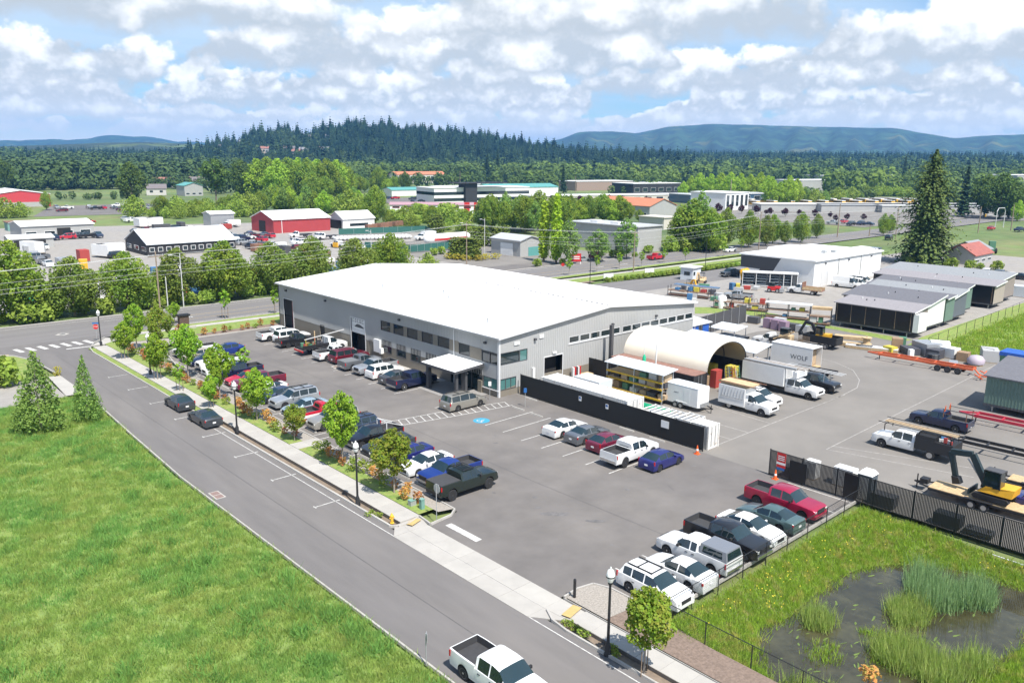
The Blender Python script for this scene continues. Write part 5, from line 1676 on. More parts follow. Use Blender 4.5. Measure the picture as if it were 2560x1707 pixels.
def _hill(az, D):
 t = lut(HILL, az)
 hc = max(0.0, t * HD1 + CAM_H - 24)
 edge = min(1, max(0, (az - HILL[0][0] + 1.5) / 2.5)) * min(1, max(0, (HILL[-1][0] + 2 - az) / 3))
 hc *= edge
 if D < HD1:
  u = max(0, (D - HD0) / (HD1 - HD0))
 else:
  u = max(0, 1 - (D - HD1) / (HD2 - HD1))
 w = .5 - .5 * math.cos(math.pi * u)
 return hc * w + 2 * w * math.sin(az * 3.1 + D * .01)

M_forestfloor = mat('forest_floor', (.024, .045, .02), 1, var=.3, vscale=.02, color2=(.03, .045, .02))
M_mount = mat('mountain_forest', (.018, .042, .045), 1, var=.35, vscale=.012, detail=10, color2=(.04, .09, .06), c2lo=.47, c2hi=.58, c3=(.10, .12, .06), c3scale=.004, c3lo=.6, c3hi=.66)
M_far_ridge = mat('ridge_meadow', (.025, .042, .02), 1, var=.25, vscale=.006, detail=8, color2=(.10, .14, .04), c2lo=.55, c2hi=.64)

def terrain(name, m, az0, az1, n, Ds, hf):
 t = MB()
 for i in range(n + 1):
  az = az0 + (az1 - az0) * i / n
  for D in Ds:
   x, y_ = azpt(az, D)
   t.v.append((x, y_, -.3 + hf(az, D)))
 k = len(Ds)
 for i in range(n):
  for j in range(k - 1):
   t.f.append((i * k + j, i * k + j + 1, (i + 1) * k + j + 1, (i + 1) * k + j))
 o = t.build(name, m)
 o.data.polygons.foreach_set('use_smooth', [True] * len(o.data.polygons))
 o['kind'] = 'structure'
 return o

terrain('hill', M_forestfloor, HILL[0][0] - 2, HILL[-1][0] + 2, 90, list(np.linspace(HD0, HD2, 22)), hill_h)
MT = [(42.42, 0.0089), (45.68, 0.0229), (46.85, 0.0306), (48.90, 0.0318), (50.65, 0.0295), (52.93, 0.0375), (55.75, 0.0404), (58.79, 0.0389), (61.47, 0.0374), (64.07, 0.0362), (66.83, 0.0350), (68.55, 0.0290), (69.99, 0.0244), (71.36, 0.0265), (73.60, 0.0281), (77.07, 0.0309)]
MTL = [(7.84, 0.0135), (10.96, 0.0129), (12.29, 0.0150), (14.33, 0.0153), (15.86, 0.0180), (16.84, 0.0215), (17.93, 0.0209), (19.16, 0.0195), (20.41, 0.0161), (23.52, 0.0127), (28.42, 0.0065)]
LR = [(7.79, 0.0060), (10.92, 0.0068), (13.60, 0.0088), (16.43, 0.0118), (18.63, 0.0129), (20.90, 0.0121), (23.51, 0.0098), (26.75, 0.0047)]

def ridge(pts, D0, D1, D2, rough):
 def f(az, D):
  hc = lut(pts, az) * D1 + CAM_H
  u = (D - D0) / (D1 - D0) if D < D1 else 1 - (D - D1) / (D2 - D1)
  u = max(0, min(1, u))
  w = u ** .8
  return max(0, hc * w + rough * w * (1 - u) * (math.sin(az * 2.3 + D * .0013) + math.sin(az * 5.1 - D * .002) * .6))
 return f
terrain('mountains', M_mount, MT[0][0], MT[-1][0], 110, list(np.linspace(3000, 5400, 30)), ridge(MT, 3000, 4600, 5400, 45))
terrain('distant_mountains', M_mount, MTL[0][0], MTL[-1][0], 50, list(np.linspace(5000, 7000, 12)), ridge(MTL, 5000, 6200, 7000, 40))
terrain('low_ridge', M_far_ridge, LR[0][0], LR[-1][0], 50, list(np.linspace(2000, 3300, 14)), ridge(LR, 2000, 2700, 3300, 12))

# light tree templates for woods that read as one mass
def template(kind, seed):
 rs = np.random.default_rng(seed)
 if kind == 'fir':
  C, N, S = [], [], []
  for i in range(8):
   t = i / 7
   for k in range(5 if t < .7 else 3):
    a = 2 * math.pi * (k + rs.random()) / 5
    r_ = .17 * (1 - t) ** .9 + .012
    C.append((math.cos(a) * r_ * .6, math.sin(a) * r_ * .6, .06 + .92 * t))
    N.append((math.cos(a), math.sin(a), .55))
    S.append(.30 * (1 - t) + .07)
 else:
  n = 110
  D = rs.normal(size=(n, 3))
  D /= np.linalg.norm(D, axis=1, keepdims=True)
  bumps = rs.uniform(.78, 1.1, n)
  C = D * np.array([.36, .36, .44]) * bumps[:, None] + np.array([0, 0, .54])
  N = D + rs.normal(size=(n, 3)) * .35
  N[:, 2] += .3
  S = rs.uniform(.12, .22, n)
 C, N, S = np.array(C), np.array(N, dtype=float), np.array(S)
 N /= np.linalg.norm(N, axis=1, keepdims=True)
 T = np.cross(N, rs.normal(size=N.shape))
 T /= np.linalg.norm(T, axis=1, keepdims=True)
 Bn = np.cross(N, T)
 s = S[:, None] * .5
 V = np.stack([C - T * s, C + Bn * s, C + T * s, C - Bn * s], 1)
 return V.reshape(-1, 3)

def forest(name, m, kind, pts, seed, wid=1.0):
 """pts: (x, y, z, h) rows -> one mass of trees"""
 rs = np.random.default_rng(seed)
 tps = [template(kind, seed * 7 + k) for k in range(4)]
 out = []
 for i, (x, y_, z, h) in enumerate(pts):
  V = tps[i % 4]
  a = rs.uniform(0, 6.283)
  c, s = math.cos(a), math.sin(a)
  W = np.empty_like(V)
  w = h * wid * rs.uniform(.85, 1.2)
  W[:, 0] = (V[:, 0] * c - V[:, 1] * s) * w + x
  W[:, 1] = (V[:, 0] * s + V[:, 1] * c) * w + y_
  W[:, 2] = V[:, 2] * h + z
  out.append(W)
 V = np.concatenate(out)
 me = raw_quads(name, V, len(V) // 4)
 o = mesh_obj(name, me, m)
 o['kind'] = 'stuff'
 return o

L_far_fir = mat('far_fir', (.018, .040, .022), .9, var=.45, vscale=.02, color2=(.045, .075, .03), spec=.1)
L_far_dark = mat('far_dark_leaf', (.062, .105, .04), .9, var=.35, vscale=.06, color2=(.105, .155, .048), spec=.1, transl=.2)
L_far_green = mat('far_green_leaf', (.13, .20, .05), .9, var=.3, vscale=.03, color2=(.20, .28, .055), spec=.1, transl=.3, c3=(.08, .13, .045), c3scale=.006)
rs = np.random.default_rng(77)

def band(az0, az1, D0, D1, n, h0, h1, hf=None):
 out = []
 for _ in range(n):
  az = rs.uniform(az0, az1)
  D = math.sqrt(rs.uniform(D0 * D0, D1 * D1))
  x, y_ = azpt(az, D)
  out.append((x, y_, -.3 + (hf(az, D) if hf else 0), rs.uniform(h0, h1)))
 return out

def roll(az, D):
 return max(0.0, min(26.0, (D - 950) * .017))
terrain('rolling_ground', M_forestfloor, 0, 84, 60, list(np.linspace(900, 3000, 16)), lambda az, D: roll(az, D) - .05)
pts = [p for p in band(HILL[0][0] - 1, HILL[-1][0] + 1, HD0 + 60, HD1 + 150, 8000, 13, 24, hill_h)]
A0 = (30.17, 0.0289)[0]
hv = [p for p in pts if not (math.degrees(math.atan2(p[0], p[1])) < A0 - 1.0 and math.hypot(p[0], p[1]) > 1330 and rs.random() < .55)]
hv = [(x, y_, z, h * (.75 + .55 * max(0, math.sin(math.degrees(math.atan2(x, y_)) * 2.9 + math.hypot(x, y_) * .013)) + .35 * max(0, math.sin(math.degrees(math.atan2(x, y_)) * 11.3)))) for x, y_, z, h in hv]
forest('hill_forest', L_far_fir, 'fir', hv, 5, 1.1)
forest('hill_leafy_wood', L_far_dark, 'leaf', band(HILL[0][0] - 1, A0 + 1, HD0 + 40, HD1, 420, 9, 16, hill_h) + band(A0, HILL[-1][0], HD0 - 20, HD0 + 200, 260, 11, 18, hill_h), 15, 1.0)
forest('far_fir_wood', L_far_fir, 'fir', band((45.69, 0.0119)[0], 84, 1750, 2700, 2600, 18, 30, roll) + band(2, (22.97, 0.0078)[0], 1300, 2300, 1300, 14, 24, roll), 6, 1.15)
forest('far_leafy_wood', L_far_dark, 'leaf', band(2, (24.58, 0.0081)[0], 740, 1600, 1500, 13, 22, roll) + band((24.58, 0.0081)[0], 84, 1120, 1800, 1300, 12, 20, roll) + band((51.85, 0.0127)[0], 84, 1500, 2400, 500, 14, 24, roll), 7, 1.0)
forest('green_belt', L_far_green, 'leaf', band((31.26, 0.0095)[0], 80, 900, 1120, 640, 13, 21) + band((62.90, 0.0137)[0], 80, 700, 900, 120, 12, 18) + band((32.70, 0.0097)[0], 84, 1100, 1650, 420, 13, 21, roll) + band(4, (14.27, 0.0059)[0], 1750, 2300, 160, 12, 20, roll) + band((43.02, 0.0115)[0], (53.57, 0.0129)[0], 780, 900, 60, 12, 17), 8, 1.0)
forest('belt_firs', L_far_fir, 'fir', band((47.46, 0.0121)[0], 84, 850, 1650, 330, 15, 26, roll) + band(3, (22.45, 0.0077)[0], 800, 1400, 260, 16, 25, roll), 9, 1.3)

def fline(a, b, n, h0, h1, jit):
 return [(a[0] + (b[0] - a[0]) * u + rs.uniform(-jit, jit), a[1] + (b[1] - a[1]) * u + rs.uniform(-jit, jit), -.3, rs.uniform(h0, h1)) for u in rs.random(n)]
L_far_mid = mat('far_mid_leaf', (.085, .14, .04), .9, var=.3, vscale=.06, color2=(.13, .19, .05), spec=.1, transl=.3)
forest('village_woods', L_far_dark, 'leaf', fline((143.18, 726.33), (211.91, 702.30), 46, 12, 20, 30) + fline((287.29, 843.42), (311.83, 662.90), 40, 11, 18, 25) + fline((831.53, 337.41), (894.31, 256.39), 40, 14, 22, 18) + fline((169.65, 897.82), (258.97, 856.51), 70, 13, 21, 60) + fline((154.53, 819.13), (226.40, 767.28), 40, 10, 17, 30) + fline((334.85, 981.97), (412.07, 874.87), 70, 13, 20, 60) + fline((242.82, 578.02), (250.53, 533.28), 12, 9, 14, 12) + fline((135.17, 683.10), (204.43, 680.38), 30, 7, 13, 12) + fline((228.46, 667.24), (272.56, 669.79), 24, 6, 11, 12) + fline((129.60, 539.33), (156.96, 522.21), 14, 3, 5, 6), 31, 1.0)
forest('mid_woods', L_far_mid, 'leaf', fline((653.49, 570.06), (711.39, 521.97), 30, 8, 13, 14) + fline((896.75, 491.52), (978.97, 407.58), 40, 12, 19, 20) + fline((506.79, 741.90), (625.61, 686.95), 40, 13, 20, 14) + fline((440.78, 731.98), (503.61, 743.37), 24, 13, 19, 14) + fline((508.68, 558.50), (552.74, 535.13), 22, 8, 12, 8) + fline((411.88, 609.84), (561.16, 616.15), 30, 9, 14, 10) + fline((480.99, 406.28), (544.14, 403.10), 24, 6, 10, 8) + fline((555.06, 300.77), (590.50, 269.40), 22, 6, 9, 6) + fline((521.76, 200.97), (522.90, 173.96), 18, 8, 14, 8), 32, 1.0)

# houses on the hill slope
M_house = [mat('house_wall_%d' % i, c, .8) for i, c in enumerate([(.5, .48, .45), (.36, .34, .33), (.42, .36, .3), (.28, .3, .34)])]
M_hroof = [mat('house_roof_%d' % i, c, .9) for i, c in enumerate([(.16, .14, .14), (.28, .13, .10), (.2, .2, .21)])]

def small_house(x, y_, z, w, d, h, rz, label, group, i, roof=None, wall=None):
 t = thing('house', label, 'house', (x, y_, z), rz, group)
 m = wall or M_house[i % 4]
 b = MB()
 b.add([(-w / 2, -d / 2, 0), (w / 2, -d / 2, 0), (w / 2, d / 2, 0), (-w / 2, d / 2, 0), (-w / 2, -d / 2, h), (w / 2, -d / 2, h), (w / 2, d / 2, h), (-w / 2, d / 2, h), (-w / 2, 0, h + d * .27), (w / 2, 0, h + d * .27)],
          [(0, 3, 2, 1), (0, 1, 5, 4), (2, 3, 7, 6), (1, 2, 6, 9, 5), (3, 0, 4, 8, 7)])
 b.build('wall', m, t)
 r_ = MB()
 e = .5
 hh = h + d * .27
 dz_ = e * .54
 for sg in (-1, 1):
  r_.add([(-w / 2 - e, sg * (d / 2 + e), h - dz_ * .9), (w / 2 + e, sg * (d / 2 + e), h - dz_ * .9), (w / 2 + e, 0, hh + .12), (-w / 2 - e, 0, hh + .12)], [(0, 1, 2, 3)] if sg < 0 else [(3, 2, 1, 0)])
 r_.build('roof', roof or M_hroof[i % 3], t)
 for k in range(2):
  MB().cbox((-w / 4 + k * w / 2, -d / 2 - .03, h * .55), (w * .16, .08, h * .3)).build('window', M_glass, t)
 return t

def on_hill(az, tn):
 for D in np.linspace(HD0, HD1, 120):
  if hill_h(az, D) - CAM_H - tn * D >= 0:
   return D
 return HD1 - 60
for i, p in enumerate([(20.22, 0.0030), (20.66, 0.0040), (21.01, 0.0055), (21.70, 0.0042), (22.19, 0.0091), (22.56, 0.0087), (23.12, 0.0112), (23.52, 0.0122), (24.59, 0.0130), (24.18, 0.0090), (25.97, 0.0021), (26.24, -0.0003), (26.53, 0.0037), (26.88, 0.0028), (27.15, 0.0009), (27.52, 0.0034), (27.85, 0.0010), (28.41, 0.0025), (28.97, 0.0227), (29.60, 0.0042), (29.88, 0.0038), (18.07, -0.0006), (22.93, -0.0037), (30.09, 0.0181)]):
 D = on_hill(*p)
 x, y_ = azpt(p[0], D)
 small_house(x, y_, hill_h(p[0], D), rs.uniform(14, 20), rs.uniform(10, 13), rs.uniform(6, 9), -R(p[0]) + rs.uniform(-.5, .5), 'pale house among the trees on the hillside', 'houses on the hillside', i)

# ------------------------------------------------------------------ haze
hz_b = MB().box(-7300, 7300, -7300, 7300, -3.2, 262)
ho = hz_b.build('haze', None)
hm = bpy.data.materials.new('haze_air')
hm.use_nodes = True
nt = hm.node_tree
for n in list(nt.nodes):
 if n.type != 'OUTPUT_MATERIAL':
  nt.nodes.remove(n)
pv = nt.nodes.new('ShaderNodeVolumePrincipled')
pv.inputs['Color'].default_value = (.16, .46, .96, 1)
pv.inputs['Density'].default_value = 0.000125
pv.inputs['Anisotropy'].default_value = 0.1
nt.links.new(pv.outputs[0], [n for n in nt.nodes if n.type == 'OUTPUT_MATERIAL'][0].inputs['Volume'])
ho.data.materials.append(hm)
ho['kind'] = 'stuff'
ho.display_type = 'WIRE'

# ------------------------------------------------------------------ meadow grass and pond
def blades(name, m, pos, h0, h1, w, nb, spread, seed, lean=.35, zf=None):
 """tufts of tapering blades at pos (n,2)"""
 r_ = np.random.default_rng(seed)
 n = len(pos)
 P_ = np.repeat(pos, nb, axis=0)
 k = len(P_)
 base = np.empty((k, 3))
 base[:, :2] = P_ + r_.normal(size=(k, 2)) * spread
 base[:, 2] = zf(base[:, 0], base[:, 1]) if zf is not None else -.02
 hs = np.repeat(r_.uniform(.7, 1.3, n), nb) * r_.uniform(h0, h1, k)
 a = r_.uniform(0, 6.283, k)
 ln = r_.normal(size=(k, 2)) * lean * hs[:, None]
 ww = w * r_.uniform(.7, 1.3, k)
 dx, dy = np.cos(a) * ww / 2, np.sin(a) * ww / 2
 V = np.empty((k, 3, 3))
 V[:, 0] = base
 V[:, 0, 0] -= dx
 V[:, 0, 1] -= dy
 V[:, 1] = base
 V[:, 1, 0] += dx
 V[:, 1, 1] += dy
 V[:, 2] = base
 V[:, 2, :2] += ln
 V[:, 2, 2] += hs
 me = bpy.data.meshes.new(name)
 me.vertices.add(k * 3)
 me.vertices.foreach_set('co', V.astype(np.float32).ravel())
 me.loops.add(k * 3)
 me.loops.foreach_set('vertex_index', np.arange(k * 3, dtype=np.int32))
 me.polygons.add(k)
 me.polygons.foreach_set('loop_start', np.arange(0, k * 3, 3, dtype=np.int32))
 me.polygons.foreach_set('loop_total', np.full(k, 3, dtype=np.int32))
 me.update(calc_edges=True)
 o = mesh_obj(name, me, m)
 o['kind'] = 'stuff'
 return o

M_grass = mat('meadow_blades', (.26, .385, .085), .8, var=.18, vscale=.8, detail=6, color2=(.345, .42, .11), c2lo=.46, c2hi=.62, transl=.4, spec=.15, c3=(.19, .37, .085), c3scale=.22, c3lo=.5, c3hi=.62)
M_weed = mat('meadow_weeds', (.155, .33, .075), .8, var=.25, vscale=1.5, transl=.4, spec=.15, color2=(.21, .38, .085))
M_bank = mat('bank_blades', (.28, .42, .05), .8, var=.25, vscale=1.2, detail=6, color2=(.42, .42, .10), c2lo=.5, c2hi=.66, transl=.4, spec=.15)
M_reed = mat('reed_blades', (.28, .40, .08), .8, var=.3, vscale=2.0, color2=(.38, .44, .13), transl=.35, spec=.2)
M_reed_d = mat('cattail_blades', (.22, .36, .14), .8, var=.3, vscale=2.0, color2=(.30, .43, .19), transl=.3, spec=.2)
r_ = np.random.default_rng(9)

def edge_x(y_):
 return np.interp(y_, [-60, 65, 79, 92, 96.5], [22.3, 22.3, 22.8, 23.4, 22.2])
# only the part of the meadow that lies in view
N_ = 26000
yy = 24 + 72 * r_.random(N_) ** 1.35
xx = edge_x(yy) - 36 * r_.random(N_) ** 1.0
ok = xx > np.interp(yy, [20, 95], [1.5, 11])
blades('meadow_grass', M_grass, np.stack([xx[ok], yy[ok]], 1), .20, .40, .042, 22, .22, 1)
N_ = 200
yy = 28 + 64 * r_.random(N_) ** 1.2
xx = edge_x(yy) - .6 - 30 * r_.random(N_) ** 1.5
blades('meadow_weeds', M_weed, np.stack([xx, yy], 1), .35, .62, .07, 95, .36, 2, lean=.5)

WZL = -1.0
PONDP = np.array([(40.2, 22.0), (42.8, 21.4), (46.8, 21.7), (48.1, 21.9), (50.0, 21.7), (52.2, 21.2), (54.0, 20.2), (56.0, 18.0), (57.0, 15.0), (57.2, 12.0), (55.5, 9.8), (51.6, 10.6), (48.5, 11.2), (45.2, 11.2), (41.7, 9.6), (38.0, 9.0), (35.6, 12.0), (35.4, 15.0), (35.6, 17.6), (37.0, 20.2)])[::-1].copy()

def pond_d(x, y_):
 """signed distance to the pond outline (negative inside)"""
 x = np.asarray(x, float)
 y_ = np.asarray(y_, float)
 d = np.full(x.shape, 1e9)
 ins = np.zeros(x.shape, bool)
 n = len(PONDP)
 for i in range(n):
  a, b = PONDP[i], PONDP[(i + 1) % n]
  ab = b - a
  t_ = np.clip(((x - a[0]) * ab[0] + (y_ - a[1]) * ab[1]) / (ab @ ab), 0, 1)
  d = np.minimum(d, np.hypot(x - a[0] - t_ * ab[0], y_ - a[1] - t_ * ab[1]))
  c = ((a[1] > y_) != (b[1] > y_)) & (x < (b[0] - a[0]) * (y_ - a[1]) / (b[1] - a[1] + 1e-12) + a[0])
  ins ^= c
 return np.where(ins, -d, d)

def bank_z(x, y_):
 d = pond_d(x, y_)
 w = .12 * np.sin(x * 1.7 + y_ * .6) + .1 * np.sin(y_ * 1.9 - x)
 return np.where(d > 0, np.minimum(-.04, WZL - .03 + .26 * d + .0 * w), np.maximum(WZL - .5, WZL - .03 + .35 * d))
nx, ny = 50, 82
gx = np.linspace(34.72, 59.45, nx)
gy = np.linspace(-15, 25.0, ny)
X_, Y_ = np.meshgrid(gx, gy, indexing='ij')
Zb = bank_z(X_, Y_)
t = MB()
t.v = [(float(a), float(b), float(c)) for a, b, c in zip(X_.ravel(), Y_.ravel(), Zb.ravel())]
t.f = [(i * ny + j, (i + 1) * ny + j, (i + 1) * ny + j + 1, i * ny + j + 1) for i in range(nx - 1) for j in range(ny - 1)]
M_bankg = mat('bank_soil', (.10, .135, .03), 1, var=.3, vscale=1.2, color2=(.17, .16, .06), bump=.4, bscale=8)
o = t.build('pond_bank', M_bankg)
o['kind'] = 'structure'
M_water = mat('pond_water', (.040, .036, .018), .04, var=.3, vscale=.5, color2=(.06, .056, .028), spec=.6, bump=.04, bscale=3)
o = MB().sheet(rect(34.9, 58.9, 2, 23.4), WZL).build('pond_water', M_water)
o['kind'] = 'structure'
N_ = 15000
xx = 34.8 + 24.5 * r_.random(N_)
yy = 5 + 20 * r_.random(N_)
d = pond_d(xx, yy)
ok = d > .12
blades('bank_grass', M_bank, np.stack([xx[ok], yy[ok]], 1), .16, .34, .045, 14, .17, 3, zf=bank_z)
# duckweed and algae mats
M_alg = mat('algae_mat', (.11, .16, .035), .8, var=.3, vscale=2.5)
t = MB()
for i in range(260):
 cx, cy = r_.uniform(36.5, 55), r_.uniform(9, 22)
 if pond_d(np.array([cx]), np.array([cy]))[0] > -.3 or (cx > 47 and r_.random() < .7):
  continue
 a, b = r_.uniform(.08, .35), r_.uniform(.03, .09)
 an = r_.uniform(-.5, .9)
 pts_ = []
 for k in range(10):
  th = k * .6283
  f_ = r_.uniform(.6, 1.2)
  u, v = a * f_ * math.cos(th), b * f_ * math.sin(th)
  pts_.append((cx + u * math.cos(an) - v * math.sin(an), cy + u * math.sin(an) + v * math.cos(an)))
 t.sheet(pts_, WZL + .004 + i * .00004)
o = t.build('algae_mats', M_alg)
o['kind'] = 'stuff'

def clump(cx, cy, rx, ry, n):
 a = r_.uniform(0, 6.283, n)
 q_ = np.sqrt(r_.random(n))
 return np.stack([cx + rx * q_ * np.cos(a), cy + ry * q_ * np.sin(a)], 1)
WB = lambda x, y_: np.full(np.shape(x), WZL - .1)
cat = [clump(51.4, 16.4, 1.7, 1.5, 100), clump(53.2, 14.6, 1.5, 1.0, 60), clump(52.6, 17.6, 1.2, 1.0, 40)]
blades('cattails', M_reed_d, np.concatenate(cat), 0.9, 1.9, .05, 20, .22, 4, lean=.17, zf=WB)
reed = [clump(48.2, 16.7, 1.7, 1.1, 75), clump(43.8, 15.0, 1.7, 1.6, 130), clump(43.6, 13.2, 1.6, 1.2, 80), clump(36.6, 16.6, .9, 1.6, 50), clump(43.4, 20.0, 1.0, .8, 40), clump(45.8, 12.2, 1.4, .8, 40)]
blades('reeds', M_reed, np.concatenate(reed), .55, 1.35, .045, 22, .24, 5, lean=.22, zf=WB)
sedge = [clump(44.6, 17.0, 1.0, .9, 30), clump(43.2, 15.8, 1.4, .8, 40), clump(45.4, 11.0, 2.2, 1.0, 60), clump(42.2, 9.9, 2.2, 1.0, 60), clump(40.6, 18.3, 1.4, .9, 40)] + [np.array([PONDP[i] + (PONDP[(i + 1) % len(PONDP)] - PONDP[i]) * r_.random() + r_.normal(size=2) * .35 for i in range(len(PONDP)) for _ in range(16)])]
blades('sedge', M_bank, np.concatenate(sedge), .25, .5, .045, 16, .2, 6, lean=.4, zf=WB)
# buttercups on the bank
M_flower = mat('buttercup', (.75, .55, .03), .7)
fl = []
for c_, k in (((56.5, 22.5), 40), ((52, 23.5), 60), ((46, 23.8), 70), ((58.3, 15), 50), ((57.5, 12), 40), ((43, 23.2), 50), ((40.5, 24), 40)):
 fl.append(np.array(c_) + r_.normal(size=(k, 2)) * np.array([1.6, .8]))
fl = np.concatenate(fl)[::3]
fl = fl[pond_d(fl[:, 0], fl[:, 1]) > .5]
fl = fl[(fl[:, 1] < 24.7) & (fl[:, 0] < 59.2)]
C = np.stack([fl[:, 0], fl[:, 1], bank_z(fl[:, 0], fl[:, 1]) + .32], 1)
o = mesh_obj('buttercups', leaf_mesh('buttercups', C, np.tile(np.array([[-.2, -.5, .8]]), (len(C), 1)) + r_.normal(size=C.shape) * .2, np.full(len(C), .085), r_), M_flower)
o['kind'] = 'stuff'

# ================================================================== work yard and street furniture
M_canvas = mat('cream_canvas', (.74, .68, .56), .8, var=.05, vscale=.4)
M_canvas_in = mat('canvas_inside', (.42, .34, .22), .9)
M_galv = mat('white_sheet_roof', (.62, .65, .68), .5, var=.05, vscale=.6)
M_yel = mat('rack_yellow', (.60, .36, .02), .6, var=.1, vscale=3)
M_orange = mat('chassis_orange', (.58, .115, .04), .6, var=.1, vscale=2)
M_chred = mat('chassis_red', (.42, .025, .05), .6, var=.1, vscale=2)
M_cy = mat('machine_yellow', (.68, .36, .02), .5, var=.06, vscale=2)
M_bluetarp = mat('blue_tarp', (.02, .10, .42), .6, var=.15, vscale=3, bump=.6, bscale=4)
M_bluep = mat('dumpster_blue', (.015, .04, .22), .5, var=.1, vscale=1)
M_cone = mat('cone_orange', (.75, .12, .02), .6)
M_green = mat('green_siding', (.13, .20, .165), .7, var=.04, vscale=1)
M_greenp = mat('green_pipe', (.02, .42, .22), .5)
M_shingle = mat('asphalt_shingle', (.13, .13, .145), .95, var=.12, vscale=3, detail=8)
M_shingle2 = mat('shingle_grey', (.24, .25, .26), .95, var=.12, vscale=3, detail=8)
M_shingle3 = mat('shingle_mauve', (.25, .235, .245), .95, var=.12, vscale=3, detail=8)
M_plast = mat('black_wrap', (.008, .008, .010), .35, var=.3, vscale=1.5, bump=.3, bscale=3)
M_sign_r = mat('sign_red', (.50, .02, .02), .5)
M_sign_b = mat('sign_blue', (.02, .12, .35), .5)
M_sign_g = mat('grey_sign_back', (.40, .41, .41), .5, metal=.3)
M_globe = mat('lamp_globe', (.75, .75, .73), .25, spec=.6)
M_hyd = mat('hydrant_yellow', (.72, .42, .04), .5)
M_teal = mat('utility_green', (.16, .30, .26), .7)
M_purple = mat('purple_pallet', (.26, .18, .24), .8)
M_pink = mat('lilac_wrap', (.42, .36, .42), .6)
M_plywood = mat('plywood', (.52, .38, .22), .85, var=.15, vscale=2)
M_brick = mat('brown_brick', (.10, .065, .05), .9, var=.2, vscale=6)
M_slat = mat('fence_slat', (.012, .013, .014), .6)
M_pole = mat('wood_pole', (.27, .21, .16), .95, var=.15, vscale=3)
M_polew = mat('pale_pole', (.55, .55, .54), .6)
M_wire = mat('wire_grey', (.55, .56, .56), .5)

def sub(root, name, m, fn, smooth=None, parent=None):
 t = MB()
 fn(t)
 return t.build(name, m, parent or root, smooth=smooth)

# ---- lamp posts with acorn globes
def lamp_post(loc, label, h=5.2, group='black lamp posts along the street'):
 t = thing('lamp_post', label, 'lamp post', (*loc, 0), 0, group)
 MB().lathe([(.22, 0), (.22, .12), (.17, .2), (.17, .55), (.11, .7), (.09, .8)], n=12).build('base', M_black, t, smooth=40)
 MB().lathe([(.085, .8), (.065, h - 1.05), (.12, h - 1.0), (.13, h - .88)], n=12).build('pole', M_black, t, smooth=40)
 MB().lathe([(.13, h - .88), (.23, h - .62), (.235, h - .48), (.17, h - .22), (.06, h - .14)], n=14).build('globe', M_globe, t, smooth=60)
 MB().lathe([(.236, h - .60), (.245, h - .58), (.245, h - .55), (.236, h - .53)], n=14).build('band', M_black, t)
 MB().lathe([(.07, h - .14), (.05, h - .06), (.015, h)], n=10).build('finial', M_polew, t)
lamp_post((30.28, 25.3), 'black lamp post with white globe nearest, beside the reddish maple')
lamp_post((30.6, 50.8), 'black lamp post with white globe nearest the fire hydrant')
lamp_post((30.88, 72.81), 'black lamp post with white globe beside the parked dark grey sedan')
lamp_post((32.06, 99.70), 'black lamp post in the kerb lawn beyond the parked hatchback')
lamp_post((32.3, 119.7), 'black lamp post with white globe beside the stop sign')

def post_sign(loc, h, label, name, shape, m, rz=0.0, cat='sign', extra=None, r=.3, pole=M_sign_g):
 t = thing(name, label, cat, (*loc, 0), rz)
 MB().cyl((0, 0, 0), (0, 0, h), .03, .03, 6).build('post', pole, t)
 b = MB()
 if shape == 'oct':
  pts = [(r * math.cos(R(22.5 + 45 * k)), r * math.sin(R(22.5 + 45 * k))) for k in range(8)]
 elif shape == 'disc':
  pts = [(r * math.cos(R(18 * k)), r * math.sin(R(18 * k))) for k in range(20)]
 else:
  w_, h_ = shape
  pts = [(-w_ / 2, -h_ / 2), (w_ / 2, -h_ / 2), (w_ / 2, h_ / 2), (-w_ / 2, h_ / 2)]
 n = len(pts)
 zc = h - max(p[1] for p in pts)
 b.add([(x, -.06, zc + z) for x, z in pts] + [(x, -.035, zc + z) for x, z in pts], [tuple(range(n)), tuple(range(n, 2 * n))[::-1]] + [(k, n + k, n + (k + 1) % n, (k + 1) % n) for k in range(n)])
 bd = b.build('board', m, t)
 if extra:
  extra(t, bd, zc)
 return t

def text(par, s, size, loc, m, rot=(math.pi / 2, 0, 0), align='CENTER', ext=.004):
 cu = bpy.data.curves.new('lettering', 'FONT')
 cu.body = s
 cu.size = size
 cu.align_x = align
 cu.align_y = 'CENTER'
 cu.extrude = ext
 cu.resolution_u = 2
 tmp = bpy.data.objects.new('tmp_text', cu)
 COL.objects.link(tmp)
 dg = bpy.context.evaluated_depsgraph_get()
 me = bpy.data.meshes.new_from_object(tmp.evaluated_get(dg))
 bpy.data.objects.remove(tmp)
 me.materials.clear()
 o = mesh_obj('lettering', me, m, par)
 o.location = loc
 o.rotation_euler = rot
 return o

def stop_extra(t, bd, zc):
 text(bd, 'STOP', .26, (0, -.066, zc), M_white)
 MB().box(-.42, .42, -.075, -.03, zc + .42, zc + .62).build('street_name_plate', M_sign_b, t)
post_sign((32.87, 123.6), 2.45, 'red octagonal stop sign with blue street name plate at the crossing', 'stop_sign', 'oct', M_sign_r, R(-30), extra=stop_extra, r=.38)
post_sign((33.55, 44.75), 2.8, 'back of a grey round-cornered sign at the driveway corner', 'road_sign', 'oct', M_sign_g, R(90), r=.38)
post_sign((22.45, 31.0), 1.9, 'thin grey sign post on the meadow edge seen from its edge', 'road_sign', (.35, .45), M_sign_g, R(60))
for p, lab in (((57.60, 60.86), 'accessible parking sign in front of the black fence corner'), ((56.44, 65.30), 'pale parking sign on a post at the building corner window')):
 post_sign(p, 2.1, lab, 'parking_sign', (.32, .5), M_sign_b if 'acc' in lab else M_white, R(-40))
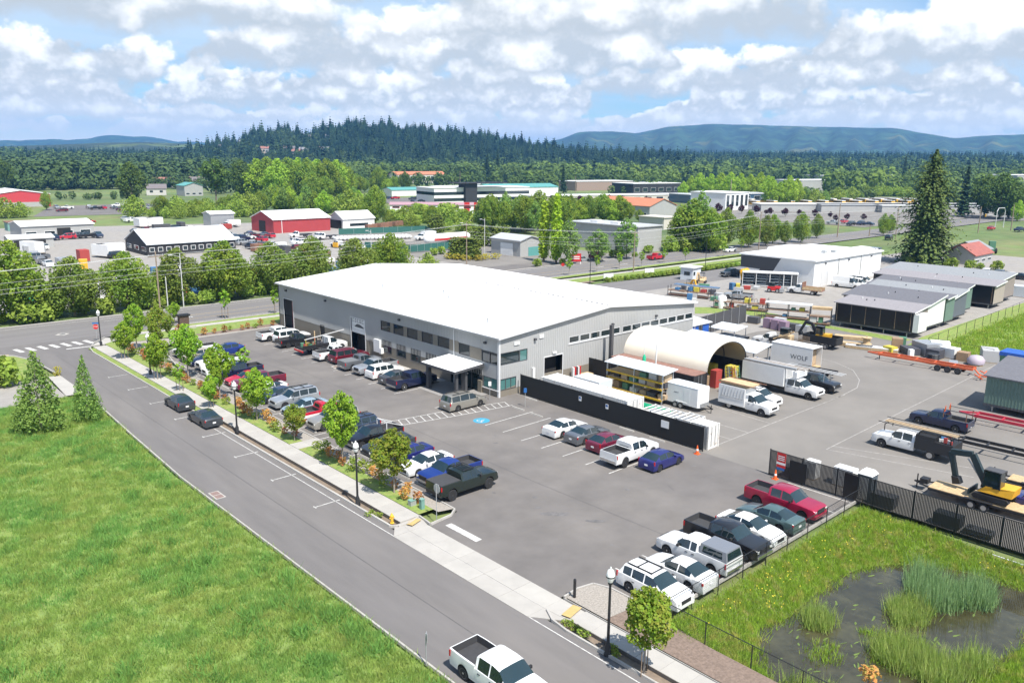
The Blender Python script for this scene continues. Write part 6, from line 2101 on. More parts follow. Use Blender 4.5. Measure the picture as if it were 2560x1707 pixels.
post_sign((56.45, 69.24), 2.3, 'white sign post behind the champagne minivan', 'parking_sign', (.3, .12), M_white, R(-60), pole=M_white)
post_sign((133.05, 128.70), 2.8, 'small red sign beside the main road behind the warehouse', 'road_sign', 'oct', M_sign_r, R(-50), r=.4)
t = thing('bollard', 'black bollard standing on the gravel corner kerb', 'bollard', (33.14, 30.45, .1))
MB().cyl((0, 0, 0), (0, 0, 1.15), .09, .09, 10).build('post', M_black, t)
MB().lathe([(.095, 0), (.08, .05), (.02, .07)], (0, 0, 1.15), 10).build('cap', M_black, t)
t = thing('fire_hydrant', 'yellow fire hydrant at the driveway corner of the pavement', 'hydrant', (30.75, 46.4, .03))
MB().lathe([(.16, 0), (.16, .06), (.11, .08), (.11, .5), (.15, .52), (.15, .56), (.10, .66), (.04, .74), (.04, .78)], n=12).build('barrel', M_hyd, t, smooth=40)
for a in (0, 90, 180):
 MB().cyl((0, 0, .42), (.2 * math.cos(R(a)), .2 * math.sin(R(a)), .42), .06, .06, 8).build('nozzle', M_hyd, t)
t = thing('utility_pedestal', 'pale green utility pedestal in the bed near the driveway', 'utility box', (*(33.76, 46.84), .1))
MB().box(-.15, .15, -.15, .15, 0, .75).build('body', M_teal, t)
MB().box(-.17, .17, -.17, .17, .75, .82).build('cap', M_teal, t)
t = thing('utility_box', 'small grey utility box beside the pale green pedestal', 'utility box', (*(33.60, 47.89), .1))
MB().box(-.25, .25, -.2, .2, 0, .4).build('body', M_sign_g, t)
MB().box(-.27, .27, -.22, .22, .4, .45).build('lid', M_teal, t)
t = thing('pillar_sign', 'dark brick pillar with black cap at the corner bed', 'pillar', (*(45.35, 123.98), .1))
MB().box(-.7, .7, -.45, .45, 0, 2.0).build('shaft', M_brick, t)
MB().box(-.9, .9, -.6, .6, 2.0, 2.22).build('cap', M_black, t)
MB().box(-1.0, 1.6, -.75, -.5, 0, .35).build('plinth', M_conc, t)

def traffic_cone(loc, label, s=1.0):
 t = thing('traffic_cone', label, 'cone', (*loc, 0))
 t.scale = (s, s, s)
 MB().box(-.19, .19, -.19, .19, 0, .04).build('base', M_cone, t)
 MB().lathe([(.14, .04), (.035, .72)], n=12).build('cone', M_cone, t, smooth=40)
 MB().lathe([(.104, .30), (.083, .44)], n=12).build('band', M_white, t)
traffic_cone((59.60, 40.25), 'orange traffic cone at the end of the black fence', 1.15)
traffic_cone((59.58, 32.43), 'orange traffic cone by the gate with the red sign', 1.15)
traffic_cone((56.92, 94.23), 'orange traffic cone in front of the open roller door')

# wheel stops
ws = MB().add([(-.9, -.09, 0), (.9, -.09, 0), (.9, .09, 0), (-.9, .09, 0), (-.9, -.05, .13), (.9, -.05, .13), (.9, .05, .13), (-.9, .05, .13)],
              [(0, 3, 2, 1), (4, 5, 6, 7), (0, 1, 5, 4), (1, 2, 6, 5), (2, 3, 7, 6), (3, 0, 4, 7)]).mesh('wheel_stop')
for yy in [47.6 + i * 2.87 for i in range(6)] + [68.7 + i * 2.85 for i in range(14)]:
 tag(mesh_obj('wheel_stop', ws, M_kerb, None, (36.55, yy, .002), R(90)), 'concrete wheel stop at the head of a stall along the street bed', 'wheel stop', 'wheel stops along the street bed')
for p, lab in (((60.05, 62.5), 'concrete wheel stop at the foot of the black fence near the building'), ((56.55, 60.8), 'concrete wheel stop before the blue wheelchair mark'),
               ((56.45, 57.9), 'concrete wheel stop in the stall beside the wheelchair mark'), ((60.0, 48.8), 'concrete wheel stop at the black fence behind the burgundy hatchback'), ((59.9, 45.0), 'concrete wheel stop at the black fence behind the lifted white pickup')):
 tag(mesh_obj('wheel_stop', ws, M_kerb, None, (*p, .002), R(90)), lab, 'wheel stop', 'wheel stops in the lot')
kerb('kerb_island', [(50.4, 88.9), (50.4, 88.2), (51, 87.9), (56.6, 87.9), (56.6, 88.9), (51, 89.1), (50.4, 88.9)], piece=1.6)
struct(MB().sheet(rect(50.6, 56.5, 88.0, 88.85), .1), 'island_soil', M_bark)

# ---- fences
def slat_fence(label, x, y0, y1, h, pitch, gap, width, see):
 t = thing('slat_fence', label, 'fence', (x, y0, 0))
 n = max(1, int(round(abs(y1 - y0) / pitch)))
 L = abs(y1 - y0) / n
 sg = 1 if y1 > y0 else -1
 m_ = MB()
 k = int(L / gap)
 for i in range(k):
  y_ = (i + .5) * L / k
  m_.box(-.012, .012, sg * y_ - width / 2, sg * y_ + width / 2, .12, h - .06)
 pm = m_.mesh('slats')
 rl = MB()
 for z in (.12, h - .07):
  rl.box(-.025, .025, min(0, sg * L), max(0, sg * L), z, z + .05)
 rm = rl.mesh('rails')
 for i in range(n):
  o = mesh_obj('slats', pm, M_slat, t, (0, sg * L * i, 0))
  o['kind'] = 'stuff'
  for z in (.12, h - .07):
   MB().box(-.025, .025, min(0, sg * L), max(0, sg * L), z, z + .05).build('rail', M_slat, t, (0.035, sg * L * i, 0))
 for i in range(n + 1):
  MB().box(-.04, .04, -.04, .04, 0, h + .03).build('post', M_black, t, (0.075, sg * L * i, 0))
 return t
F1 = slat_fence('long opaque black slat fence between the lot and the containers', 60.45, 64.7, 40.3, 2.35, 3.05, .088, .082, 0)
F2 = slat_fence('black slat fence beside the pond with daylight between its slats', 60.0, 33.3, -14, 2.3, 2.95, .105, .074, 1)
MB().box(-.06, -.035, -20.6, -19.7, 1.2, 1.9).build('notice', M_white, F1)
for yy in (-9.2, -12.9):
 s_ = MB().box(-.06, -.035, yy - .18, yy + .18, 1.35, 1.85).build('parking_plate', M_white, F1)
 MB().box(-.064, -.061, yy - .13, yy + .13, 1.55, 1.8).build('symbol', M_sign_b, s_)
# red warning board on the gate end
s_ = MB().box(-.09, -.06, -1.5, -.7, 1.0, 2.25).build('warning_board', M_sign_r, F2)
for k in range(3):
 MB().box(-.096, -.091, -1.4, -.8, 1.95 - k * .16, 2.02 - k * .16).build('lettering', M_white, s_)
MB().box(-.096, -.091, -1.5, -.7, 1.25, 1.45).build('white_panel', M_white, s_)
MB().box(-.096, -.091, -1.45, -.75, .78, .98).build('blue_panel', M_sign_b, F2)
MB().box(-.05, -.03, -3.3, -1.9, .2, 1.9).build('dark_panel', M_plast, F2)
MB().box(-.05, -.03, -7.6, -6.5, .15, 2.2).build('dark_panel', M_plast, F2)

def chain_fence(label, pts, h, pitch, group=None, mesh=True):
 t = thing('chain_link_fence', label, 'fence', (pts[0][0], pts[0][1], 0), 0, group)
 o = Vector((pts[0][0], pts[0][1], 0))
 for a, b in zip(pts[:-1], pts[1:]):
  a, b = Vector((*a, 0)) - o, Vector((*b, 0)) - o
  L = (b - a).length
  n = max(1, int(round(L / pitch)))
  for i in range(n + 1):
   p = a.lerp(b, i / n)
   MB().cyl((p.x, p.y, -.5), (p.x, p.y, h), .035, .035, 6).build('post', M_black, t)
  MB().cyl((a.x, a.y, h - .03), (b.x, b.y, h - .03), .024, .024, 6).build('top_rail', M_black, t)
  if mesh:
   w = MB()
   k = int(L / .16)
   d = (b - a) / L
   for i in range(-int(h / .16), k):
    for sg in (1, -1):
     s0, s1 = i * .16, i * .16 + h
     z0, z1 = .03, h - .05
     c0, c1 = max(0, s0), min(L, s1)
     if c1 <= c0:
      continue
     zz0 = z0 + (c0 - s0) / h * (z1 - z0)
     zz1 = z0 + (c1 - s0) / h * (z1 - z0)
     if sg < 0:
      zz0, zz1 = h - zz0, h - zz1
     p, q_ = a + d * c0, a + d * c1
     w.bar((p.x, p.y, zz0), (q_.x, q_.y, zz1), .004)
   ob = w.build('wire_mesh', M_black, t)
   ob['kind'] = 'stuff'
chain_fence('black chain link fence round the pond and along the bark path', [(59.9, 25.3), (34.95, 25.2), (34.75, -12)], 1.45, 2.9)
chain_fence('black chain link fence along the grass slope at the right edge', [(118.5, 34.8), (119.5, 43.5), (190, 45.5)], 1.8, 4.0, mesh=False)
struct(MB().sheet([(119.5, 43.3), (260, 45.6), (260, 47.5), (128.0, 47.5), (120, 46.6)], .012), 'grass_edge', M_lawn)
struct(MB().sheet([(128.01, -60), (260, -60), (260, 45.6), (119.5, 43.3), (118.5, 34.5), (128.01, 34)], .006), 'right_meadow', M_meadow)
N_ = 5000
xx = r_.uniform(121, 200, N_); yy = r_.uniform(20, 45, N_)
ok = (yy < 43.3 + (xx - 119.5) * .016) & (yy > 20)
blades('slope_grass', M_bank, np.stack([xx[ok], yy[ok]], 1), .3, .6, .13, 12, .45, 21)

# ---- containers
def container(label, loc, L, m, rz=0.0, W=2.44, H=2.6, roof=None, group=None, name='shipping_container', cat='container'):
 """loc = centre of the base, long side along local y"""
 t = thing(name, label, cat, (*loc, 0), rz, group)
 MB().box(-W / 2, W / 2, -L / 2, L / 2, .12, H - .08).build('body', m, t)
 MB().box(-W / 2 - .02, W / 2 + .02, -L / 2 - .02, L / 2 + .02, H - .08, H).build('roof', roof or m, t)
 MB().box(-W / 2 - .02, W / 2 + .02, -L / 2 - .02, L / 2 + .02, 0, .12).build('base_frame', m, t)
 c = MB()
 y_ = -L / 2 + .15
 while y_ < L / 2 - .2:
  for sx in (-1, 1):
   c.box(sx * W / 2 - .03, sx * W / 2 + .03, y_, y_ + .12, .14, H - .1)
  y_ += .28
 o = c.build('corrugation', m, t)
 o['kind'] = 'stuff'
 for sx in (-1, 1):
  MB().box(sx * .3 - .02, sx * .3 + .02, -L / 2 - .06, -L / 2 - .02, .2, H - .15).build('lock_bar', M_steel, t)
 for sx in (-1, 1):
  for sy in (-1, 1):
   MB().box(sx * (W / 2 + .005) - .08, sx * (W / 2 + .005) + .08, sy * (L / 2 + .005) - .08, sy * (L / 2 + .005) + .08, 0, H + .01).build('corner_post', m, t)
 return t
M_cont_w = mat('container_white', (.66, .65, .62), .6, var=.12, vscale=2, color2=(.42, .30, .22), c2lo=.62, c2hi=.72)
M_cont_k = mat('container_black', (.03, .03, .032), .6, var=.15, vscale=2)
M_cont_r = mat('container_rust', (.24, .13, .10), .8, var=.2, vscale=2)
cA = container('long white container standing right behind the black fence', (62.05, 55.6), 12.1, M_cont_w)
for k in range(9):
 MB().box(-1.15, 1.15, -5.4 + k * 1.3, -5.35 + k * 1.3, 2.6, 2.63).build('roof_rib', M_cont_r, cA)
container('rusty dark container carrying the left foot of the canvas shelter', (75.1, 57.0), 12.1, M_cont_k, roof=M_cont_r)
container('dark container carrying the right foot of the canvas shelter', (85.6, 57.0), 12.1, M_cont_k)
b_ = container('small white storage box at the gate end of the black fence', (62.0, 41.3), 2.1, M_cont_w, W=1.6, H=2.25, name='storage_box', cat='box')
# stacked crates behind the fence: open frames
for i, (yy, zz) in enumerate(((47.0, 2.0), (45.0, 2.0), (42.9, 2.15))):
 t = thing('steel_crate', ('open steel crate behind the black fence, farthest from the gate', 'open steel crate behind the black fence, middle of three', 'open steel crate behind the black fence, next to the white storage box')[i], 'crate', (62.0, yy, 0), 0, 'open steel crates behind the fence')
 for sx in (-1.15, 1.15):
  for sy in (-.85, .85):
   MB().box(sx - .05, sx + .05, sy - .05, sy + .05, 0, zz + .25).build('post', M_cont_w, t)
 for sy in (-.85, -.28, .28, .85):
  MB().box(-1.15, 1.15, sy - .04, sy + .04, zz + .1, zz + .2).build('bar', M_cont_w, t)
 for sx in (-1.15, 1.15):
  MB().box(sx - .04, sx + .04, -.85, .85, zz + .08, zz + .22).build('bar', M_cont_w, t)
 MB().box(-1.1, 1.1, -.8, .8, .2, zz - .15).build('panel_stack', M_steel, t)
# ---- hoop shelter
hs = thing('hoop_shelter', 'cream canvas hoop shelter spanning two dark containers', 'shelter', (80.4, 57.0, 2.62))
t = MB()
RX, RZ, LY, NA = 4.05, 2.92, 6.1, 28
prof = []
for k in range(NA + 1):
 a = math.pi * k / NA
 prof.append((-RX * math.cos(a), RZ * math.sin(a) ** .92))
ny_ = 8
for off, sg in ((0, 1), (.06, -1)):
 o0 = len(t.v)
 for j in range(ny_ + 1):
  for x, z in prof:
   t.v.append((x * (1 - off / RX), -LY + 2 * LY * j / ny_, z * (1 - off / RZ)))
 for j in range(ny_):
  for k in range(NA):
   f_ = (o0 + j * (NA + 1) + k, o0 + j * (NA + 1) + k + 1, o0 + (j + 1) * (NA + 1) + k + 1, o0 + (j + 1) * (NA + 1) + k)
   t.f.append(f_ if sg > 0 else f_[::-1])
 if sg > 0:
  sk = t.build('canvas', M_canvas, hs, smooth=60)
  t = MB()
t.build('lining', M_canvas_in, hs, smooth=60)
for j in range(5):
 y_ = -LY + .05 + j * (2 * LY - .1) / 4
 rb = MB()
 for (x0_, z0_), (x1_, z1_) in zip(prof[:-1], prof[1:]):
  rb.bar((x0_ * .975, y_, z0_ * .975), (x1_ * .975, y_, z1_ * .975), .08)
 rb.build('hoop', M_trimd, hs)
t = MB().add([(x, LY - .02, z) for x, z in prof], [tuple(range(NA + 1))[::-1]])
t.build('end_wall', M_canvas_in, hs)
# things in the shelter mouth
M_junk = [mat('junk_%d' % i, c, .7) for i, c in enumerate([(.5, .42, .05), (.35, .05, .04), (.06, .06, .07), (.4, .4, .4), (.3, .2, .12), (.05, .15, .3), (.5, .5, .48), (.08, .2, .12)])]
qj = random.Random(5)

def crate_at(x, y_, z, dx, dy, dz, m, label, group, name='crate', cat='crate', rz=0.0):
 t = thing(name, label, cat, (x, y_, z), rz, group)
 MB().box(-dx / 2, dx / 2, -dy / 2, dy / 2, .08, dz).build('body', m, t)
 MB().box(-dx / 2 + .02, dx / 2 - .02, -dy / 2 + .02, dy / 2 - .02, 0, .08).build('base', M_wood, t)
 return t
for i in range(14):
 crate_at(qj.uniform(77.2, 83.6), qj.uniform(50.6, 58), 0, qj.uniform(.5, 1.3), qj.uniform(.5, 1.3), qj.uniform(.6, 2.6), M_junk[qj.randrange(8)], 'crate or machine stored in the mouth of the canvas shelter', 'stores in the canvas shelter')
for i in range(8):
 t = thing('ladder', 'ladder or pole leaning in the shelter mouth', 'ladder', (qj.uniform(79, 83.5), qj.uniform(50, 51), 0), qj.uniform(-.5, .5), 'ladders in the shelter mouth')
 for sx in (-.2, .2):
  MB().bar((sx, 0, 0), (sx + .1, .6, 2.4), .05).build('rail', M_junk[i % 8], t)
 for k in range(6):
  MB().bar((-.2 + .1 * k / 6, .1 * k, .35 * (k + 1)), (.2 + .1 * k / 6, .1 * k, .35 * (k + 1)), .035).build('rung', M_junk[i % 8], t)
crate_at(79.0, 49.9, 0, 1.1, .9, 1.0, M_junk[0], 'yellow tank in front of the shelter mouth', None, 'tank', 'tank')
t = thing('tarpaulin', 'blue tarpaulin hanging at the right container of the shelter', 'tarp', (84.6, 50.7, 0))
tb = MB()
for k in range(12):
 x0_, x1_ = k * .17, (k + 1) * .17
 tb.add([(x0_, -.12 * (k % 2), .3), (x1_, -.12 * ((k + 1) % 2), .3), (x1_, -.12 * ((k + 1) % 2), 2.8), (x0_, -.12 * (k % 2), 2.8)], [(0, 1, 2, 3)])
tb.build('sheet', M_bluetarp, t)
MB().box(0, 2.1, .02, .06, 2.75, 2.85).build('rod', M_steel, t)
# ---- material rack with white roof and yellow beams
rk = thing('material_rack', 'roofed material rack with yellow beams full of cartons', 'rack', (69.9, 55.4, 0))
t = MB().add([(-1.25, -4.3, 3.45), (1.25, -4.3, 3.75), (1.25, 4.1, 3.75), (-1.25, 4.1, 3.45), (-1.25, -4.3, 3.52), (1.25, -4.3, 3.82), (1.25, 4.1, 3.82), (-1.25, 4.1, 3.52)],
             [(0, 3, 2, 1), (4, 5, 6, 7), (0, 1, 5, 4), (1, 2, 6, 5), (2, 3, 7, 6), (3, 0, 4, 7)])
t.build('roof', M_galv, rk)
for sx in (-.9, .9):
 for sy in (-3.9, 0, 3.9):
  MB().box(sx - .06, sx + .06, sy - .06, sy + .06, 0, 3.6).build('post', M_steel, rk)
for z in (.55, 1.75, 2.5):
 for sx in (-.98, .98):
  MB().box(sx - .05, sx + .05, -3.95, 3.95, z - .09, z + .09).build('beam', M_yel, rk)
 MB().box(-.9, .9, -3.9, 3.9, z + .0, z + .05).build('shelf', M_wood, rk)
for i in range(15):
 y_ = -3.6 + (i % 6) * 1.28 + qj.uniform(-.1, .1)
 z = (.6, 1.8, 2.55)[i // 6 % 3]
 hgt_ = qj.uniform(.4, .85)
 crate_at(69.9 + qj.uniform(-.2, .1), 55.4 + y_, z, 1.3, qj.uniform(.7, 1.1), hgt_, [M_cardboard, M_junk[2], M_cardboard, M_junk[6], M_junk[7]][i % 5], 'carton stored on the roofed yellow rack', 'cartons on the roofed rack', 'carton', 'carton')
t = thing('pipe_bundle', 'bundle of bright green pipes lying before the roofed rack', 'pipes', (67.6, 53.2, 0))
for k in range(7):
 MB().cyl((k * .16 - .5, -4, .1 + .1 * (k % 2)), (k * .16 - .5, 3, .1 + .1 * (k % 2)), .07, .07, 7).build('pipe', M_greenp, t)
t = thing('patio_umbrella', 'closed green and white umbrella standing behind the roofed rack', 'umbrella', (73.2, 57.4, 0))
MB().cyl((0, 0, 0), (0, 0, 5.4), .04, .04, 8).build('pole', M_white, t)
MB().lathe([(.1, 2.5), (.24, 2.65), (.2, 3.7), (.05, 4.0)], n=10).build('canopy', M_greenp, t, smooth=40)
t = thing('white_pole', 'tall white pole leaning beside the closed green umbrella', 'pole', (73.4, 55.9, 0))
MB().cyl((0, 0, 0), (.1, 0, 5.6), .1, .08, 8).build('shaft', M_white, t)
MB().lathe([(.16, 0), (.16, .1)], n=8).build('foot', M_steel, t)
# ---- low roof next to the shelter
rf = thing('open_shed', 'open shed with a long white sheet roof right of the canvas shelter', 'shed', (89.3, 57.5, 0))
t = MB().add([(-1.9, -6.0, 2.9), (1.9, -6.0, 3.5), (1.9, 6.0, 3.5), (-1.9, 6.0, 2.9), (-1.9, -6.0, 2.98), (1.9, -6.0, 3.58), (1.9, 6.0, 3.58), (-1.9, 6.0, 2.98)],
             [(0, 3, 2, 1), (4, 5, 6, 7), (0, 1, 5, 4), (1, 2, 6, 5), (2, 3, 7, 6), (3, 0, 4, 7)])
t.build('roof', M_galv, rf)
for sx in (-1.7, 1.7):
 for sy in (-5.6, 0, 5.6):
  MB().box(sx - .06, sx + .06, sy - .06, sy + .06, 0, 3.0 + (sx + 1.7) * .15).build('post', M_steel, rf)
rf2 = thing('table_shelter', 'small white sheet roof over black material stacks', 'shed', (102.2, 65.0, 0))
t = MB().add([(-1.7, -2.2, 2.0), (1.7, -2.2, 2.35), (1.7, 2.2, 2.35), (-1.7, 2.2, 2.0), (-1.7, -2.2, 2.07), (1.7, -2.2, 2.42), (1.7, 2.2, 2.42), (-1.7, 2.2, 2.07)],
             [(0, 3, 2, 1), (4, 5, 6, 7), (0, 1, 5, 4), (1, 2, 6, 5), (2, 3, 7, 6), (3, 0, 4, 7)])
t.build('roof', M_galv, rf2)
for sx in (-1.5, 1.5):
 for sy in (-2.0, 2.0):
  MB().box(sx - .05, sx + .05, sy - .05, sy + .05, 0, 2.1).build('post', M_steel, rf2)
for k in range(3):
 MB().box(-1.3, 1.3, -2.4 - k * .2, 2.0 - k * .3, .15 + k * .3, .4 + k * .3).build('stack', M_plast, rf2)
# blue tarped shed at the far corner of the warehouse and the dark screen beside it
t = thing('lean_to', 'white lean-to with blue tarpaulin curtains at the warehouse corner', 'shed', (97.0, 68.6, 0))
MB().add([(-3.2, -2.2, 2.9), (3.2, -2.2, 2.9), (3.2, 3, 3.5), (-3.2, 3, 3.5), (-3.2, -2.2, 3.0), (3.2, -2.2, 3.0), (3.2, 3, 3.6), (-3.2, 3, 3.6)], [(0, 3, 2, 1), (4, 5, 6, 7), (0, 1, 5, 4), (1, 2, 6, 5), (2, 3, 7, 6), (3, 0, 4, 7)]).build('roof', M_galv, t)
for x0_, x1_ in ((-2.9, -.9), (-.7, .1), (1.1, 2.6)):
 MB().box(x0_, x1_, -2.0, -1.96, .2, 2.8).build('curtain', M_bluetarp, t)
for x0_ in (-3.1, 0.4, 3.0):
 MB().box(x0_, x0_ + .12, -2.1, -1.98, 0, 2.9).build('post', M_trimd, t)
sc = thing('screen_fence', 'tall dark mesh screen fence with steel posts behind the warehouse', 'fence', (101.5, 69.8, 0))
for k in range(6):
 a0, a1 = Vector((k * 2.6, k * .25, 0)), Vector(((k + 1) * 2.6, (k + 1) * .25, 0))
 MB().add([(a0.x, a0.y, .1), (a1.x, a1.y, .1), (a1.x, a1.y, 2.9), (a0.x, a0.y, 2.9), (a0.x, a0.y + .02, .1), (a1.x, a1.y + .02, .1), (a1.x, a1.y + .02, 2.9), (a0.x, a0.y + .02, 2.9)],
             [(0, 1, 2, 3), (7, 6, 5, 4), (0, 4, 5, 1), (1, 5, 6, 2), (2, 6, 7, 3), (3, 7, 4, 0)]).build('mesh_panel', M_trimd, sc)
 MB().cyl((a0.x, a0.y - .05, 0), (a0.x, a0.y - .05, 3.1), .05, .05, 6).build('post', M_steel, sc)
t = thing('gate_post', 'tall black steel post standing at the gable wall', 'post', (74.9, 63.9, 0))
MB().box(-.2, .2, -.2, .2, 0, 6.2).build('shaft', M_trimd, t)
MB().box(-.35, .35, -.35, .35, 0, .15).build('foot', M_trimd, t)
slat_fence('short black slat fence running along the gable yard', 72.4, 66.0, 62.4, 2.3, 1.8, .09, .07, 0)
t = thing('rack_panels', 'stack of red and white boards leaning at the gable wall', 'boards', (68.9, 64.6, 0))
for k in range(5):
 MB().box(k * .28, k * .28 + .2, -.1, .2, 0, 1.7).build('board', [M_white, M_sign_r, M_trimd, M_white, M_sign_r][k], t)
crate_at(71.0, 64.3, 0, 1.4, 1.0, .7, M_wood, 'low pallet of lumber at the gable wall', None, 'lumber_stack', 'lumber')
crate_at(66.2, 64.5, 0, 1.2, 1.0, 1.2, M_white, 'white air conditioner at the gable wall corner', None, 'air_conditioner', 'air conditioner')
crate_at(66.8, 59.5, 0, 2.2, 3.8, 1.9, M_galv, 'pale blue topped utility trailer behind the white container', None, 'utility_trailer', 'trailer')

# ---- trailers and trucks
def std_wheel(par, x, y_, r, w=.24, m=None):
 t = MB()
 t.lathe([(r * .6, -w / 2), (r * .94, -w / 2), (r, -w / 3), (r, w / 3), (r * .94, w / 2), (r * .6, w / 2)], n=16)
 me = t.mesh('wheel', 40)
 me.transform(Matrix.Rotation(math.pi / 2, 4, 'X'))
 o = mesh_obj('wheel', me, M_tyre, par, (x, y_, r))
 t = MB().lathe([(r * .6, -w / 2 - .005), (r * .3, -w / 2 + .03), (r * .3, w / 2 - .03), (r * .6, w / 2 + .005)], n=14)
 me = t.mesh('rim')
 me.transform(Matrix.Rotation(math.pi / 2, 4, 'X'))
 mesh_obj('rim', me, m or M_rim, o)
 return o
t = thing('cargo_trailer', 'white enclosed cargo trailer parked in front of the roofed rack', 'trailer', (70.85, 49.45, 0), R(-90))
MB().add([(-2.1, -1.0, .5), (1.9, -1.0, .5), (2.15, -.75, .5), (2.15, .75, .5), (1.9, 1.0, .5), (-2.1, 1.0, .5), (-2.1, -1.0, 2.55), (1.9, -1.0, 2.55), (2.15, -.75, 2.55), (2.15, .75, 2.55), (1.9, 1.0, 2.55), (-2.1, 1.0, 2.55)],
         [(5, 4, 3, 2, 1, 0), (0, 1, 7, 6), (1, 2, 8, 7), (2, 3, 9, 8), (3, 4, 10, 9), (4, 5, 11, 10), (5, 0, 6, 11), (6, 7, 8, 9, 10, 11)]).build('body', M_white, t)
MB().add([(-2.12, -1.02, 2.551), (1.95, -1.02, 2.551), (2.17, 0, 2.551), (1.95, 1.02, 2.551), (-2.12, 1.02, 2.551), (-2.0, 0, 2.72), (1.7, 0, 2.72)], [(0, 1, 6, 5), (1, 2, 6), (2, 3, 6), (3, 4, 5, 6), (4, 0, 5)]).build('roof', M_galv, t)
MB().box(1.92, 2.165, -.78, .78, .5, .95).build('stone_guard', M_steel, t)
MB().box(.2, .95, -1.015, -1.003, .6, 2.3).build('door', M_white, t)
MB().box(-1.1, -.72, -1.012, -1.003, 1.66, 1.72).build('logo_stroke', M_trimd, t)
MB().box(-.62, -.55, -1.012, -1.003, 1.62, 1.76).build('logo_stroke', M_trimd, t)
for sx in (-.75, -.05):
 for sy in (-1, 1):
  std_wheel(t, sx - .1, sy * .98, .34)
MB().bar((2.1, -.6, .5), (3.2, 0, .5), .09).build('tongue', M_black, t)
MB().bar((2.1, .6, .5), (3.2, 0, .5), .09).build('tongue', M_black, t)
MB().cyl((3.0, 0, .0), (3.0, 0, .9), .04, .04, 6).build('jack', M_black, t)
MB().box(-.75, .6, -1.06, -.98, .7, .78).build('fender', M_white, t)

SV = car('shortcab', 'white', (74.75, 42.9), -90, 'white ladder van with a plywood loaded roof rack', GY, name='service_truck', cat='truck')
MB().box(-4.6, -1.42, -1.1, 1.1, .55, 2.55).build('service_body', M_white, SV)
MB().box(-4.7, -1.0, -1.0, 1.0, 2.72, 2.86).build('plywood_load', M_plywood, SV)
for k in range(2):
 MB().box(-4.7, -.2, -1.05 + k * 2.0, -.95 + k * 2.0, 2.86, 2.94).build('rack_rail', M_rust, SV)
for k in range(8):
 MB().bar((-4.2 + k * .36, -1.13, 1.35), (-4.0 + k * .36, -1.13, 2.4), .03).build('ladder_rung', M_steel, SV)
MB().box(-4.3, -1.5, -1.15, -1.12, 1.33, 1.38).build('ladder_rail', M_steel, SV)
for sy in (-1, 1):
 std_wheel(SV, -3.3, sy * .92, .42)
BT = car('cab', 'white', (84.15, 43.2), -90, 'white crew cab box truck with lumber and pipes on its roof', GY, name='box_truck', cat='truck')
MB().box(-7.3, -1.95, -1.2, 1.2, .95, 3.05).build('box', M_white, BT)
MB().box(-7.2, -.6, -1.15, -.85, 3.08, 3.3).build('pipe_load', M_steel, BT)
for k in range(5):
 MB().cyl((-7.4, -.6 + k * .26, 3.16), (.2, -.6 + k * .26, 3.16), .06, .06, 6).build('pipe', M_polew if k % 2 else M_stake, BT)
MB().box(-7.3, -1.9, -.95, .95, .55, .95).build('chassis', M_black, BT)
MB().box(-.9, -.4, -1.15, 1.15, 2.2, 2.9).build('bulkhead', M_white, BT)
for sy in (-1, 1):
 std_wheel(BT, -4.9, sy * .95, .42, .4)
# ladder rack of the black pickup
t = [o for o in COL.objects if o.get('label', '').startswith('black pickup with an overhead')][0]
for x in (-2.6, -.6, 1.6):
 for sy in (-.85, .85):
  MB().box(x - .03, x + .03, sy - .03, sy + .03, 1.2, 2.25).build('rack_post', M_steel, t)
 MB().box(x - .03, x + .03, -.85, .85, 2.2, 2.26).build('rack_bar', M_steel, t)
for k in range(3):
 MB().cyl((-3.4, -.6 + k * .5, 2.32), (3.6, -.6 + k * .5, 2.32), .05, .05, 6).build('pipe', M_polew, t)
t = [o for o in COL.objects if o.get('label', '').startswith('navy pickup with a pipe rack')][0]
for x in (-2.5, -.4):
 for sy in (-.85, .85):
  MB().box(x - .03, x + .03, sy - .03, sy + .03, 1.2, 2.1).build('rack_post', M_rust, t)
for sy in (-.85, .85):
 for z in (1.6, 2.06):
  MB().box(-2.6, -.3, sy - .025, sy + .025, z, z + .05).build('rack_rail', M_trimd, t)
for y_ in (-.5, .7):
 MB().add([(-.5, y_, 1.9), (-.5, y_ + .4, 1.9), (-.6, y_ + .2, 2.6), (-.52, y_ + .2, 2.6)], [(0, 1, 2), (1, 0, 3)]).build('flag', M_cone, t)
t = [o for o in COL.objects if o.get('label', '').startswith('black pickup with a pale steel rack')][0]
MB().bar((-.9, -.8, 1.2), (-.9, -.8, 2.0), .06).build('rack_post', M_white, t)
MB().bar((-.9, .8, 1.2), (-.9, .8, 2.0), .06).build('rack_post', M_white, t)
MB().bar((-.9, -.8, 1.97), (-.9, .8, 1.97), .06).build('rack_bar', M_white, t)
for sy in (-.8, .8):
 MB().bar((-.9, sy, 1.97), (-2.6, sy, 1.3), .05).build('rack_brace', M_white, t)
t = [o for o in COL.objects if o.get('label', '').startswith('lifted dark green')][0]
for sy in (-.7, .7):
 MB().box(-.5, .6, sy - .03, sy + .03, 2.06, 2.12).build('roof_rack_rail', M_black, t)
for k in range(5):
 MB().box(-.5 + k * .26, -.45 + k * .26, -.7, .7, 2.08, 2.11).build('roof_rack_bar', M_black, t)
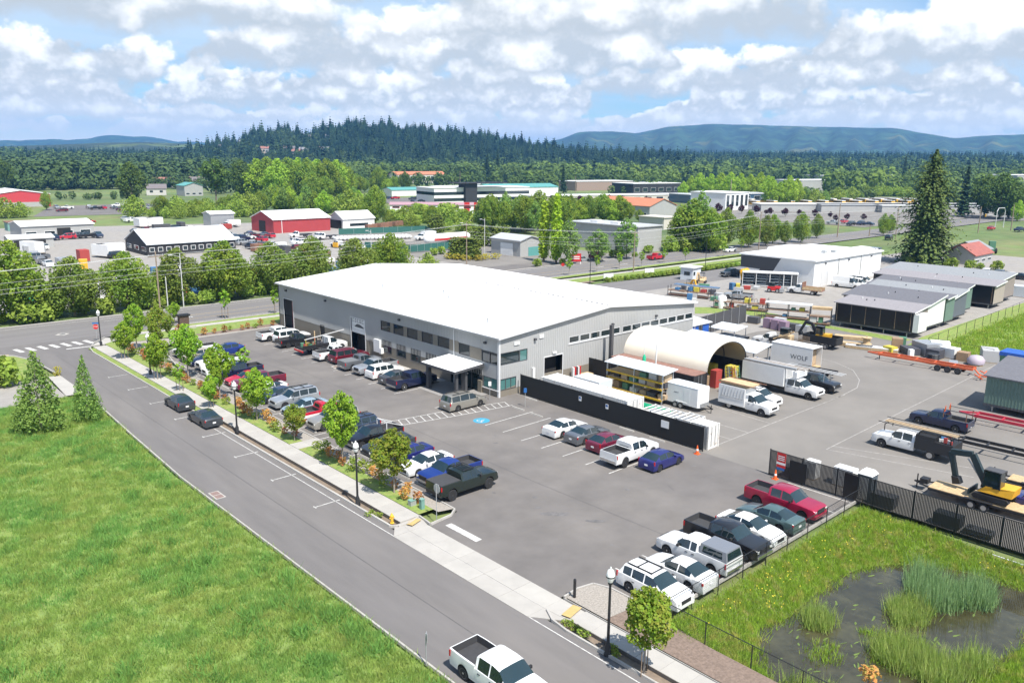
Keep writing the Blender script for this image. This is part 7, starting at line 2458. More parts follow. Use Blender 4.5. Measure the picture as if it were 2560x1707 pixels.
# white truck with dark tool body
UT = car('cab', 'white', (75.1, 29.0), 90, 'white crew cab truck with a black tool body and lumber on its rack', GY, name='utility_truck', cat='truck')
MB().box(-5.2, -1.95, -1.08, 1.08, .75, 1.75).build('tool_body', M_black, UT)
MB().box(-3.6, -1.95, -1.05, 1.05, 1.751, 2.1).build('tool_cabinet', M_black, UT)
for k in range(3):
 MB().box(-3.3 + k * .5, -3.2 + k * .5, -1.1, -1.075, 1.3, 1.42).build('latch', M_steel, UT)
for k in range(4):
 MB().box(-5.1, 1.2, -.5 + k * .2, -.36 + k * .2, 2.35, 2.43).build('plank', M_plywood if k % 2 else M_stake, UT)
for x in (-4.9, -2.2, .9):
 for sy in (-.9, .9):
  MB().box(x - .03, x + .03, sy - .03, sy + .03, 1.7, 2.35).build('rack_post', M_black, UT)
 MB().box(x - .03, x + .03, -.95, .95, 2.28, 2.34).build('rack_bar', M_black, UT)
for sy in (-.95, .95):
 MB().box(-5.2, 1.5, sy - .025, sy + .025, 2.44, 2.49).build('rack_rail', M_black, UT)
for i in range(12):
 MB().cbox((qj.uniform(-5, -3.9), qj.uniform(-.8, .8), 1.8 + qj.uniform(0, .25)), (qj.uniform(.1, .4), qj.uniform(.1, .3), qj.uniform(.1, .5)), qj.uniform(0, 3)).build('tool', M_junk[qj.randrange(8)], UT)
for sy in (-1, 1):
 std_wheel(UT, -3.3, sy * .93, .44, .34)
# flatbed service truck at the building
FT = car('shortcab', 'white', (55.9, 97.4), 0, 'white service truck with a black flatbed of hoses and cable reels', GB, name='service_truck', cat='truck')
MB().box(-5.4, -1.45, -1.15, 1.15, .85, 1.05).build('flatbed', M_black, FT)
for sy in (-1.1, 1.1):
 MB().box(-5.4, -1.45, sy - .04, sy + .04, 1.05, 1.4).build('side_board', M_black, FT)
for i in range(10):
 MB().lathe([(.25, 0), (.25, .5)], n=10).build('drum', M_junk[qj.randrange(8)], FT, (qj.uniform(-4.8, -1.9), qj.uniform(-.8, .8), 1.06))
MB().bar((-5.0, -.9, 2.2), (1.2, -.6, 2.75), .1).build('long_pipe', M_polew, FT)
MB().bar((-3.0, 0, 1.1), (-3.0, 0, 3.0), .12).build('mast', M_plywood, FT)
for k in range(3):
 MB().bar((-4.8 + k * 1.3, -.9, 1.1), (-4.8 + k * 1.3, -.9, 2.3), .06).build('stake', M_junk[k], FT)
for sy in (-1, 1):
 std_wheel(FT, -3.4, sy * .93, .44, .34)
MB().box(-5.5, -5.4, -1.2, 1.2, .55, .75).build('bumper', M_sign_r, FT)

def flat_trailer(label, loc, rz, L=6.0, W=2.2, deck=M_wood, group=None, axles=(-.4, .5), name='flatbed_trailer'):
 t = thing(name, label, 'trailer', (*loc, 0), rz, group)
 n = 7
 for k in range(n):
  MB().box(-L / 2, L / 2, -W / 2 + k * W / n + .01, -W / 2 + (k + 1) * W / n - .01, .66, .72).build('deck_plank', deck, t)
 for sy in (-1, 1):
  MB().box(-L / 2, L / 2, sy * W / 2 - .04, sy * W / 2 + .04, .48, .66).build('frame_rail', M_black, t)
  MB().box(axles[0] - .55, axles[-1] + .55, sy * (W / 2 + .17) - .16, sy * (W / 2 + .17) + .16, .74, .79).build('fender', M_black, t)
  for a in axles:
   std_wheel(t, a, sy * (W / 2 + .17), .34)
  MB().bar((L / 2, sy * W * .35, .55), (L / 2 + 1.4, 0, .55), .1).build('tongue', M_black, t)
 MB().cyl((L / 2 + 1.2, .0, .05), (L / 2 + 1.2, 0, 1.2), .05, .05, 6).build('jack', M_black, t)
 MB().box(L / 2 + .3, L / 2 + .9, -.35, .35, .6, 1.0).build('tool_chest', M_black, t)
 return t

def excavator(label, loc, rz, z=0.0, s=1.0, m_body=None, m_arm=None, cab=True, group=None, pose=0):
 t = thing('excavator', label, 'excavator', (*loc, z), rz, group)
 t.scale = (s, s, s)
 mb, ma = m_body or M_cy, m_arm or M_cy
 for sy in (-1, 1):
  tr = MB()
  pts = [(-1.1, .12), (-1.25, .32), (-1.1, .52), (1.1, .52), (1.25, .32), (1.1, .12)]
  tr.add([(x, sy * .75 - .2, zz) for x, zz in pts] + [(x, sy * .75 + .2, zz) for x, zz in pts], [tuple(range(6)), tuple(range(6, 12))[::-1]] + [(k, 6 + k, 6 + (k + 1) % 6, (k + 1) % 6) for k in range(6)])
  tr.build('track', M_black, t)
 MB().lathe([(.5, .4), (.5, .68)], n=14).build('turntable', M_black, t)
 MB().add([(-1.35, -.8, .68), (.9, -.9, .68), (.9, .9, .68), (-1.35, .8, .68), (-1.45, -.7, 1.3), (.4, -.9, 1.15), (.4, .9, 1.15), (-1.45, .7, 1.3)],
             [(0, 3, 2, 1), (4, 5, 6, 7), (0, 1, 5, 4), (1, 2, 6, 5), (2, 3, 7, 6), (3, 0, 4, 7)]).build('engine_house', mb, t)
 if cab:
  c = MB().add([(-.55, -.05, 1.16), (.75, -.05, 1.0), (.75, .85, 1.0), (-.55, .85, 1.16), (-.5, 0, 2.35), (.55, 0, 2.35), (.55, .8, 2.35), (-.5, .8, 2.35)],
                     [(0, 3, 2, 1), (0, 1, 5, 4), (1, 2, 6, 5), (2, 3, 7, 6), (3, 0, 4, 7), (4, 5, 6, 7)]).build('cab', M_carglass, t)
  MB().box(-.56, .62, -.04, .86, 2.351, 2.42).build('cab_roof', M_trimd, c)
  for x, y_ in ((-.52, 0), (.66, 0), (.66, .82), (-.52, .82)):
   MB().bar((x, y_, 1.1), (x * .9, y_, 2.36), .07).build('cab_pillar', M_black, c)
 else:
  for x, y_ in ((-.6, -.5), (.4, -.5), (.4, .5), (-.6, .5)):
   MB().bar((x, y_, 1.15), (x, y_, 2.3), .06).build('canopy_post', M_black, t)
  MB().box(-.7, .5, -.6, .6, 2.3, 2.36).build('canopy', M_black, t)
 pts = [(.8, 1.0), (1.9, 2.9), (3.4, 2.7)] if pose == 0 else [(.8, 1.0), (1.6, 2.4), (2.6, 2.6)]
 tip = (2.9, .9) if pose == 0 else (3.4, 1.0)
 MB().bar((pts[0][0], -.3, pts[0][1]), (pts[1][0], -.3, pts[1][1]), .34, .44).build('boom', ma, t)
 MB().bar((pts[1][0], -.3, pts[1][1]), (pts[2][0], -.3, pts[2][1]), .32, .42).build('boom', ma, t)
 MB().bar((pts[2][0], -.3, pts[2][1]), (tip[0], -.3, tip[1]), .28, .36).build('stick', ma, t)
 MB().cyl((pts[0][0] + .3, -.3, pts[0][1] + .1), (pts[1][0] + .3, -.3, pts[1][1] - .4), .06, .06, 6).build('hydraulic_ram', M_steel, t)
 MB().add([(tip[0] - .3, -.6, tip[1]), (tip[0] + .2, -.6, tip[1]), (tip[0] + .05, -.6, tip[1] - .6), (tip[0] - .5, -.6, tip[1] - .45), (tip[0] - .3, 0, tip[1]), (tip[0] + .2, 0, tip[1]), (tip[0] + .05, 0, tip[1] - .6), (tip[0] - .5, 0, tip[1] - .45)],
             [(0, 1, 2, 3), (7, 6, 5, 4), (0, 4, 5, 1), (1, 5, 6, 2), (2, 6, 7, 3), (3, 7, 4, 0)]).build('bucket', M_black, t)
 MB().cbox((1.5, 0, .4), (.1, 1.7, .4)).build('dozer_blade', ma, t)
 return t
TR = flat_trailer('black flatbed trailer with wooden deck carrying a yellow excavator', (66.9, 18.9), R(91), L=7.5, W=2.1)
excavator('yellow excavator with dark arm loaded on the flatbed trailer by the fence', (66.9, 18.2), R(88), .72, 1.05, m_arm=mat('dark_arm', (.015, .03, .035), .5))
excavator('small excavator with yellow tail standing in the black dump trailer', (109.5, 54.4), R(95), .8, .95, m_arm=M_black, pose=1)
excavator('yellow excavator parked before the long storage container', (155.61, 92.94), R(160), 0, 1.15, cab=False, group='excavators in the back yard')
excavator('tan excavator lying low beside the machines near the white booth', (147.72, 101.32), R(200), 0, .95, m_body=M_plywood, m_arm=M_plywood, cab=False, group='excavators in the back yard', pose=1)
excavator('small bright yellow machine behind the warehouse eave', (139.39, 98.45), R(250), 0, .8, cab=False, group='excavators in the back yard', pose=1)
t = thing('dump_trailer', 'black dump trailer holding the small excavator', 'trailer', (109.6, 54.2, 0), R(90))
for sy in (-1, 1):
 MB().box(-2.5, 2.5, sy * 1.05 - .05, sy * 1.05 + .05, .7, 1.75).build('side_wall', M_black, t)
for x in (-2.5, 2.5):
 MB().box(x - .05, x + .05, -1.0, 1.0, .7, 1.7).build('end_wall', M_black, t)
MB().box(-2.5, 2.5, -1.0, 1.0, .66, .78).build('floor', M_black, t)
for a in (-.9, -.05):
 for sy in (-1, 1):
  std_wheel(t, a - .2, sy * 1.2, .38)
MB().box(-1.7, .35, -1.42, -1.1, .85, .9).build('fender', M_steel, t)
# skid steer on a white flatbed truck
t = car('shortcab', 'white', (104.2, 60.2), 95, 'white flatbed truck hauling a tan skid steer past the shelter', GY, name='flatbed_truck', cat='truck')
MB().box(-6.2, -1.45, -1.15, 1.15, .85, 1.0).build('flatbed', M_black, t)
for k in range(12):
 MB().bar((-6.1 + k * .14, -1.1, 1.0), (-6.1 + k * .14, -1.1, 2.0), .05).build('stake', M_stake, t)
 MB().bar((-6.1 + k * .14, 1.1, 1.0), (-6.1 + k * .14, 1.1, 2.0), .05).build('stake', M_stake, t)
for sy in (-1, 1):
 std_wheel(t, -4.0, sy * .93, .45, .36)
 std_wheel(t, -5.0, sy * .93, .45, .36)
t = thing('skid_steer', 'tan skid steer loader riding on the white flatbed truck', 'loader', (104.0, 57.0, 1.0), R(95))
MB().box(-1.1, .5, -.7, .7, .3, 1.1).build('body', M_plywood, t)
MB().box(-.6, .5, -.5, .5, 1.1, 2.0).build('cab', M_carglass, t)
MB().box(-.65, .55, -.55, .55, 2.0, 2.08).build('cab_roof', M_trimd, t)
for sy in (-.75, .75):
 MB().bar((-1.0, sy, 1.5), (1.4, sy, .4), .14, .2).build('lift_arm', M_plywood, t)
 for x in (-.7, .5):
  std_wheel(t, x, sy, .38)
MB().box(1.3, 1.9, -.9, .9, .1, .6).build('bucket', M_black, t)

def chassis(label, loc, rz, L, m, W=2.2, axles=(), group=None, z=.7):
 """bare trailer frame of long beams and cross members"""
 t = thing('trailer_chassis', label, 'trailer', (*loc, 0), rz, group)
 for sy in (-1, 1):
  MB().box(-L / 2, L / 2, sy * W * .32 - .07, sy * W * .32 + .07, z, z + .28).build('main_beam', m, t)
 k = int(L / 2)
 for i in range(k + 1):
  x = -L / 2 + .1 + i * (L - .2) / k
  MB().box(x - .06, x + .06, -W * .32 + .072, W * .32 - .072, z + .06, z + .22).build('cross_member', m, t)
 for a in axles:
  for sy in (-1, 1):
   std_wheel(t, a, sy * W * .46, .4, .3, M_rimd)
  MB().cyl((a, -W * .45, .4), (a, W * .45, .4), .06, .06, 6).build('axle', M_black, t)
 for sy in (-1, 1):
  MB().bar((L / 2, sy * W * .32, z + .12), (L / 2 + 1.6, 0, z + .05), .12, .16).build('tongue', m, t)
 MB().box(L / 2 - .05, L / 2 + .05, -.05, .05, 0, z).build('landing_leg', M_black, t)
 return t
chassis('long orange trailer chassis with three axles before the scrap heap', (108.9, 39.7), R(93), 11.6, M_orange, axles=(-4.2, -3.0, -1.8))
chassis('crimson trailer chassis in front of the green module', (89.3, 22.2), R(92), 9.5, M_chred, axles=(-3,))
chassis('black trailer chassis beside the white tool truck', (80.0, 19.8), R(92), 10.5, M_black, axles=(-2.5, -1.6), group='black trailer frames')
chassis('short black trailer chassis lying beyond the box marked with letters', (93.6, 46.8), R(95), 5.0, M_black, axles=(-1,), group='black trailer frames')
flat_trailer('small flat trailer with a wooden deck at the right picture edge', (73.3, 17.4), R(92), L=3.2, W=1.6, axles=(0,))
t = thing('orange_frames', 'heap of bent orange frames beside the end of the long chassis', 'scrap', (108.3, 31.5, 0))
for i in range(14):
 a = Vector((qj.uniform(-1.5, 1.5), qj.uniform(-2, 2), qj.uniform(.1, .6)))
 b = a + Vector((qj.uniform(-1.5, 1.5), qj.uniform(-1.5, 1.5), qj.uniform(0, .9)))
 MB().bar(a, b, .12).build('frame_bar', M_orange, t)
# white box with lettering
WB_ = thing('cargo_box', 'open-ended white box body with dark letters on its side', 'box', (97.1, 51.4, 0), 0)
MB().box(-1.25, -1.2, -2.9, 2.9, .15, 2.7).build('side_wall', M_white, WB_)
MB().box(1.2, 1.25, -2.9, 2.9, .15, 2.7).build('side_wall', M_white, WB_)
MB().box(-1.2, 1.2, 2.85, 2.9, .15, 2.7).build('end_wall', M_white, WB_)
MB().box(-1.27, 1.27, -2.92, 2.92, 2.7, 2.78).build('roof', M_white, WB_)
MB().box(-1.2, 1.2, -2.9, 2.85, .05, .15).build('floor', M_wood, WB_)
MB().box(-1.15, 1.15, -2.2, 2.6, .15, 2.2).build('cargo', M_cardboard, WB_)
text(WB_, 'WOLF', .85, (-1.256, -1.1, 1.3), M_trimd, (math.pi / 2, 0, -math.pi / 2))
# scrap heap by the fence
GJ = 'scrap heap by the orange chassis'
for i, (p, d, m) in enumerate([((116.11, 46.39), (1.4, 1.4, 1.7), M_junk[4]), ((112.94, 43.15), (.6, .6, 1.1), M_white), ((116.57, 42.56), (3.2, 2.4, 1.7), M_steel), ((117.98, 41.37), (1.6, 2.4, 1.8), M_white),
                               ((116.98, 39.73), (2.2, 1.6, 1.4), M_white), ((114.80, 44.05), (2.4, 1.8, 1.0), M_junk[2]), ((112.27, 37.47), (2, 1.0, .6), M_steel), ((116.48, 37.75), (1.4, 1.4, 1.2), M_junk[4]),
                               ((119.56, 47.08), (1.2, 1.0, 1.2), M_junk[7]), ((114.03, 46.41), (1.5, 1.2, .8), M_junk[0]), ((119.21, 35.43), (3.0, 2.0, 1.6), M_junk[3]), ((114.82, 40.75), (1.8, 1.6, 1.3), M_junk[2])]):
 crate_at(p[0], p[1], 0, *d, m, 'scrap bin or tank in the heap behind the orange chassis', GJ, 'scrap_bin', 'scrap bin', qj.uniform(0, 1.5))
t = thing('cable_coil', 'fat black coil of pipe in the scrap heap', 'coil', (*(111.72, 39.84), 0), R(10))
for k in range(5):
 MB().lathe([(.75, 0), (.85, .12), (.75, .24)], (0, 0, .02), 14).build('turn', M_black, t, (0, 0, k * .26))
t = thing('wrapped_bale', 'lilac plastic wrapped bale near the orange frames', 'bale', (*(115.18, 35.75), 0))
MB().lathe([(.3, 0), (1.0, .2), (1.1, .7), (.7, 1.2), (.1, 1.35)], n=11).build('bale', M_pink, t, smooth=60)
MB().lathe([(.9, 0), (.9, .12)], n=11).build('base', M_wood, t)
t = thing('skip_bin', 'blue and green open skip behind the green module', 'bin', (*(119.69, 31.92), 0))
MB().box(-1.4, 1.4, -2, 2, .1, 1.2).build('body', M_junk[7], t)
MB().box(-1.5, 1.5, -2.1, 2.1, 1.2, 1.7).build('load', M_bluetarp, t)
# lumber piles, spool, pallets
for i, (p, L) in enumerate((((113.20, 51.95), 3.0), ((112.73, 50.21), 3.5), ((113.45, 48.04), 5.5), ((117.88, 53.62), 5.0), ((131.38, 65.50), 3.2))):
 t = thing('lumber_stack', ('short lumber stack beside the dump trailer', 'white-topped lumber stack at the yard edge', 'long flat stack of white boards at the yard edge', 'long low stack of boards on the grass', 'stack of planks on the far cantilever rack')[i], 'lumber', (*p, .0 if i < 4 else 1.2), R(100 + i * 4))
 for k in range(4):
  for j in range(3):
   MB().box(-L / 2, L / 2, -.6 + j * .42, -.22 + j * .42, .05 + k * .12, .15 + k * .12).build('board', M_white if (i in (1, 2) and k == 3) else M_plywood, t)
t = thing('cable_spool', 'empty wooden cable spool on the grass edge', 'spool', (*(116.41, 50.88), 0))
MB().lathe([(.75, 0), (.75, .08), (.45, .1), (.45, .9), (.75, .92), (.75, 1.0)], n=16).build('spool', M_plywood, t)
MB().lathe([(.1, 1.0), (.1, 1.05)], n=8).build('hub', M_stake, t)
for k in range(3):
 crate_at(*(115.83, 66.46), 0, 1.2, 1.2, 1.6, M_purple, 'lilac grey pallet cage beside the long rack', 'lilac pallet cages', 'pallet_cage', 'cage').location = ((115.83, 66.46)[0] - k * .25, (115.83, 66.46)[1] - k * 1.5, 0)
for i, (p, m) in enumerate((((117.09, 62.81), M_trimd), ((116.82, 61.14), M_steel), ((119.65, 66.63), M_junk[3]), ((117.34, 69.94), M_trimd))):
 crate_at(*p, 0, 1.3, 1.8, 1.1, m, 'grey stillage in the row behind the flatbed truck', 'stillages behind the flatbed truck', 'stillage', 'stillage', R(10))

def canti_rack(label, a, b, h, roof=None, group='storage racks in the back yard', load=True, depth=1.4):
 a, b = Vector((*a, 0)), Vector((*b, 0))
 L = (b - a).length
 t = thing('storage_rack', label, 'rack', (a.x, a.y, 0), math.atan2(b.y - a.y, b.x - a.x), group)
 n = max(1, int(L / 2.8))
 for i in range(n + 1):
  for y_ in (0, depth):
   MB().box(i * L / n - .05, i * L / n + .05, y_ - .05, y_ + .05, 0, h).build('upright', M_trimd, t)
 for z in (.3, h * .55):
  for y_ in (0, depth):
   MB().box(0, L, y_ - .04, y_ + .04, z - .06, z + .06).build('beam', M_rust, t)
  MB().box(0, L, .05, depth - .05, z + .07, z + .1).build('shelf', M_stake, t)
 if roof:
  MB().box(-.2, L + .2, -.3, depth + .3, h, h + .08).build('roof', roof, t)
 if load:
  for i in range(int(L / 1.3)):
   if qj.random() < .75:
    z = .41 if qj.random() < .5 else h * .55 + .11
    MB().box(i * 1.3 + .1, i * 1.3 + qj.uniform(.7, 1.2), .1, depth - .2, z, z + qj.uniform(.3, .9)).build('load', M_junk[qj.randrange(8)], t)
 return t
canti_rack('long pallet rack under a narrow white roof beside the gravel yard', (123.35, 71.41), (125.98, 64.85), 2.6, M_galv)
canti_rack('short cantilever rack with planks next to the black module', (123.34, 63.56), (124.53, 60.53), 2.6)
canti_rack('low pipe rack piled with steel behind the warehouse eave', (129.16, 96.23), (131.03, 88.19), 2.0)
canti_rack('dark rail rack running across the gravel yard', (123.90, 82.13), (127.54, 73.64), 2.4)
for k in range(14):
 pass
t = thing('pipe_stack', 'stack of long grey pipes on the low rack behind the warehouse', 'pipes', (*(130.00, 95.55), 2.02), math.atan2((131.03, 88.19)[1] - (129.16, 96.23)[1], (131.03, 88.19)[0] - (129.16, 96.23)[0]))
for k in range(8):
 MB().cyl((0, k * .16, .1 + .1 * (k % 2)), (9, k * .16, .1 + .1 * (k % 2)), .07, .07, 6).build('pipe', M_junk[5] if k % 3 else M_steel, t)
# machines scattered in the gravel yard
for i in range(16):
 p = (qj.uniform(126, 150), qj.uniform(86, 100))
 crate_at(*p, 0, qj.uniform(.8, 2.2), qj.uniform(.6, 1.4), qj.uniform(.5, 1.5), M_junk[qj.randrange(8)], 'small machine or pallet standing in the gravel yard', 'machines in the gravel yard', 'machine', 'machine', qj.uniform(0, 3))
for i in range(9):
 p = (qj.uniform(116, 136), qj.uniform(72, 84))
 t = thing('steel_cage', 'open steel frame or cage standing in the gravel yard', 'frame', (*p, 0), qj.uniform(0, 3), 'steel frames in the gravel yard')
 for x in (-.6, .6):
  for y_ in (-.5, .5):
   MB().bar((x, y_, 0), (x, y_, 1.3), .06).build('post', M_trimd, t)
 for z in (.3, 1.3):
  for x in (-.6, .6):
   MB().bar((x, -.5, z), (x, .5, z), .05).build('bar', M_stake, t)
  for y_ in (-.5, .5):
   MB().bar((-.6, y_, z), (.6, y_, z), .05).build('bar', M_stake, t)
t = thing('white_tank', 'upright white tank at the edge of the gravel yard', 'tank', (*(125.04, 81.18), 0))
MB().lathe([(.8, 0), (.8, 2.0), (.6, 2.3), (.1, 2.4)], n=14).build('tank', M_white, t, smooth=50)
MB().lathe([(.85, 0), (.85, .1)], n=14).build('base', M_conc, t)
struct(MB().sheet([(122.23, 84.92), (116.90, 81.14), (123.97, 76.60), (121.46, 69.78), (122.82, 62.77), (122.77, 58.36), (121.41, 48.33), (124.59, 47.58), (124.99, 59.83), (126.96, 68.93), (128.69, 79.59)], .012), 'yard_grass_strip', M_lawn)
# red loader, flatbed truck, storage container, booth, dumpster
t = thing('red_loader', 'small red and grey loader in front of the long storage container', 'loader', (*(148.95, 84.80), 0), R(-70))
MB().box(-1.2, 1.2, -.7, .7, .4, 1.2).build('body', M_sign_r, t)
MB().box(-.9, .2, -.6, .6, 1.2, 2.0).build('cab', M_carglass, t)
MB().box(1.2, 1.9, -.8, .8, .2, .9).build('bucket', M_steel, t)
for x in (-.8, .8):
 for sy in (-.75, .75):
  std_wheel(t, x, sy, .42)
t = car('shortcab', 'white', (151.6, 81.5), 100, 'white flatbed truck with a rusty wooden bed in the gravel yard', GY, name='flatbed_truck', cat='truck')
MB().box(-5.4, -1.45, -1.1, 1.1, .85, 1.0).build('flatbed', M_rust, t)
for sy in (-1.05, 1.05):
 MB().box(-5.4, -1.5, sy - .05, sy + .05, 1.0, 1.5).build('side_board', M_plywood, t)
MB().box(-1.6, -1.5, -1.1, 1.1, 1.0, 2.4).build('headboard', M_rust, t)
for sy in (-1, 1):
 std_wheel(t, -3.6, sy * .92, .44, .34)
SCt = thing('storage_container', 'long white open-fronted storage container against the white building', 'container', (155.0, 89.4, 0), R(-58))
MB().box(-5.5, 5.5, -1.2, -1.15, .2, .35).build('sill', M_white, SCt)
MB().box(-5.6, 5.6, -1.3, 1.3, 2.9, 3.1).build('roof', M_white, SCt)
MB().box(-5.5, 5.5, 1.1, 1.2, 0, 2.9).build('back_wall', M_white, SCt)
for x in (-5.5, -2.75, 0, 2.75, 4.3, 5.45):
 MB().box(x - .06, x + .06, -1.2, 1.1, 0, 2.9).build('bulkhead', M_white, SCt)
for k in range(4):
 for z in (.5, 1.1, 1.7, 2.3):
  MB().box(-5.4 + k * 2.5, -3.2 + k * 2.5, -.9, 1.0, z, z + .06).build('shelf', mat('shelf_grey', (.25, .3, .35), .6), SCt)
bo = thing('gate_booth', 'small white gatehouse with a flat roof by the back lane', 'booth', (150.8, 106.4, 0), R(8))
MB().box(-1.9, 1.9, -1.5, 1.5, 0, 2.7).build('wall', M_galv, bo)
MB().box(-2.2, 2.2, -1.8, 1.8, 2.7, 2.9).build('roof', M_white, bo)
MB().box(.4, 1.3, -1.53, -1.5, 0, 2.1).build('door', M_white, bo)
for x in (-1.2, ):
 MB().box(x - .4, x + .4, -1.53, -1.5, 1.1, 1.9).build('window', M_glass, bo)
MB().box(-1.93, -1.9, -.8, .6, 1.1, 1.9).build('window', M_glass, bo)
dm = thing('dumpster', 'dark blue roll-off dumpster heaped with lumber scrap', 'dumpster', (193.5, 76.2, 0), R(-80))
for sy in (-1.2, 1.2):
 MB().box(-3.2, 3.2, sy - .06, sy + .06, .2, 2.3).build('side_wall', M_bluep, dm)
 for k in range(9):
  MB().box(-3.1 + k * .75, -3.0 + k * .75, sy * 1.08 - .06, sy * 1.08 + .06, .2, 2.2).build('rib', M_bluep, dm)
for x in (-3.2, 3.2):
 MB().box(x - .06, x + .06, -1.14, 1.14, .2, 2.3).build('end_wall', M_bluep, dm)
MB().box(-3.2, 3.2, -1.14, 1.14, .2, .3).build('floor', M_bluep, dm)
MB().box(-3.1, 3.1, -1.1, 1.1, .3, 1.9).build('load', M_stake, dm)
for i in range(14):
 a = Vector((qj.uniform(-2.8, 2.8), qj.uniform(-.9, .9), 1.95))
 MB().bar(a, a + Vector((qj.uniform(-.9, .9), qj.uniform(-.5, .5), qj.uniform(.2, .7))), .12, .06).build('scrap_board', M_plywood, dm)

# ---- manufactured house modules
def module(label, x0, x1, y0, y1, z0, hl, hr, m_end, m_side, m_roof, ribs=True, group='house modules waiting in the back yard', battens=True):
 """shed-roofed house half on stands; hl/hr = wall height at x0 and x1"""
 t = thing('house_module', label, 'module', (x0, y0, z0), 0, group)
 W, L = x1 - x0, y1 - y0
 MB().add([(0, 0, 0), (0, L, 0), (0, L, hl), (0, 0, hl), (.1, 0, 0), (.1, L, 0), (.1, L, hl), (.1, 0, hl)], [(3, 2, 1, 0), (4, 5, 6, 7), (0, 1, 5, 4), (1, 2, 6, 5), (2, 3, 7, 6), (3, 0, 4, 7)]).build('open_side', m_side, t)
 MB().add([(.1, 0, 0), (W, 0, 0), (W, 0, hr), (.1, 0, hl), (.1, .1, 0), (W, .1, 0), (W, .1, hr), (.1, .1, hl)], [(0, 1, 2, 3), (7, 6, 5, 4), (0, 4, 5, 1), (1, 5, 6, 2), (2, 6, 7, 3), (3, 7, 4, 0)]).build('end_wall', m_end, t)
 MB().add([(.1, L - .1, 0), (W, L - .1, 0), (W, L - .1, hr), (.1, L - .1, hl), (.1, L, 0), (W, L, 0), (W, L, hr), (.1, L, hl)], [(0, 1, 2, 3), (7, 6, 5, 4), (0, 4, 5, 1), (1, 5, 6, 2), (2, 6, 7, 3), (3, 7, 4, 0)]).build('end_wall', m_end, t)
 MB().box(W - .1, W, .1, L - .1, 0, hr).build('rear_wall', m_end, t)
 MB().box(0, W, 0, L, -.25, 0).build('floor_frame', M_trimd, t)
 MB().add([(-.25, -.3, hl + .02), (W, -.3, hr + .02), (W, L + .3, hr + .02), (-.25, L + .3, hl + .02), (-.25, -.3, hl + .14), (W, -.3, hr + .14), (W, L + .3, hr + .14), (-.25, L + .3, hl + .14)],
             [(0, 3, 2, 1), (4, 5, 6, 7), (0, 1, 5, 4), (1, 2, 6, 5), (2, 3, 7, 6), (3, 0, 4, 7)]).build('roof', m_roof, t)
 MB().bar((-.25, -.33, hl + .02), (W, -.33, hr + .02), .04, .2).build('rake_board', M_white, t)
 if battens:
  n = 6
  for k in range(n):
   y_ = .3 + k * (L - .6) / (n - 1)
   MB().box(-.04, 0, y_ - .04, y_ + .04, .1, hl - .1).build('batten', M_stake, t)
 for k in range(4):
  y_ = .8 + k * (L - 1.6) / 3
  for x in (.4, W - .4):
   MB().cyl((x, y_, -z0), (x, y_, -.25), .09, .09, 6).build('stand', M_steel, t)
 for k in range(3):
  fx, fy = qj.uniform(.3, .8) * W, qj.uniform(.15, .85) * L
  z = hl + (hr - hl) * fx / W + .14
  MB().cyl((fx, fy, z - .05), (fx, fy, z + .25), .09, .09, 8).build('roof_vent', M_trimd if k else M_white, t)
 return t
M_tanv = mat('tan_vinyl', (.36, .31, .27), .7, var=.04)
M_dgrey = mat('slate_siding', (.11, .125, .15), .7)
M_brown = mat('taupe_siding', (.26, .22, .20), .7)
m1 = module('black-wrapped house module with a mauve grey roof nearest the yard', 125.6, 131.0, 48.3, 60.4, .9, 2.9, 3.5, M_brown, M_plast, M_shingle3)
MB().box(-.02, 3.2, -.9, -.1, -.0, 2.7).build('porch_end', M_white, m1)
module('white-ended house module with a grey roof behind the black-wrapped one', 131.4, 138.2, 48.5, 62, .9, 3.3, 4.3, M_white, M_tanv, M_shingle, battens=False)
module('dark green house module in the row', 138.5, 142.0, 48.4, 63, .9, 3.6, 3.9, M_green, M_green, M_shingle, battens=False)
module('slate grey house module in the row', 142.3, 149.0, 49, 64, .9, 3.0, 4.0, M_dgrey, M_dgrey, M_shingle2, battens=False)
module('teal grey house module set back in the row', 149.3, 156, 50.5, 66, .9, 3.0, 4.0, M_green, M_dgrey, M_shingle, battens=False)
module('second black-wrapped house module farther along the row', 162.5, 168.0, 49.0, 71, .9, 3.2, 3.7, M_tanv, M_plast, M_shingle3)
module('farthest house module with white trim and a pale roof', 168.4, 177.5, 50.2, 72, .9, 3.4, 4.2, M_brown, M_tanv, M_shingle2, battens=False)
gm = module('sage green house module on steel stands at the right edge', 94.0, 101.0, 13.5, 27.9, .9, 2.9, 3.9, M_green, M_green, M_shingle, battens=False)
for k in range(44):
 MB().box(-.03, 0, k * .32 + .15, k * .32 + .2, 0, 2.88).build('siding_batten', M_green, gm)
t = crate_at(182.5, 50.5, 0, 2.2, 3.6, 2.2, M_galv, 'grey enclosed trailer behind the farthest module', None, 'cargo_trailer', 'trailer')
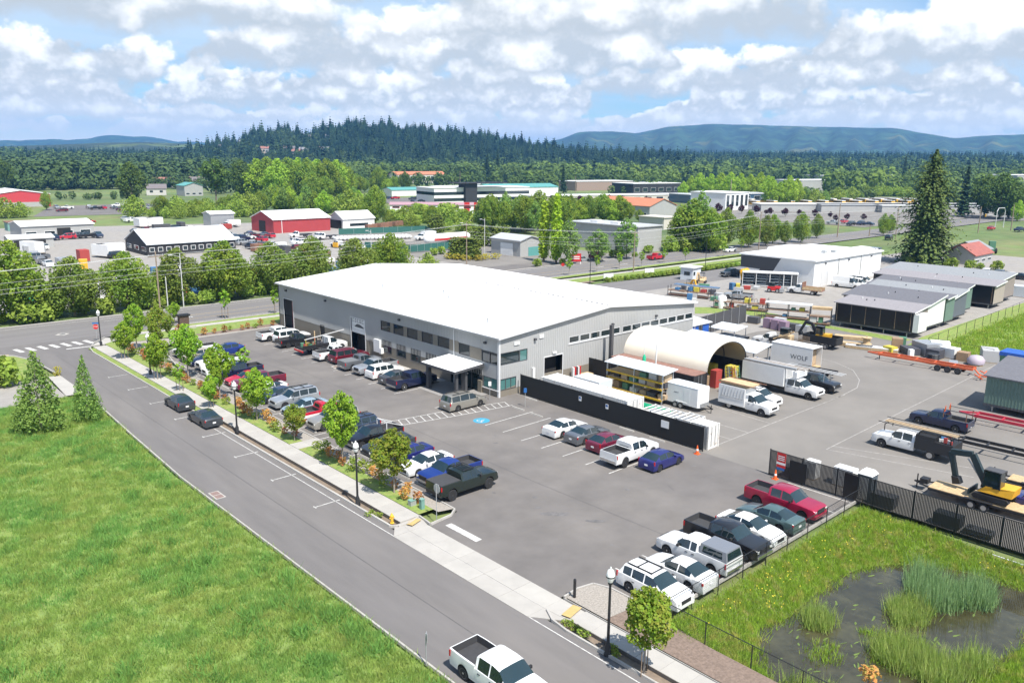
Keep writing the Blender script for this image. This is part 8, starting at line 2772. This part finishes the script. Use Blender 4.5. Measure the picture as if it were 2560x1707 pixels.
# bins behind the gate fence and the portable toilet
crate_at(62.2, 30.6, 0, 1.0, 1.0, 1.5, M_white, 'white bin behind the slat fence near the red board', None, 'bin', 'bin')
crate_at(62.6, 27.9, 0, 1.0, 1.6, 1.6, M_white, 'wide white bin behind the slat fence', None, 'bin', 'bin')
pt = thing('portable_toilet', 'portable toilet with white domed roof behind the slat fence', 'toilet', (61.4, 25.6, 0))
MB().box(-.55, .55, -.55, .55, 0, 2.1).build('cabin', mat('toilet_dark', (.08, .1, .12), .6), pt)
MB().add([(-.6, -.6, 2.1), (.6, -.6, 2.1), (.6, .6, 2.1), (-.6, .6, 2.1), (-.4, -.35, 2.4), (.4, -.35, 2.4), (.4, .35, 2.4), (-.4, .35, 2.4)], [(0, 3, 2, 1), (4, 5, 6, 7), (0, 1, 5, 4), (1, 2, 6, 5), (2, 3, 7, 6), (3, 0, 4, 7)]).build('roof', M_white, pt)
MB().box(-.58, -.55, -.35, .35, .1, 1.95).build('door', M_white, pt)
for i, (yy, m) in enumerate(((31.4, M_trimd), (24.0, M_trimd), (19.3, M_black), (17.2, M_trimd))):
 t = thing('wheelbarrow_stack' if i < 2 else 'machine', ('dark machine seen through the slats by the red board', 'dark crate seen through the slats by the toilet', 'dark mower seen through the slats of the pond fence', 'dark flat machine seen through the slats, nearest the picture edge')[i], 'machine', (61.0, yy, 0))
 MB().box(-.5, .5, -.9, .9, .2, 1.0 if i != 3 else .5).build('body', m, t)
 for sy in (-.6, .6):
  std_wheel(t, 0, sy, .3)

# ================================================================== buildings and vehicles of the middle distance
M_wred = mat('barn_red', (.36, .045, .05), .7, var=.06, vscale=.5)
M_wdark = mat('charcoal_siding', (.03, .03, .033), .7)
M_wgrey = mat('pale_grey_siding', (.36, .36, .35), .7, var=.04, vscale=.5)
M_wcream = mat('cream_wall', (.55, .51, .44), .7)
M_rteal = mat('teal_metal_roof', (.10, .30, .28), .6)
M_rorange = mat('terracotta_roof', (.46, .17, .09), .8, var=.08)
M_rpink = mat('mauve_roof', (.36, .22, .25), .8)
M_rgrey = mat('grey_metal_roof', (.42, .43, .44), .6)
M_rred = mat('old_red_roof', (.30, .10, .08), .8, var=.15, vscale=1)
M_solar = mat('blue_glass_wall', (.05, .10, .16), .15)
M_bus = mat('bus_yellow', (.62, .34, .02), .5)

def hall(label, c, lx, ly, h, wall, roof, kind='flat', rise=1.5, ridge='x', wins=0, winy=0, wz=(1.0, 2.2), door=None, name='building', cat='building', group=None, rz=0.0, band=None, wm=None, frame=True):
 """building with its near corner at c, reaching lx along x and ly along y"""
 t = thing(name, label, cat, (c[0], c[1], -.25), rz, group)
 MB().box(0, lx, 0, ly, 0, h).build('wall', wall, t)
 e = .35
 r_ = MB()
 if kind == 'flat':
  r_.box(-e, lx + e, -e, ly + e, h, h + .3)
 elif ridge == 'x':
  for y0_, y1_, z0_, z1_ in ((-e, ly / 2, h, h + rise), (ly / 2, ly + e, h + rise, h)):
   r_.add([(-e, y0_, z0_), (lx + e, y0_, z0_), (lx + e, y1_, z1_), (-e, y1_, z1_), (-e, y0_, z0_ + .2), (lx + e, y0_, z0_ + .2), (lx + e, y1_, z1_ + .2), (-e, y1_, z1_ + .2)], [(0, 3, 2, 1), (4, 5, 6, 7), (0, 1, 5, 4), (1, 2, 6, 5), (2, 3, 7, 6), (3, 0, 4, 7)])
 else:
  for x0_, x1_, z0_, z1_ in ((-e, lx / 2, h, h + rise), (lx / 2, lx + e, h + rise, h)):
   r_.add([(x0_, -e, z0_), (x1_, -e, z1_), (x1_, ly + e, z1_), (x0_, ly + e, z0_), (x0_, -e, z0_ + .2), (x1_, -e, z1_ + .2), (x1_, ly + e, z1_ + .2), (x0_, ly + e, z0_ + .2)], [(0, 3, 2, 1), (4, 5, 6, 7), (0, 1, 5, 4), (1, 2, 6, 5), (2, 3, 7, 6), (3, 0, 4, 7)])
 r_.build('roof', roof, t)
 if kind != 'flat':
  for s_ in (0, 1):
   g_ = MB()
   if ridge == 'x':
    x = 0 if s_ == 0 else lx
    g_.add([(x, 0, h), (x, ly, h), (x, ly / 2, h + rise)], [(0, 2, 1) if s_ == 0 else (0, 1, 2)])
   else:
    y_ = 0 if s_ == 0 else ly
    g_.add([(0, y_, h), (lx, y_, h), (lx / 2, y_, h + rise)], [(0, 1, 2) if s_ == 0 else (0, 2, 1)])
   g_.build('gable', wall, t)
 if band:
  MB().box(-.06, lx + .06, -.06, ly, band[0], band[1]).build('band', band[2], t)
 for n, ax in ((wins, 'x'), (winy, 'y')):
  L = lx if ax == 'x' else ly
  for k in range(n):
   a0, a1 = (k + .2) * L / n, (k + .8) * L / n
   for dd, m_, nm, par in ((.05, wm or M_white, 'window', t), (.08, M_glass, 'pane', None)):
    i_ = .0 if nm == 'window' else .12
    if nm == 'window' and not frame:
     i_ = 0
    b = MB()
    if ax == 'x':
     b.box(a0 + i_, a1 - i_, -dd, -dd + .04, wz[0] + i_, wz[1] - i_)
    else:
     b.box(-dd, -dd + .04, a0 + i_, a1 - i_, wz[0] + i_, wz[1] - i_)
    o = b.build(nm, m_, par or last)
    last = o
 for d in door or ():
  ax, a0, a1, z1_, m_ = d
  b = MB()
  if ax == 'x':
   b.box(a0, a1, -.07, -.02, 0, z1_)
  else:
   b.box(-.07, -.02, a0, a1, 0, z1_)
  b.build('door', m_, t)
 return t
# white building with the black swoosh
wb = hall('white flat-roofed building with a black angular stripe behind the gravel yard', (160.6, 82.6), 31.5, 17.5, 5.7, M_white, M_roofw, name='white_workshop', door=[('x', 3.2, 5.9, 3.4, M_trimw), ('x', 5.9, 6.05, 3.5, M_sign_g)])
MB().add([(-.02, 17.5, 5.7), (-.02, 17.5, 3.0), (-.02, 12.6, 2.9), (-.02, 14.0, .4), (-.02, 10.8, .4), (-.02, 7.7, 5.7)], [(0, 1, 2, 3, 4, 5)]).build('black_stripe', M_trimd, wb)
MB().box(10, 20, 8, 17, 6.0, 6.7).build('raised_roof', M_roofw, wb)
for x in (10.5, 21.0):
 MB().box(x, x + .15, -.12, -.02, 0, 5.7).build('downpipe', M_sign_g, wb)
for x in (4.5, 15, 26):
 MB().box(x - .15, x + .15, -.3, -.02, 4.9, 5.2).build('wall_lamp', M_trimd, wb)
for x, y_ in ((14, 5), (16.5, 4)):
 MB().box(x, x + 1, y_, y_ + 1, 6.0, 6.6).build('roof_unit', M_sign_g, wb)
# industrial yard across the road
for nm, poly, m_ in (('truck_yard_gravel', [(-60, 152), (128, 152), (128, 214), (176, 214), (180, 300), (60, 340), (-40, 330)], M_gravel), ('gas_yard_paving', [(100, 152), (176, 150), (176, 214), (128, 214), (128, 162)], M_yard),
                     ('shop_forecourt', [(128, 142.3), (190, 142.3), (186, 150), (176, 150), (130, 160)], M_asphalt), ('store_parking', [(85, 395), (150, 385), (170, 470), (110, 470)], M_asphalt), ('office_parking', [(255, 400), (330, 385), (330, 450), (250, 440)], M_asphalt),
                     ('bus_depot_paving', [(330, 150), (620, 130), (620, 270), (400, 290), (330, 240)], M_yard), ('dirt_patch', [(236, 45.5), (330, 46), (330, 70), (240, 68)], M_soil), ('side_road', [(420, 127.6), (500, 127.6), (640, 60), (640, 20), (600, 20)], M_arterial)):
 struct(MB().sheet(poly, -.2 + .01 * len(nm) / 30), nm, m_)
hall('black board office with long pale roof and white windows across the road', (73.9, 223.2), 24.0, 17.5, 3.0, M_wdark, M_galv, 'gable', 3.4, 'x', wins=11, winy=3, wz=(1.1, 2.3), name='office_house')
hall('long workshop with white roof and covered porch in the left truck yard', (59.5, 293), 21, 16, 3.8, M_wgrey, M_roofw, 'gable', 1.2, 'x', wins=4, name='workshop', door=[('x', 10, 14, 3, M_dark)])
hall('white canvas-roofed shed in front of the left workshop', (50, 262), 11, 7, 2.8, M_wgrey, M_roofw, 'gable', .8, 'x', name='shed', door=[('x', 1, 9, 2.4, M_dark)])
hall('low green and rust sheds behind the left workshop', (62, 325), 22, 5, 3.0, M_teal, M_rust, name='shed')
hall('long red metal barn with white roof', (129.7, 264), 22, 17, 4.6, M_wred, M_roofw, 'gable', 2.6, 'x', name='barn', door=[('y', 6, 11, 4, M_dark), ('x', 3, 3.2, 4.6, M_white)])
hall('white hooped shed beside the red barn', (157, 264), 13.5, 10, 3.6, M_white, M_roofw, 'gable', 2.6, 'x', name='shed', door=[('y', 1, 9, 3.2, M_dark)], wins=1)
hall('tall white tank canopy at the back of the truck yard', (122.7, 300), 9, 7, 4.8, M_steel, M_roofw, 'gable', .9, 'x', name='canopy')
hall('row of storage units with red panels and mauve roof', (214, 318), 60, 9, 4.6, M_white, M_rpink, 'gable', 1.0, 'x', wins=11, wz=(3.2, 4.1), wm=M_sign_r, name='storage_units', rz=R(-38), frame=False, door=[('x', 34, 36.5, 6.0, M_sign_r), ('x', 38.5, 40.5, 6.0, M_sign_r)])
of = hall('two-storey white office with dark window bands and a dark tower', (292, 388), 68, 22, 8.4, M_white, M_roofw, wins=0, name='office_building', rz=R(-8), band=(4.4, 6.2, M_glass))
MB().box(20, 28, -2.5, 6, 0, 11).build('tower', M_wdark, of)
MB().box(15, 50, -4, 10, 11, 11.5).build('tower_roof', M_wdark, of)
MB().box(-.05, 68, -.08, -.02, .8, 2.6).build('window_band', M_glass, of)
hall('low teal roofed shed behind the office parking', (318, 470), 55, 14, 4.0, M_white, M_rteal, 'gable', 1.6, 'x', name='shed', rz=R(-6))
hall('long teal roofed hall behind the white office', (380, 440), 60, 22, 5.5, M_white, M_rteal, 'gable', 2.2, 'x', name='hall', rz=R(-8))
hall('cream apartment block with terracotta roof behind the teal sheds', (473, 690), 62, 14, 8.5, M_wcream, M_rorange, 'gable', 3.0, 'x', wins=12, wz=(2, 7), name='apartment_block')
hall('long store with a bright red front and white roof at the left edge', (84, 470), 26, 34, 6.2, mat('store_red', (.5, .05, .06), .6), M_roofw, 'gable', 2.0, 'y', name='store', door=[('x', 2, 24, 2.4, M_wgrey)])
hall('small teal roofed shop with pale walls beyond the left meadow', (205, 540), 12, 14, 6.5, M_wgrey, M_rteal, 'gable', 2.0, 'y', wins=3, name='shop')
for i, (p, w_, h_) in enumerate((((196.17, 565.73), 12, 4.5), ((247.45, 697.05), 14, 5), ((281.85, 755.57), 14, 5), ((273.49, 683.24), 16, 5), ((152.66, 747.32), 14, 6), ((165.64, 740.43), 13, 6), ((204.07, 720.05), 16, 5), ((217.80, 741.29), 14, 5), ((311.69, 812.57), 13, 5), ((219.16, 837.90), 14, 6), ((267.31, 779.61), 13, 5), ((291.57, 803.29), 13, 5), ((256.31, 692.35), 12, 4.5), ((282.78, 722.94), 13, 5), ((313.42, 774.57), 13, 5), ((160.77, 756.73), 13, 5), ((179.39, 775.90), 12, 5), ((194.70, 698.43), 12, 5))):
 small_house(p[0], p[1], -.2, w_, w_ * .8, h_, R(-20 + 25 * (i % 3)), 'small pale house in the village behind the left meadow', 'village houses at the left', i)
hall('teal roofed carport below the grove', (243.87, 509.66), 18, 7, 3.2, M_wdark, M_rteal, 'gable', 1.5, 'x', name='carport', group='teal carports')
hall('second teal roofed carport nearer the grove edge', (254.96, 511.93), 16, 7, 3.2, M_wdark, M_rteal, 'gable', 1.5, 'x', name='carport', group='teal carports')
gh = hall('grey metal hall with a lit pale end beside the birches', (182.5, 147.4), 11, 27, 7.3, M_wgrey, M_rgrey, name='metal_hall', door=[('y', 6, 8, 4.0, M_wdark)])
for y_ in (9, 17):
 MB().box(2, 4.5, y_, y_ + 3, 7.6, 8.2).build('roof_unit', M_white, gh)
hall('grey workshop with a roller door and green awning by the poplars', (150.5, 161.7), 8, 12, 4.2, M_wgrey, M_rgrey, 'gable', 1.2, 'y', name='workshop', door=[('y', 3, 8, 3.4, M_white), ('x', 3, 7, 2.5, M_rteal)])
hall('pale house with a terracotta roof beyond the grey hall', (300, 236), 20, 34, 5.0, M_wgrey, M_rorange, 'gable', 3.2, 'y', wins=0, winy=4, name='house')
hall('small cream annex behind the grey hall', (253, 192), 9, 12, 4.4, M_wcream, M_wcream, name='annex')
hall('white flat office with tall windows among the plum trees', (376, 246), 22, 22, 9, M_white, M_roofw, wins=5, wz=(2, 8), name='office_building')
hall('flat grey office roof left of the broad conifer', (392, 455), 40, 24, 6.5, M_wgrey, M_roofw, wins=7, wz=(3, 5), name='office_building', rz=R(-8))
hall('low white roofed offices behind the first flat roof', (370, 480), 45, 20, 5.0, M_wcream, M_roofw, wins=7, wz=(2, 4), name='office_building', rz=R(-8))
hall('dark flat-roofed hall right of the broad conifer', (485, 398), 48, 25, 8.0, M_wdark, M_roofw, wins=6, wz=(2, 5), name='office_building', rz=R(-10))
hall('long brown hall behind the dark flat-roofed hall', (500, 470), 60, 25, 7.5, mat('brown_panel', (.30, .22, .18), .8), M_roofw, name='hall', rz=R(-10))
hall('very long low white roof in front of the offices', (340, 355), 120, 16, 4.0, M_wcream, M_roofw, name='hall', rz=R(-18), wins=14, wz=(1.5, 3))
hall('low hall with a blue glass front among the plum trees', (420, 300), 85, 20, 5.0, M_solar, M_rgrey, name='hall', rz=R(-14), wins=10, wz=(1, 4))
for i, (p, lx, ly, h_, lab) in enumerate((((806.84, 400.37), 140, 40, 11, 'long white hall with a raised grey front far at the right'), ((674.74, 366.15), 130, 30, 9, 'longer grey-white hall in front of the raised one'), ((810.07, 365.17), 90, 30, 7, 'white hall end near the dark firs'), ((821.33, 242.20), 80, 30, 15, 'big white hall at the right picture edge'))):
 hall(lab, p, lx, ly, h_, M_wgrey if i else M_white, M_roofw, name='hall', rz=R(-12))
# bus depot roofs and buses
for i in range(4):
 hall('long flat silver roof of the bus depot', (388 + i * 22, 232 - i * 22), 130, 12, 3.6, M_wgrey, M_rgrey if i % 2 else M_roofw, name='depot_roof', cat='canopy', group='bus depot roofs', rz=R(-36))
bus_me = {}
for i in range(26):
 p = (459.69, 248.68)
 t = thing('school_bus', 'yellow school bus with a white roof in the far depot', 'bus', (430 + (i % 13) * 9.5, 262 - (i % 13) * 5.6 + (i // 13) * 26, 0), R(60), 'school buses in the far depot')
 if not bus_me:
  bus_me = {'body': MB().box(-5, 4, -1.2, 1.2, .5, 2.6).mesh('body'), 'hood': MB().box(4, 5.5, -1.1, 1.1, .5, 1.7).mesh('hood'), 'roof': MB().box(-5, 4, -1.15, 1.15, 2.6, 3.0).mesh('roof'), 'window_band': MB().box(-4.8, 4.01, -1.23, 1.23, 1.6, 2.3).mesh('window_band')}
 for k, m_ in (('body', M_bus), ('hood', M_bus), ('roof', M_roofw), ('window_band', M_glass)):
  mesh_obj(k, bus_me[k], m_, t)
hall('old barn with a rusty red roof beside the huge spruce', (228.5, 74.5), 13, 7.5, 2.6, M_wgrey, M_rred, 'gable', 2.6, 'x', wins=3, wz=(.9, 1.7), name='barn')
hall('grey shed joined behind the red-roofed barn', (243, 78), 9, 8, 2.6, M_brown, M_shingle2, 'gable', 2.2, 'x', name='shed')
hall('low blue shed with white roof under the huge spruce', (212, 96), 10, 5, 3.2, M_junk[5], M_roofw, name='shed')
for x, y_, m_, lab in ((258, 84, M_sign_r, 'red farm tractor behind the red-roofed barn'), (264, 82, M_junk[7], 'green harvester beside the red tractor')):
 t = thing('tractor', lab, 'tractor', (x, y_, 0), R(30))
 MB().box(-1.6, 1.8, -.8, .8, .7, 1.9).build('body', m_, t)
 MB().box(-1.4, .2, -.8, .8, 1.9, 3.6).build('cab', m_, t)
 for sx, r0 in ((-1.2, .85), (1.3, .55)):
  for sy in (-1, 1):
   std_wheel(t, sx, sy, r0, .45)
# gas yard: big tank, small white tanks, green screen fence
t = thing('gas_tank', 'huge white horizontal gas tank with a red band', 'tank', (*(150.32, 193.40), 0), math.atan2((160.50, 195.56)[1] - (142.89, 195.31)[1], (160.50, 195.56)[0] - (142.89, 195.31)[0]))
me = MB().lathe([(.1, -8.6), (1.0, -8.2), (1.5, -7.2), (1.5, 7.2), (1.0, 8.2), (.1, 8.6)], n=20).mesh('shell', 50)
me.transform(Matrix.Rotation(math.pi / 2, 4, 'Y'))
mesh_obj('shell', me, M_white, t, (0, 0, 2.5))
MB().box(-6, 6.5, -1.53, -1.35, 2.1, 2.75).build('red_band', M_sign_r, t)
for x in (-5, 5):
 MB().box(x - .4, x + .4, -1.2, 1.2, 0, 1.5).build('saddle', M_conc, t)
pa, pb = (133.50, 228.81), (157.05, 219.98)
sm = MB().lathe([(.05, -1.0), (.4, -.85), (.5, -.6), (.5, .6), (.4, .85), (.05, 1.0)], n=10).mesh('small_tank', 50)
sm.transform(Matrix.Rotation(math.pi / 2, 4, 'Y'))
for i in range(60):
 u, v = (i % 20) / 20, i // 20
 tag(mesh_obj('propane_tank', sm, M_white, None, (pa[0] + (pb[0] - pa[0]) * u + v * .6, pa[1] + (pb[1] - pa[1]) * u + v * 1.8, .55), R(80)), 'small white propane tank in the rows of the gas yard', 'tank', 'small tanks in the gas yard')
t = thing('screen_fence', 'green screened fence round the gas yard', 'fence', (0, 0, 0))
pts = [(143.57, 244.50), (174.49, 237.05), (146.51, 186.97), (132.50, 187.27), (126.99, 202.05)]
for a, b in zip(pts[:-1], pts[1:]):
 for k in range(6):
  p, q_ = Vector((*a, 0)).lerp(Vector((*b, 0)), k / 6), Vector((*a, 0)).lerp(Vector((*b, 0)), (k + 1) / 6)
  MB().bar((p.x, p.y, 1.1), (q_.x, q_.y, 1.1), .05, 2.0).build('screen_panel', mat('green_screen', (.03, .12, .10), .8), t)
  MB().cyl((p.x, p.y, 0), (p.x, p.y, 2.3), .05, .05, 5).build('post', M_steel, t)
# vehicles of the middle distance
far = random.Random(12)
FK = ['sedan', 'suv', 'ext', 'crew', 'hatch', 'minivan']
FC = ['white', 'silver', 'grey', 'charcoal', 'white', 'black', 'maroon', 'navy', 'red', 'white', 'slate']
FARP = {
 'truck yard across the road': [(66.38, 284.04), (69.95, 283.52), (73.55, 285.27), (75.66, 283.67), (78.85, 283.54), (56.64, 256.39), (61.68, 283.31), (49.44, 230.53), (48.66, 222.91), (48.56, 216.48), (66.61, 241.82), (66.81, 224.18), (113.24, 262.37), (110.78, 252.66), (104.50, 226.74), (105.54, 235.57), (106.19, 227.32), (109.41, 224.85), (109.56, 206.79), (93.21, 344.52), (107.48, 347.93), (107.69, 340.83), (124.12, 211.64), (132.98, 238.15)],
 'parking of the left store': [(107.01, 447.24), (110.00, 440.03), (102.71, 420.44), (119.44, 438.89), (119.47, 428.53), (123.58, 430.87), (128.15, 427.80), (125.93, 414.16), (126.69, 408.78), (132.62, 419.63), (132.00, 410.03), (138.16, 421.04), (142.57, 423.34), (134.49, 445.15), (137.37, 437.66)],
 'office parking': [(293.83, 436.57), (296.70, 434.77), (302.00, 423.46), (308.85, 427.17), (311.76, 425.35), (314.68, 423.52), (284.22, 397.48), (291.51, 399.93), (295.86, 397.14), (242.83, 460.67), (245.02, 459.30)],
 'yard before the bus depot': [(332.73, 164.54), (342.60, 164.61), (333.19, 157.22), (339.35, 152.74), (308.07, 175.48), (339.56, 156.06)],
 'farm lot at the right edge': [(211.22, 65.99), (209.60, 62.69), (209.83, 60.27), (209.85, 58.06)]}
for g_, sp in FARP.items():
 for p in sp:
  c_ = far.choice(FC)
  car(far.choice(FK), c_, p, far.choice((0, 90, 180, 15, 100, 270)), {'slate': 'blue grey', 'charcoal': 'dark grey'}.get(c_, c_) + ' vehicle parked in the ' + g_, 'vehicles in the ' + g_, simple=True)
car('ext', 'red', (173.95, 134.09), 0, 'red pickup driving on the main road behind the warehouse', simple=True)
car('sedan', 'white', (205.75, 132.11), 180, 'white car driving on the far lane of the main road', simple=True)
car('suv', 'black', (283.24, 119.89), 10, 'black car on the main road left of the spruce', simple=True)
car('sedan', 'red', (358.75, 112.38), 0, 'red car waiting at the right crossing', simple=True)
car('ext', 'navy', (359.58, 102.64), 170, 'dark pickup at the right crossing near the picture edge', simple=True)
car('crew', 'maroon', (163.12, 145.63), 20, 'red pickup parked before the grey hall', simple=True)
car('sedan', 'silver', (154.94, 143.16), 0, 'silver car behind the red monument sign', simple=True)
for i in range(26):
 c_ = far.choice(FC)
 p = (far.uniform(70, 128), far.uniform(244, 258)) if i < 9 else ((far.uniform(100, 128), far.uniform(206, 262)) if i < 18 else (far.uniform(72, 118), far.uniform(268, 300)))
 car(far.choice(FK), c_, p, far.choice((0, 90, 180, 15, 100, 270)), {'slate': 'blue grey', 'charcoal': 'dark grey'}.get(c_, c_) + ' vehicle parked in the truck yard across the road', 'vehicles in the truck yard across the road', simple=True)
for i in range(34):
 p = (far.uniform(84, 178), far.uniform(268, 300)) if i < 14 else ((far.uniform(20, 70), far.uniform(205, 255)) if i < 24 else (far.uniform(98, 124), far.uniform(190, 222)))
 crate_at(p[0], p[1], 0, far.uniform(1.5, 6), far.uniform(1.2, 2.4), far.uniform(.8, 2.8), far.choice((M_white, M_rust, M_steel, M_junk[1], M_trimd, M_white, M_cy)), 'trailer load or stack standing in the truck yard', 'stacks in the truck yard', 'supply_stack', 'stack', R(far.choice((0, 15, 90, 75))))
# box trucks, rigs and boats in the truck yard
for i, p in enumerate([(102.63, 315.67), (105.00, 316.96), (107.20, 315.35), (64.38, 227.59), (66.42, 229.05), (52.04, 246.57)]):
 crate_at(p[0], p[1], .3, 2.5, 6.5, 2.9, M_white, 'white box trailer standing in the truck yard', 'white box trailers in the truck yard', 'box_trailer', 'trailer', R(far.choice((0, 20, 90))))
for i, (p, lab) in enumerate((((127.22, 244.80), 'white flatbed truck before the red barn'), ((131.20, 234.98), 'white truck cab beside the green fence'), ((155.27, 214.51), 'white tanker truck inside the gas yard'), ((125.79, 295.74), 'white tank truck under the tall canopy'))):
 t = car('shortcab', 'white', p, far.choice((180, 200)), lab, 'trucks across the road', simple=True)
 MB().box(-6, -1.45, -1.15, 1.15, .8, 1.1 if i < 2 else 2.6).build('truck_body', M_black if i < 2 else M_white, t)
 for sy in (-1, 1):
  std_wheel(t, -4.2, sy * .9, .45, .3)
t = car('shortcab', 'white', (18.9, 131.2), 0, 'white semi truck entering at the left picture edge', simple=True, name='semi_truck', cat='truck')
t.scale = (1.35, 1.25, 1.45)
MB().box(-7, -1.45, -1.0, 1.0, .8, 2.9).build('sleeper_and_trailer', M_white, t)
for i in range(64):
 p = (far.uniform(25, 112), far.uniform(152.5, 186))
 m_ = far.choice((M_white, M_white, M_white, M_steel, M_greenp, M_white, M_orange, M_trimd, M_junk[5]))
 crate_at(p[0], p[1], 0, far.uniform(1.5, 5), far.uniform(1.0, 2.2), far.uniform(.8, 2.4), m_, 'stacked pipe bundle or crate in the supply yard behind the maple row', 'stacks in the supply yard', 'supply_stack', 'stack', R(far.uniform(-12, 12)))
for i in range(10):
 crate_at(*((164.88, 258.21) if i % 2 else (171.51, 247.59)), 0, 2.5, 2, 1.6, M_rust, 'heap of rusty scrap beside the white hooped shed', 'rusty scrap heaps', 'scrap_heap', 'scrap', i).location = ((164.57, 258.45)[0] + i * 3.2, (164.57, 258.45)[1] + i * 1.4, 0)
# signs and banners by the main road
t = thing('monument_sign', 'red and white monument sign beside the poplars', 'sign', (*(150.25, 141.23), 0), R(-40))
MB().box(-1.6, 1.6, -.15, .15, .6, 2.6).build('board', M_sign_r, t)
for z in (1.2, 1.7):
 MB().box(-1.2, 1.2, -.18, -.16, z, z + .25).build('lettering', M_white, t)
for x in (-1.5, 1.5):
 MB().box(x - .1, x + .1, -.1, .1, 0, .6).build('leg', M_white, t)
for p, lab in (((136.03, 117.56), 'white banner sign on the roadside lawn, the nearer of two'), ((150.10, 117.32), 'white banner sign on the roadside lawn, the farther of two')):
 t = thing('banner_sign', lab, 'sign', (*p, 0), R(-15))
 MB().box(-1.3, 1.3, -.03, .03, .4, 1.4).build('banner', M_white, t)
 for x in (-1.3, 1.3):
  MB().cyl((x, 0, 0), (x, 0, 1.5), .04, .04, 6).build('stake', M_steel, t)

# ---- utility poles, street lights and wires
def pole(label, p, h, m=M_pole, arm=0, group='utility poles', lightarm=0.0, name='utility_pole', cat='pole', r=.15):
 t = thing(name, label, cat, (*p, -.2), 0, group)
 MB().cyl((0, 0, 0), (0, 0, h + .2), r, r * .65, 8).build('shaft', m, t)
 if arm:
  MB().box(-1.2, 1.2, -.06, .06, h - .7, h - .55).build('crossarm', M_pole, t)
  for x in (-1.1, -.4, .4, 1.1):
   MB().cyl((x, 0, h - .55), (x, 0, h - .3), .04, .04, 6).build('insulator', M_polew, t)
 if lightarm:
  MB().bar((0, 0, h - .4), (-lightarm, -lightarm * .4, h + .1), .07).build('lamp_arm', M_polew, t)
  MB().box(-lightarm - .6, -lightarm + .05, -lightarm * .4 - .12, -lightarm * .4 + .12, h + .02, h + .16).build('lamp_head', M_polew, t)
 return t
PA = (44.9, 132.3)
PB = (128.21, 157.30)
PC = (149.34, 121.44)
PD = (217.78, 130.04)
PE = (287.13, 119.34)
pole('wooden utility pole beside the main road left of the warehouse', PA, 11.2, arm=1)
pole('slender white steel pole right beside the wooden utility pole', (45.9, 131.6), 7.2, M_polew, name='street_light', r=.1, group='pale poles')
pole('tall pale light pole at the maple row', (52.8, 143.6), 9.3, M_polew, lightarm=1.6, name='street_light', r=.1, group='pale poles')
pole('wooden utility pole with lamp before the clipped hedge', PB, 10.5, arm=1, lightarm=2.0)
pole('wooden utility pole with long lamp arm before the birches', PC, 10.0, arm=1, lightarm=2.4)
pole('utility pole with lamp arm among the roadside trees', PD, 11, arm=1, lightarm=2.2)
pole('utility pole left of the huge spruce', PE, 11, arm=1)
pole('pale pole at the left side of the clipped hedge', (139.76, 163.97), 10.5, M_polew, lightarm=1.6, name='street_light', r=.1, group='pale poles')
pole('pale pole behind the warehouse ridge', (109.84, 171.84), 8.5, M_polew, lightarm=1.2, name='street_light', r=.1, group='pale poles')
pole('black lamp pole on the lawn behind the warehouse', (126.96, 114.78), 7.5, M_black, name='street_light', r=.08, group='pale poles')
pole('black lamp pole by the gatehouse', (168.54, 114.76), 7.5, M_black, name='street_light', r=.08, group='pale poles')
for p, h_ in (((430.5, 405.8, 13.68), 0), ((398.1, 257.5, 15.42), 0), ((276.4, 134.8, 11.62), 0), ((340.4, 111.0, 9.59), 0), ((362.5, 106.5, 9.93), 0), ((466.3, 581.0, 13.84), 0), ((310.0, 426.4, 8.13), 0), ((289.9, 129.7, 3.84), 0)):
 pole('distant utility pole rising above the roofs', p[:2], p[2], r=.22, group='distant poles')
sg_ = thing('signal_arch', 'traffic signal with curved steel arms at the right crossing', 'signal', (*(366.02, 113.32), 0))
hh = (366.0, 113.3, 8.00)[2]
pts = [(0, 0, 0), (0, 0, hh * .85), (1.5, 0, hh), (5, -1, hh), (6.3, -1, hh * .85), (6.3, -1, 0)]
for a, b in zip(pts[:-1], pts[1:]):
 MB().cyl(a, b, .14, .14, 7).build('arm', M_polew, sg_)
MB().cyl((0, 0, hh * .6), (-7, 2, hh * .75), .12, .08, 7).build('mast_arm', M_polew, sg_)
MB().box(-6.9, -6.5, 1.7, 2.1, hh * .6, hh * .75).build('signal_head', M_cy, sg_)

def wire(a, b, sag, label, group='overhead wires'):
 t = MB()
 pts = []
 for k in range(15):
  u = k / 14
  p = Vector(a).lerp(Vector(b), u)
  p.z -= sag * 4 * u * (1 - u)
  pts.append(p)
 t.tube(pts, .014, 4)
 tag(t.build('power_line', M_wire), label, 'wire', group)
line = [(-28, 126.5), PA, PB, PC, PD, PE]
hts = [10.5, 10.9, 10.2, 9.7, 10.7, 10.7]
SPN = ('left of the first wooden pole', 'between the wooden pole and the clipped hedge', 'between the clipped hedge and the birches', 'along the tree clump', 'towards the spruce')
WNM = ('rear crossarm wire', 'middle crossarm wire', 'front crossarm wire', 'upper cable below the crossarm', 'middle cable below the crossarm', 'lowest cable')
for i in range(len(line) - 1):
 for k, (off, dz_) in enumerate(((-1.1, 0), (0.4, 0), (1.1, 0), (0, -1.7), (0, -2.6), (0, -3.2))):
  a, b = line[i], line[i + 1]
  wire((a[0] + off, a[1], hts[i] - .3 + dz_), (b[0] + off, b[1], hts[i + 1] - .3 + dz_), .5, WNM[k] + ' ' + SPN[i])
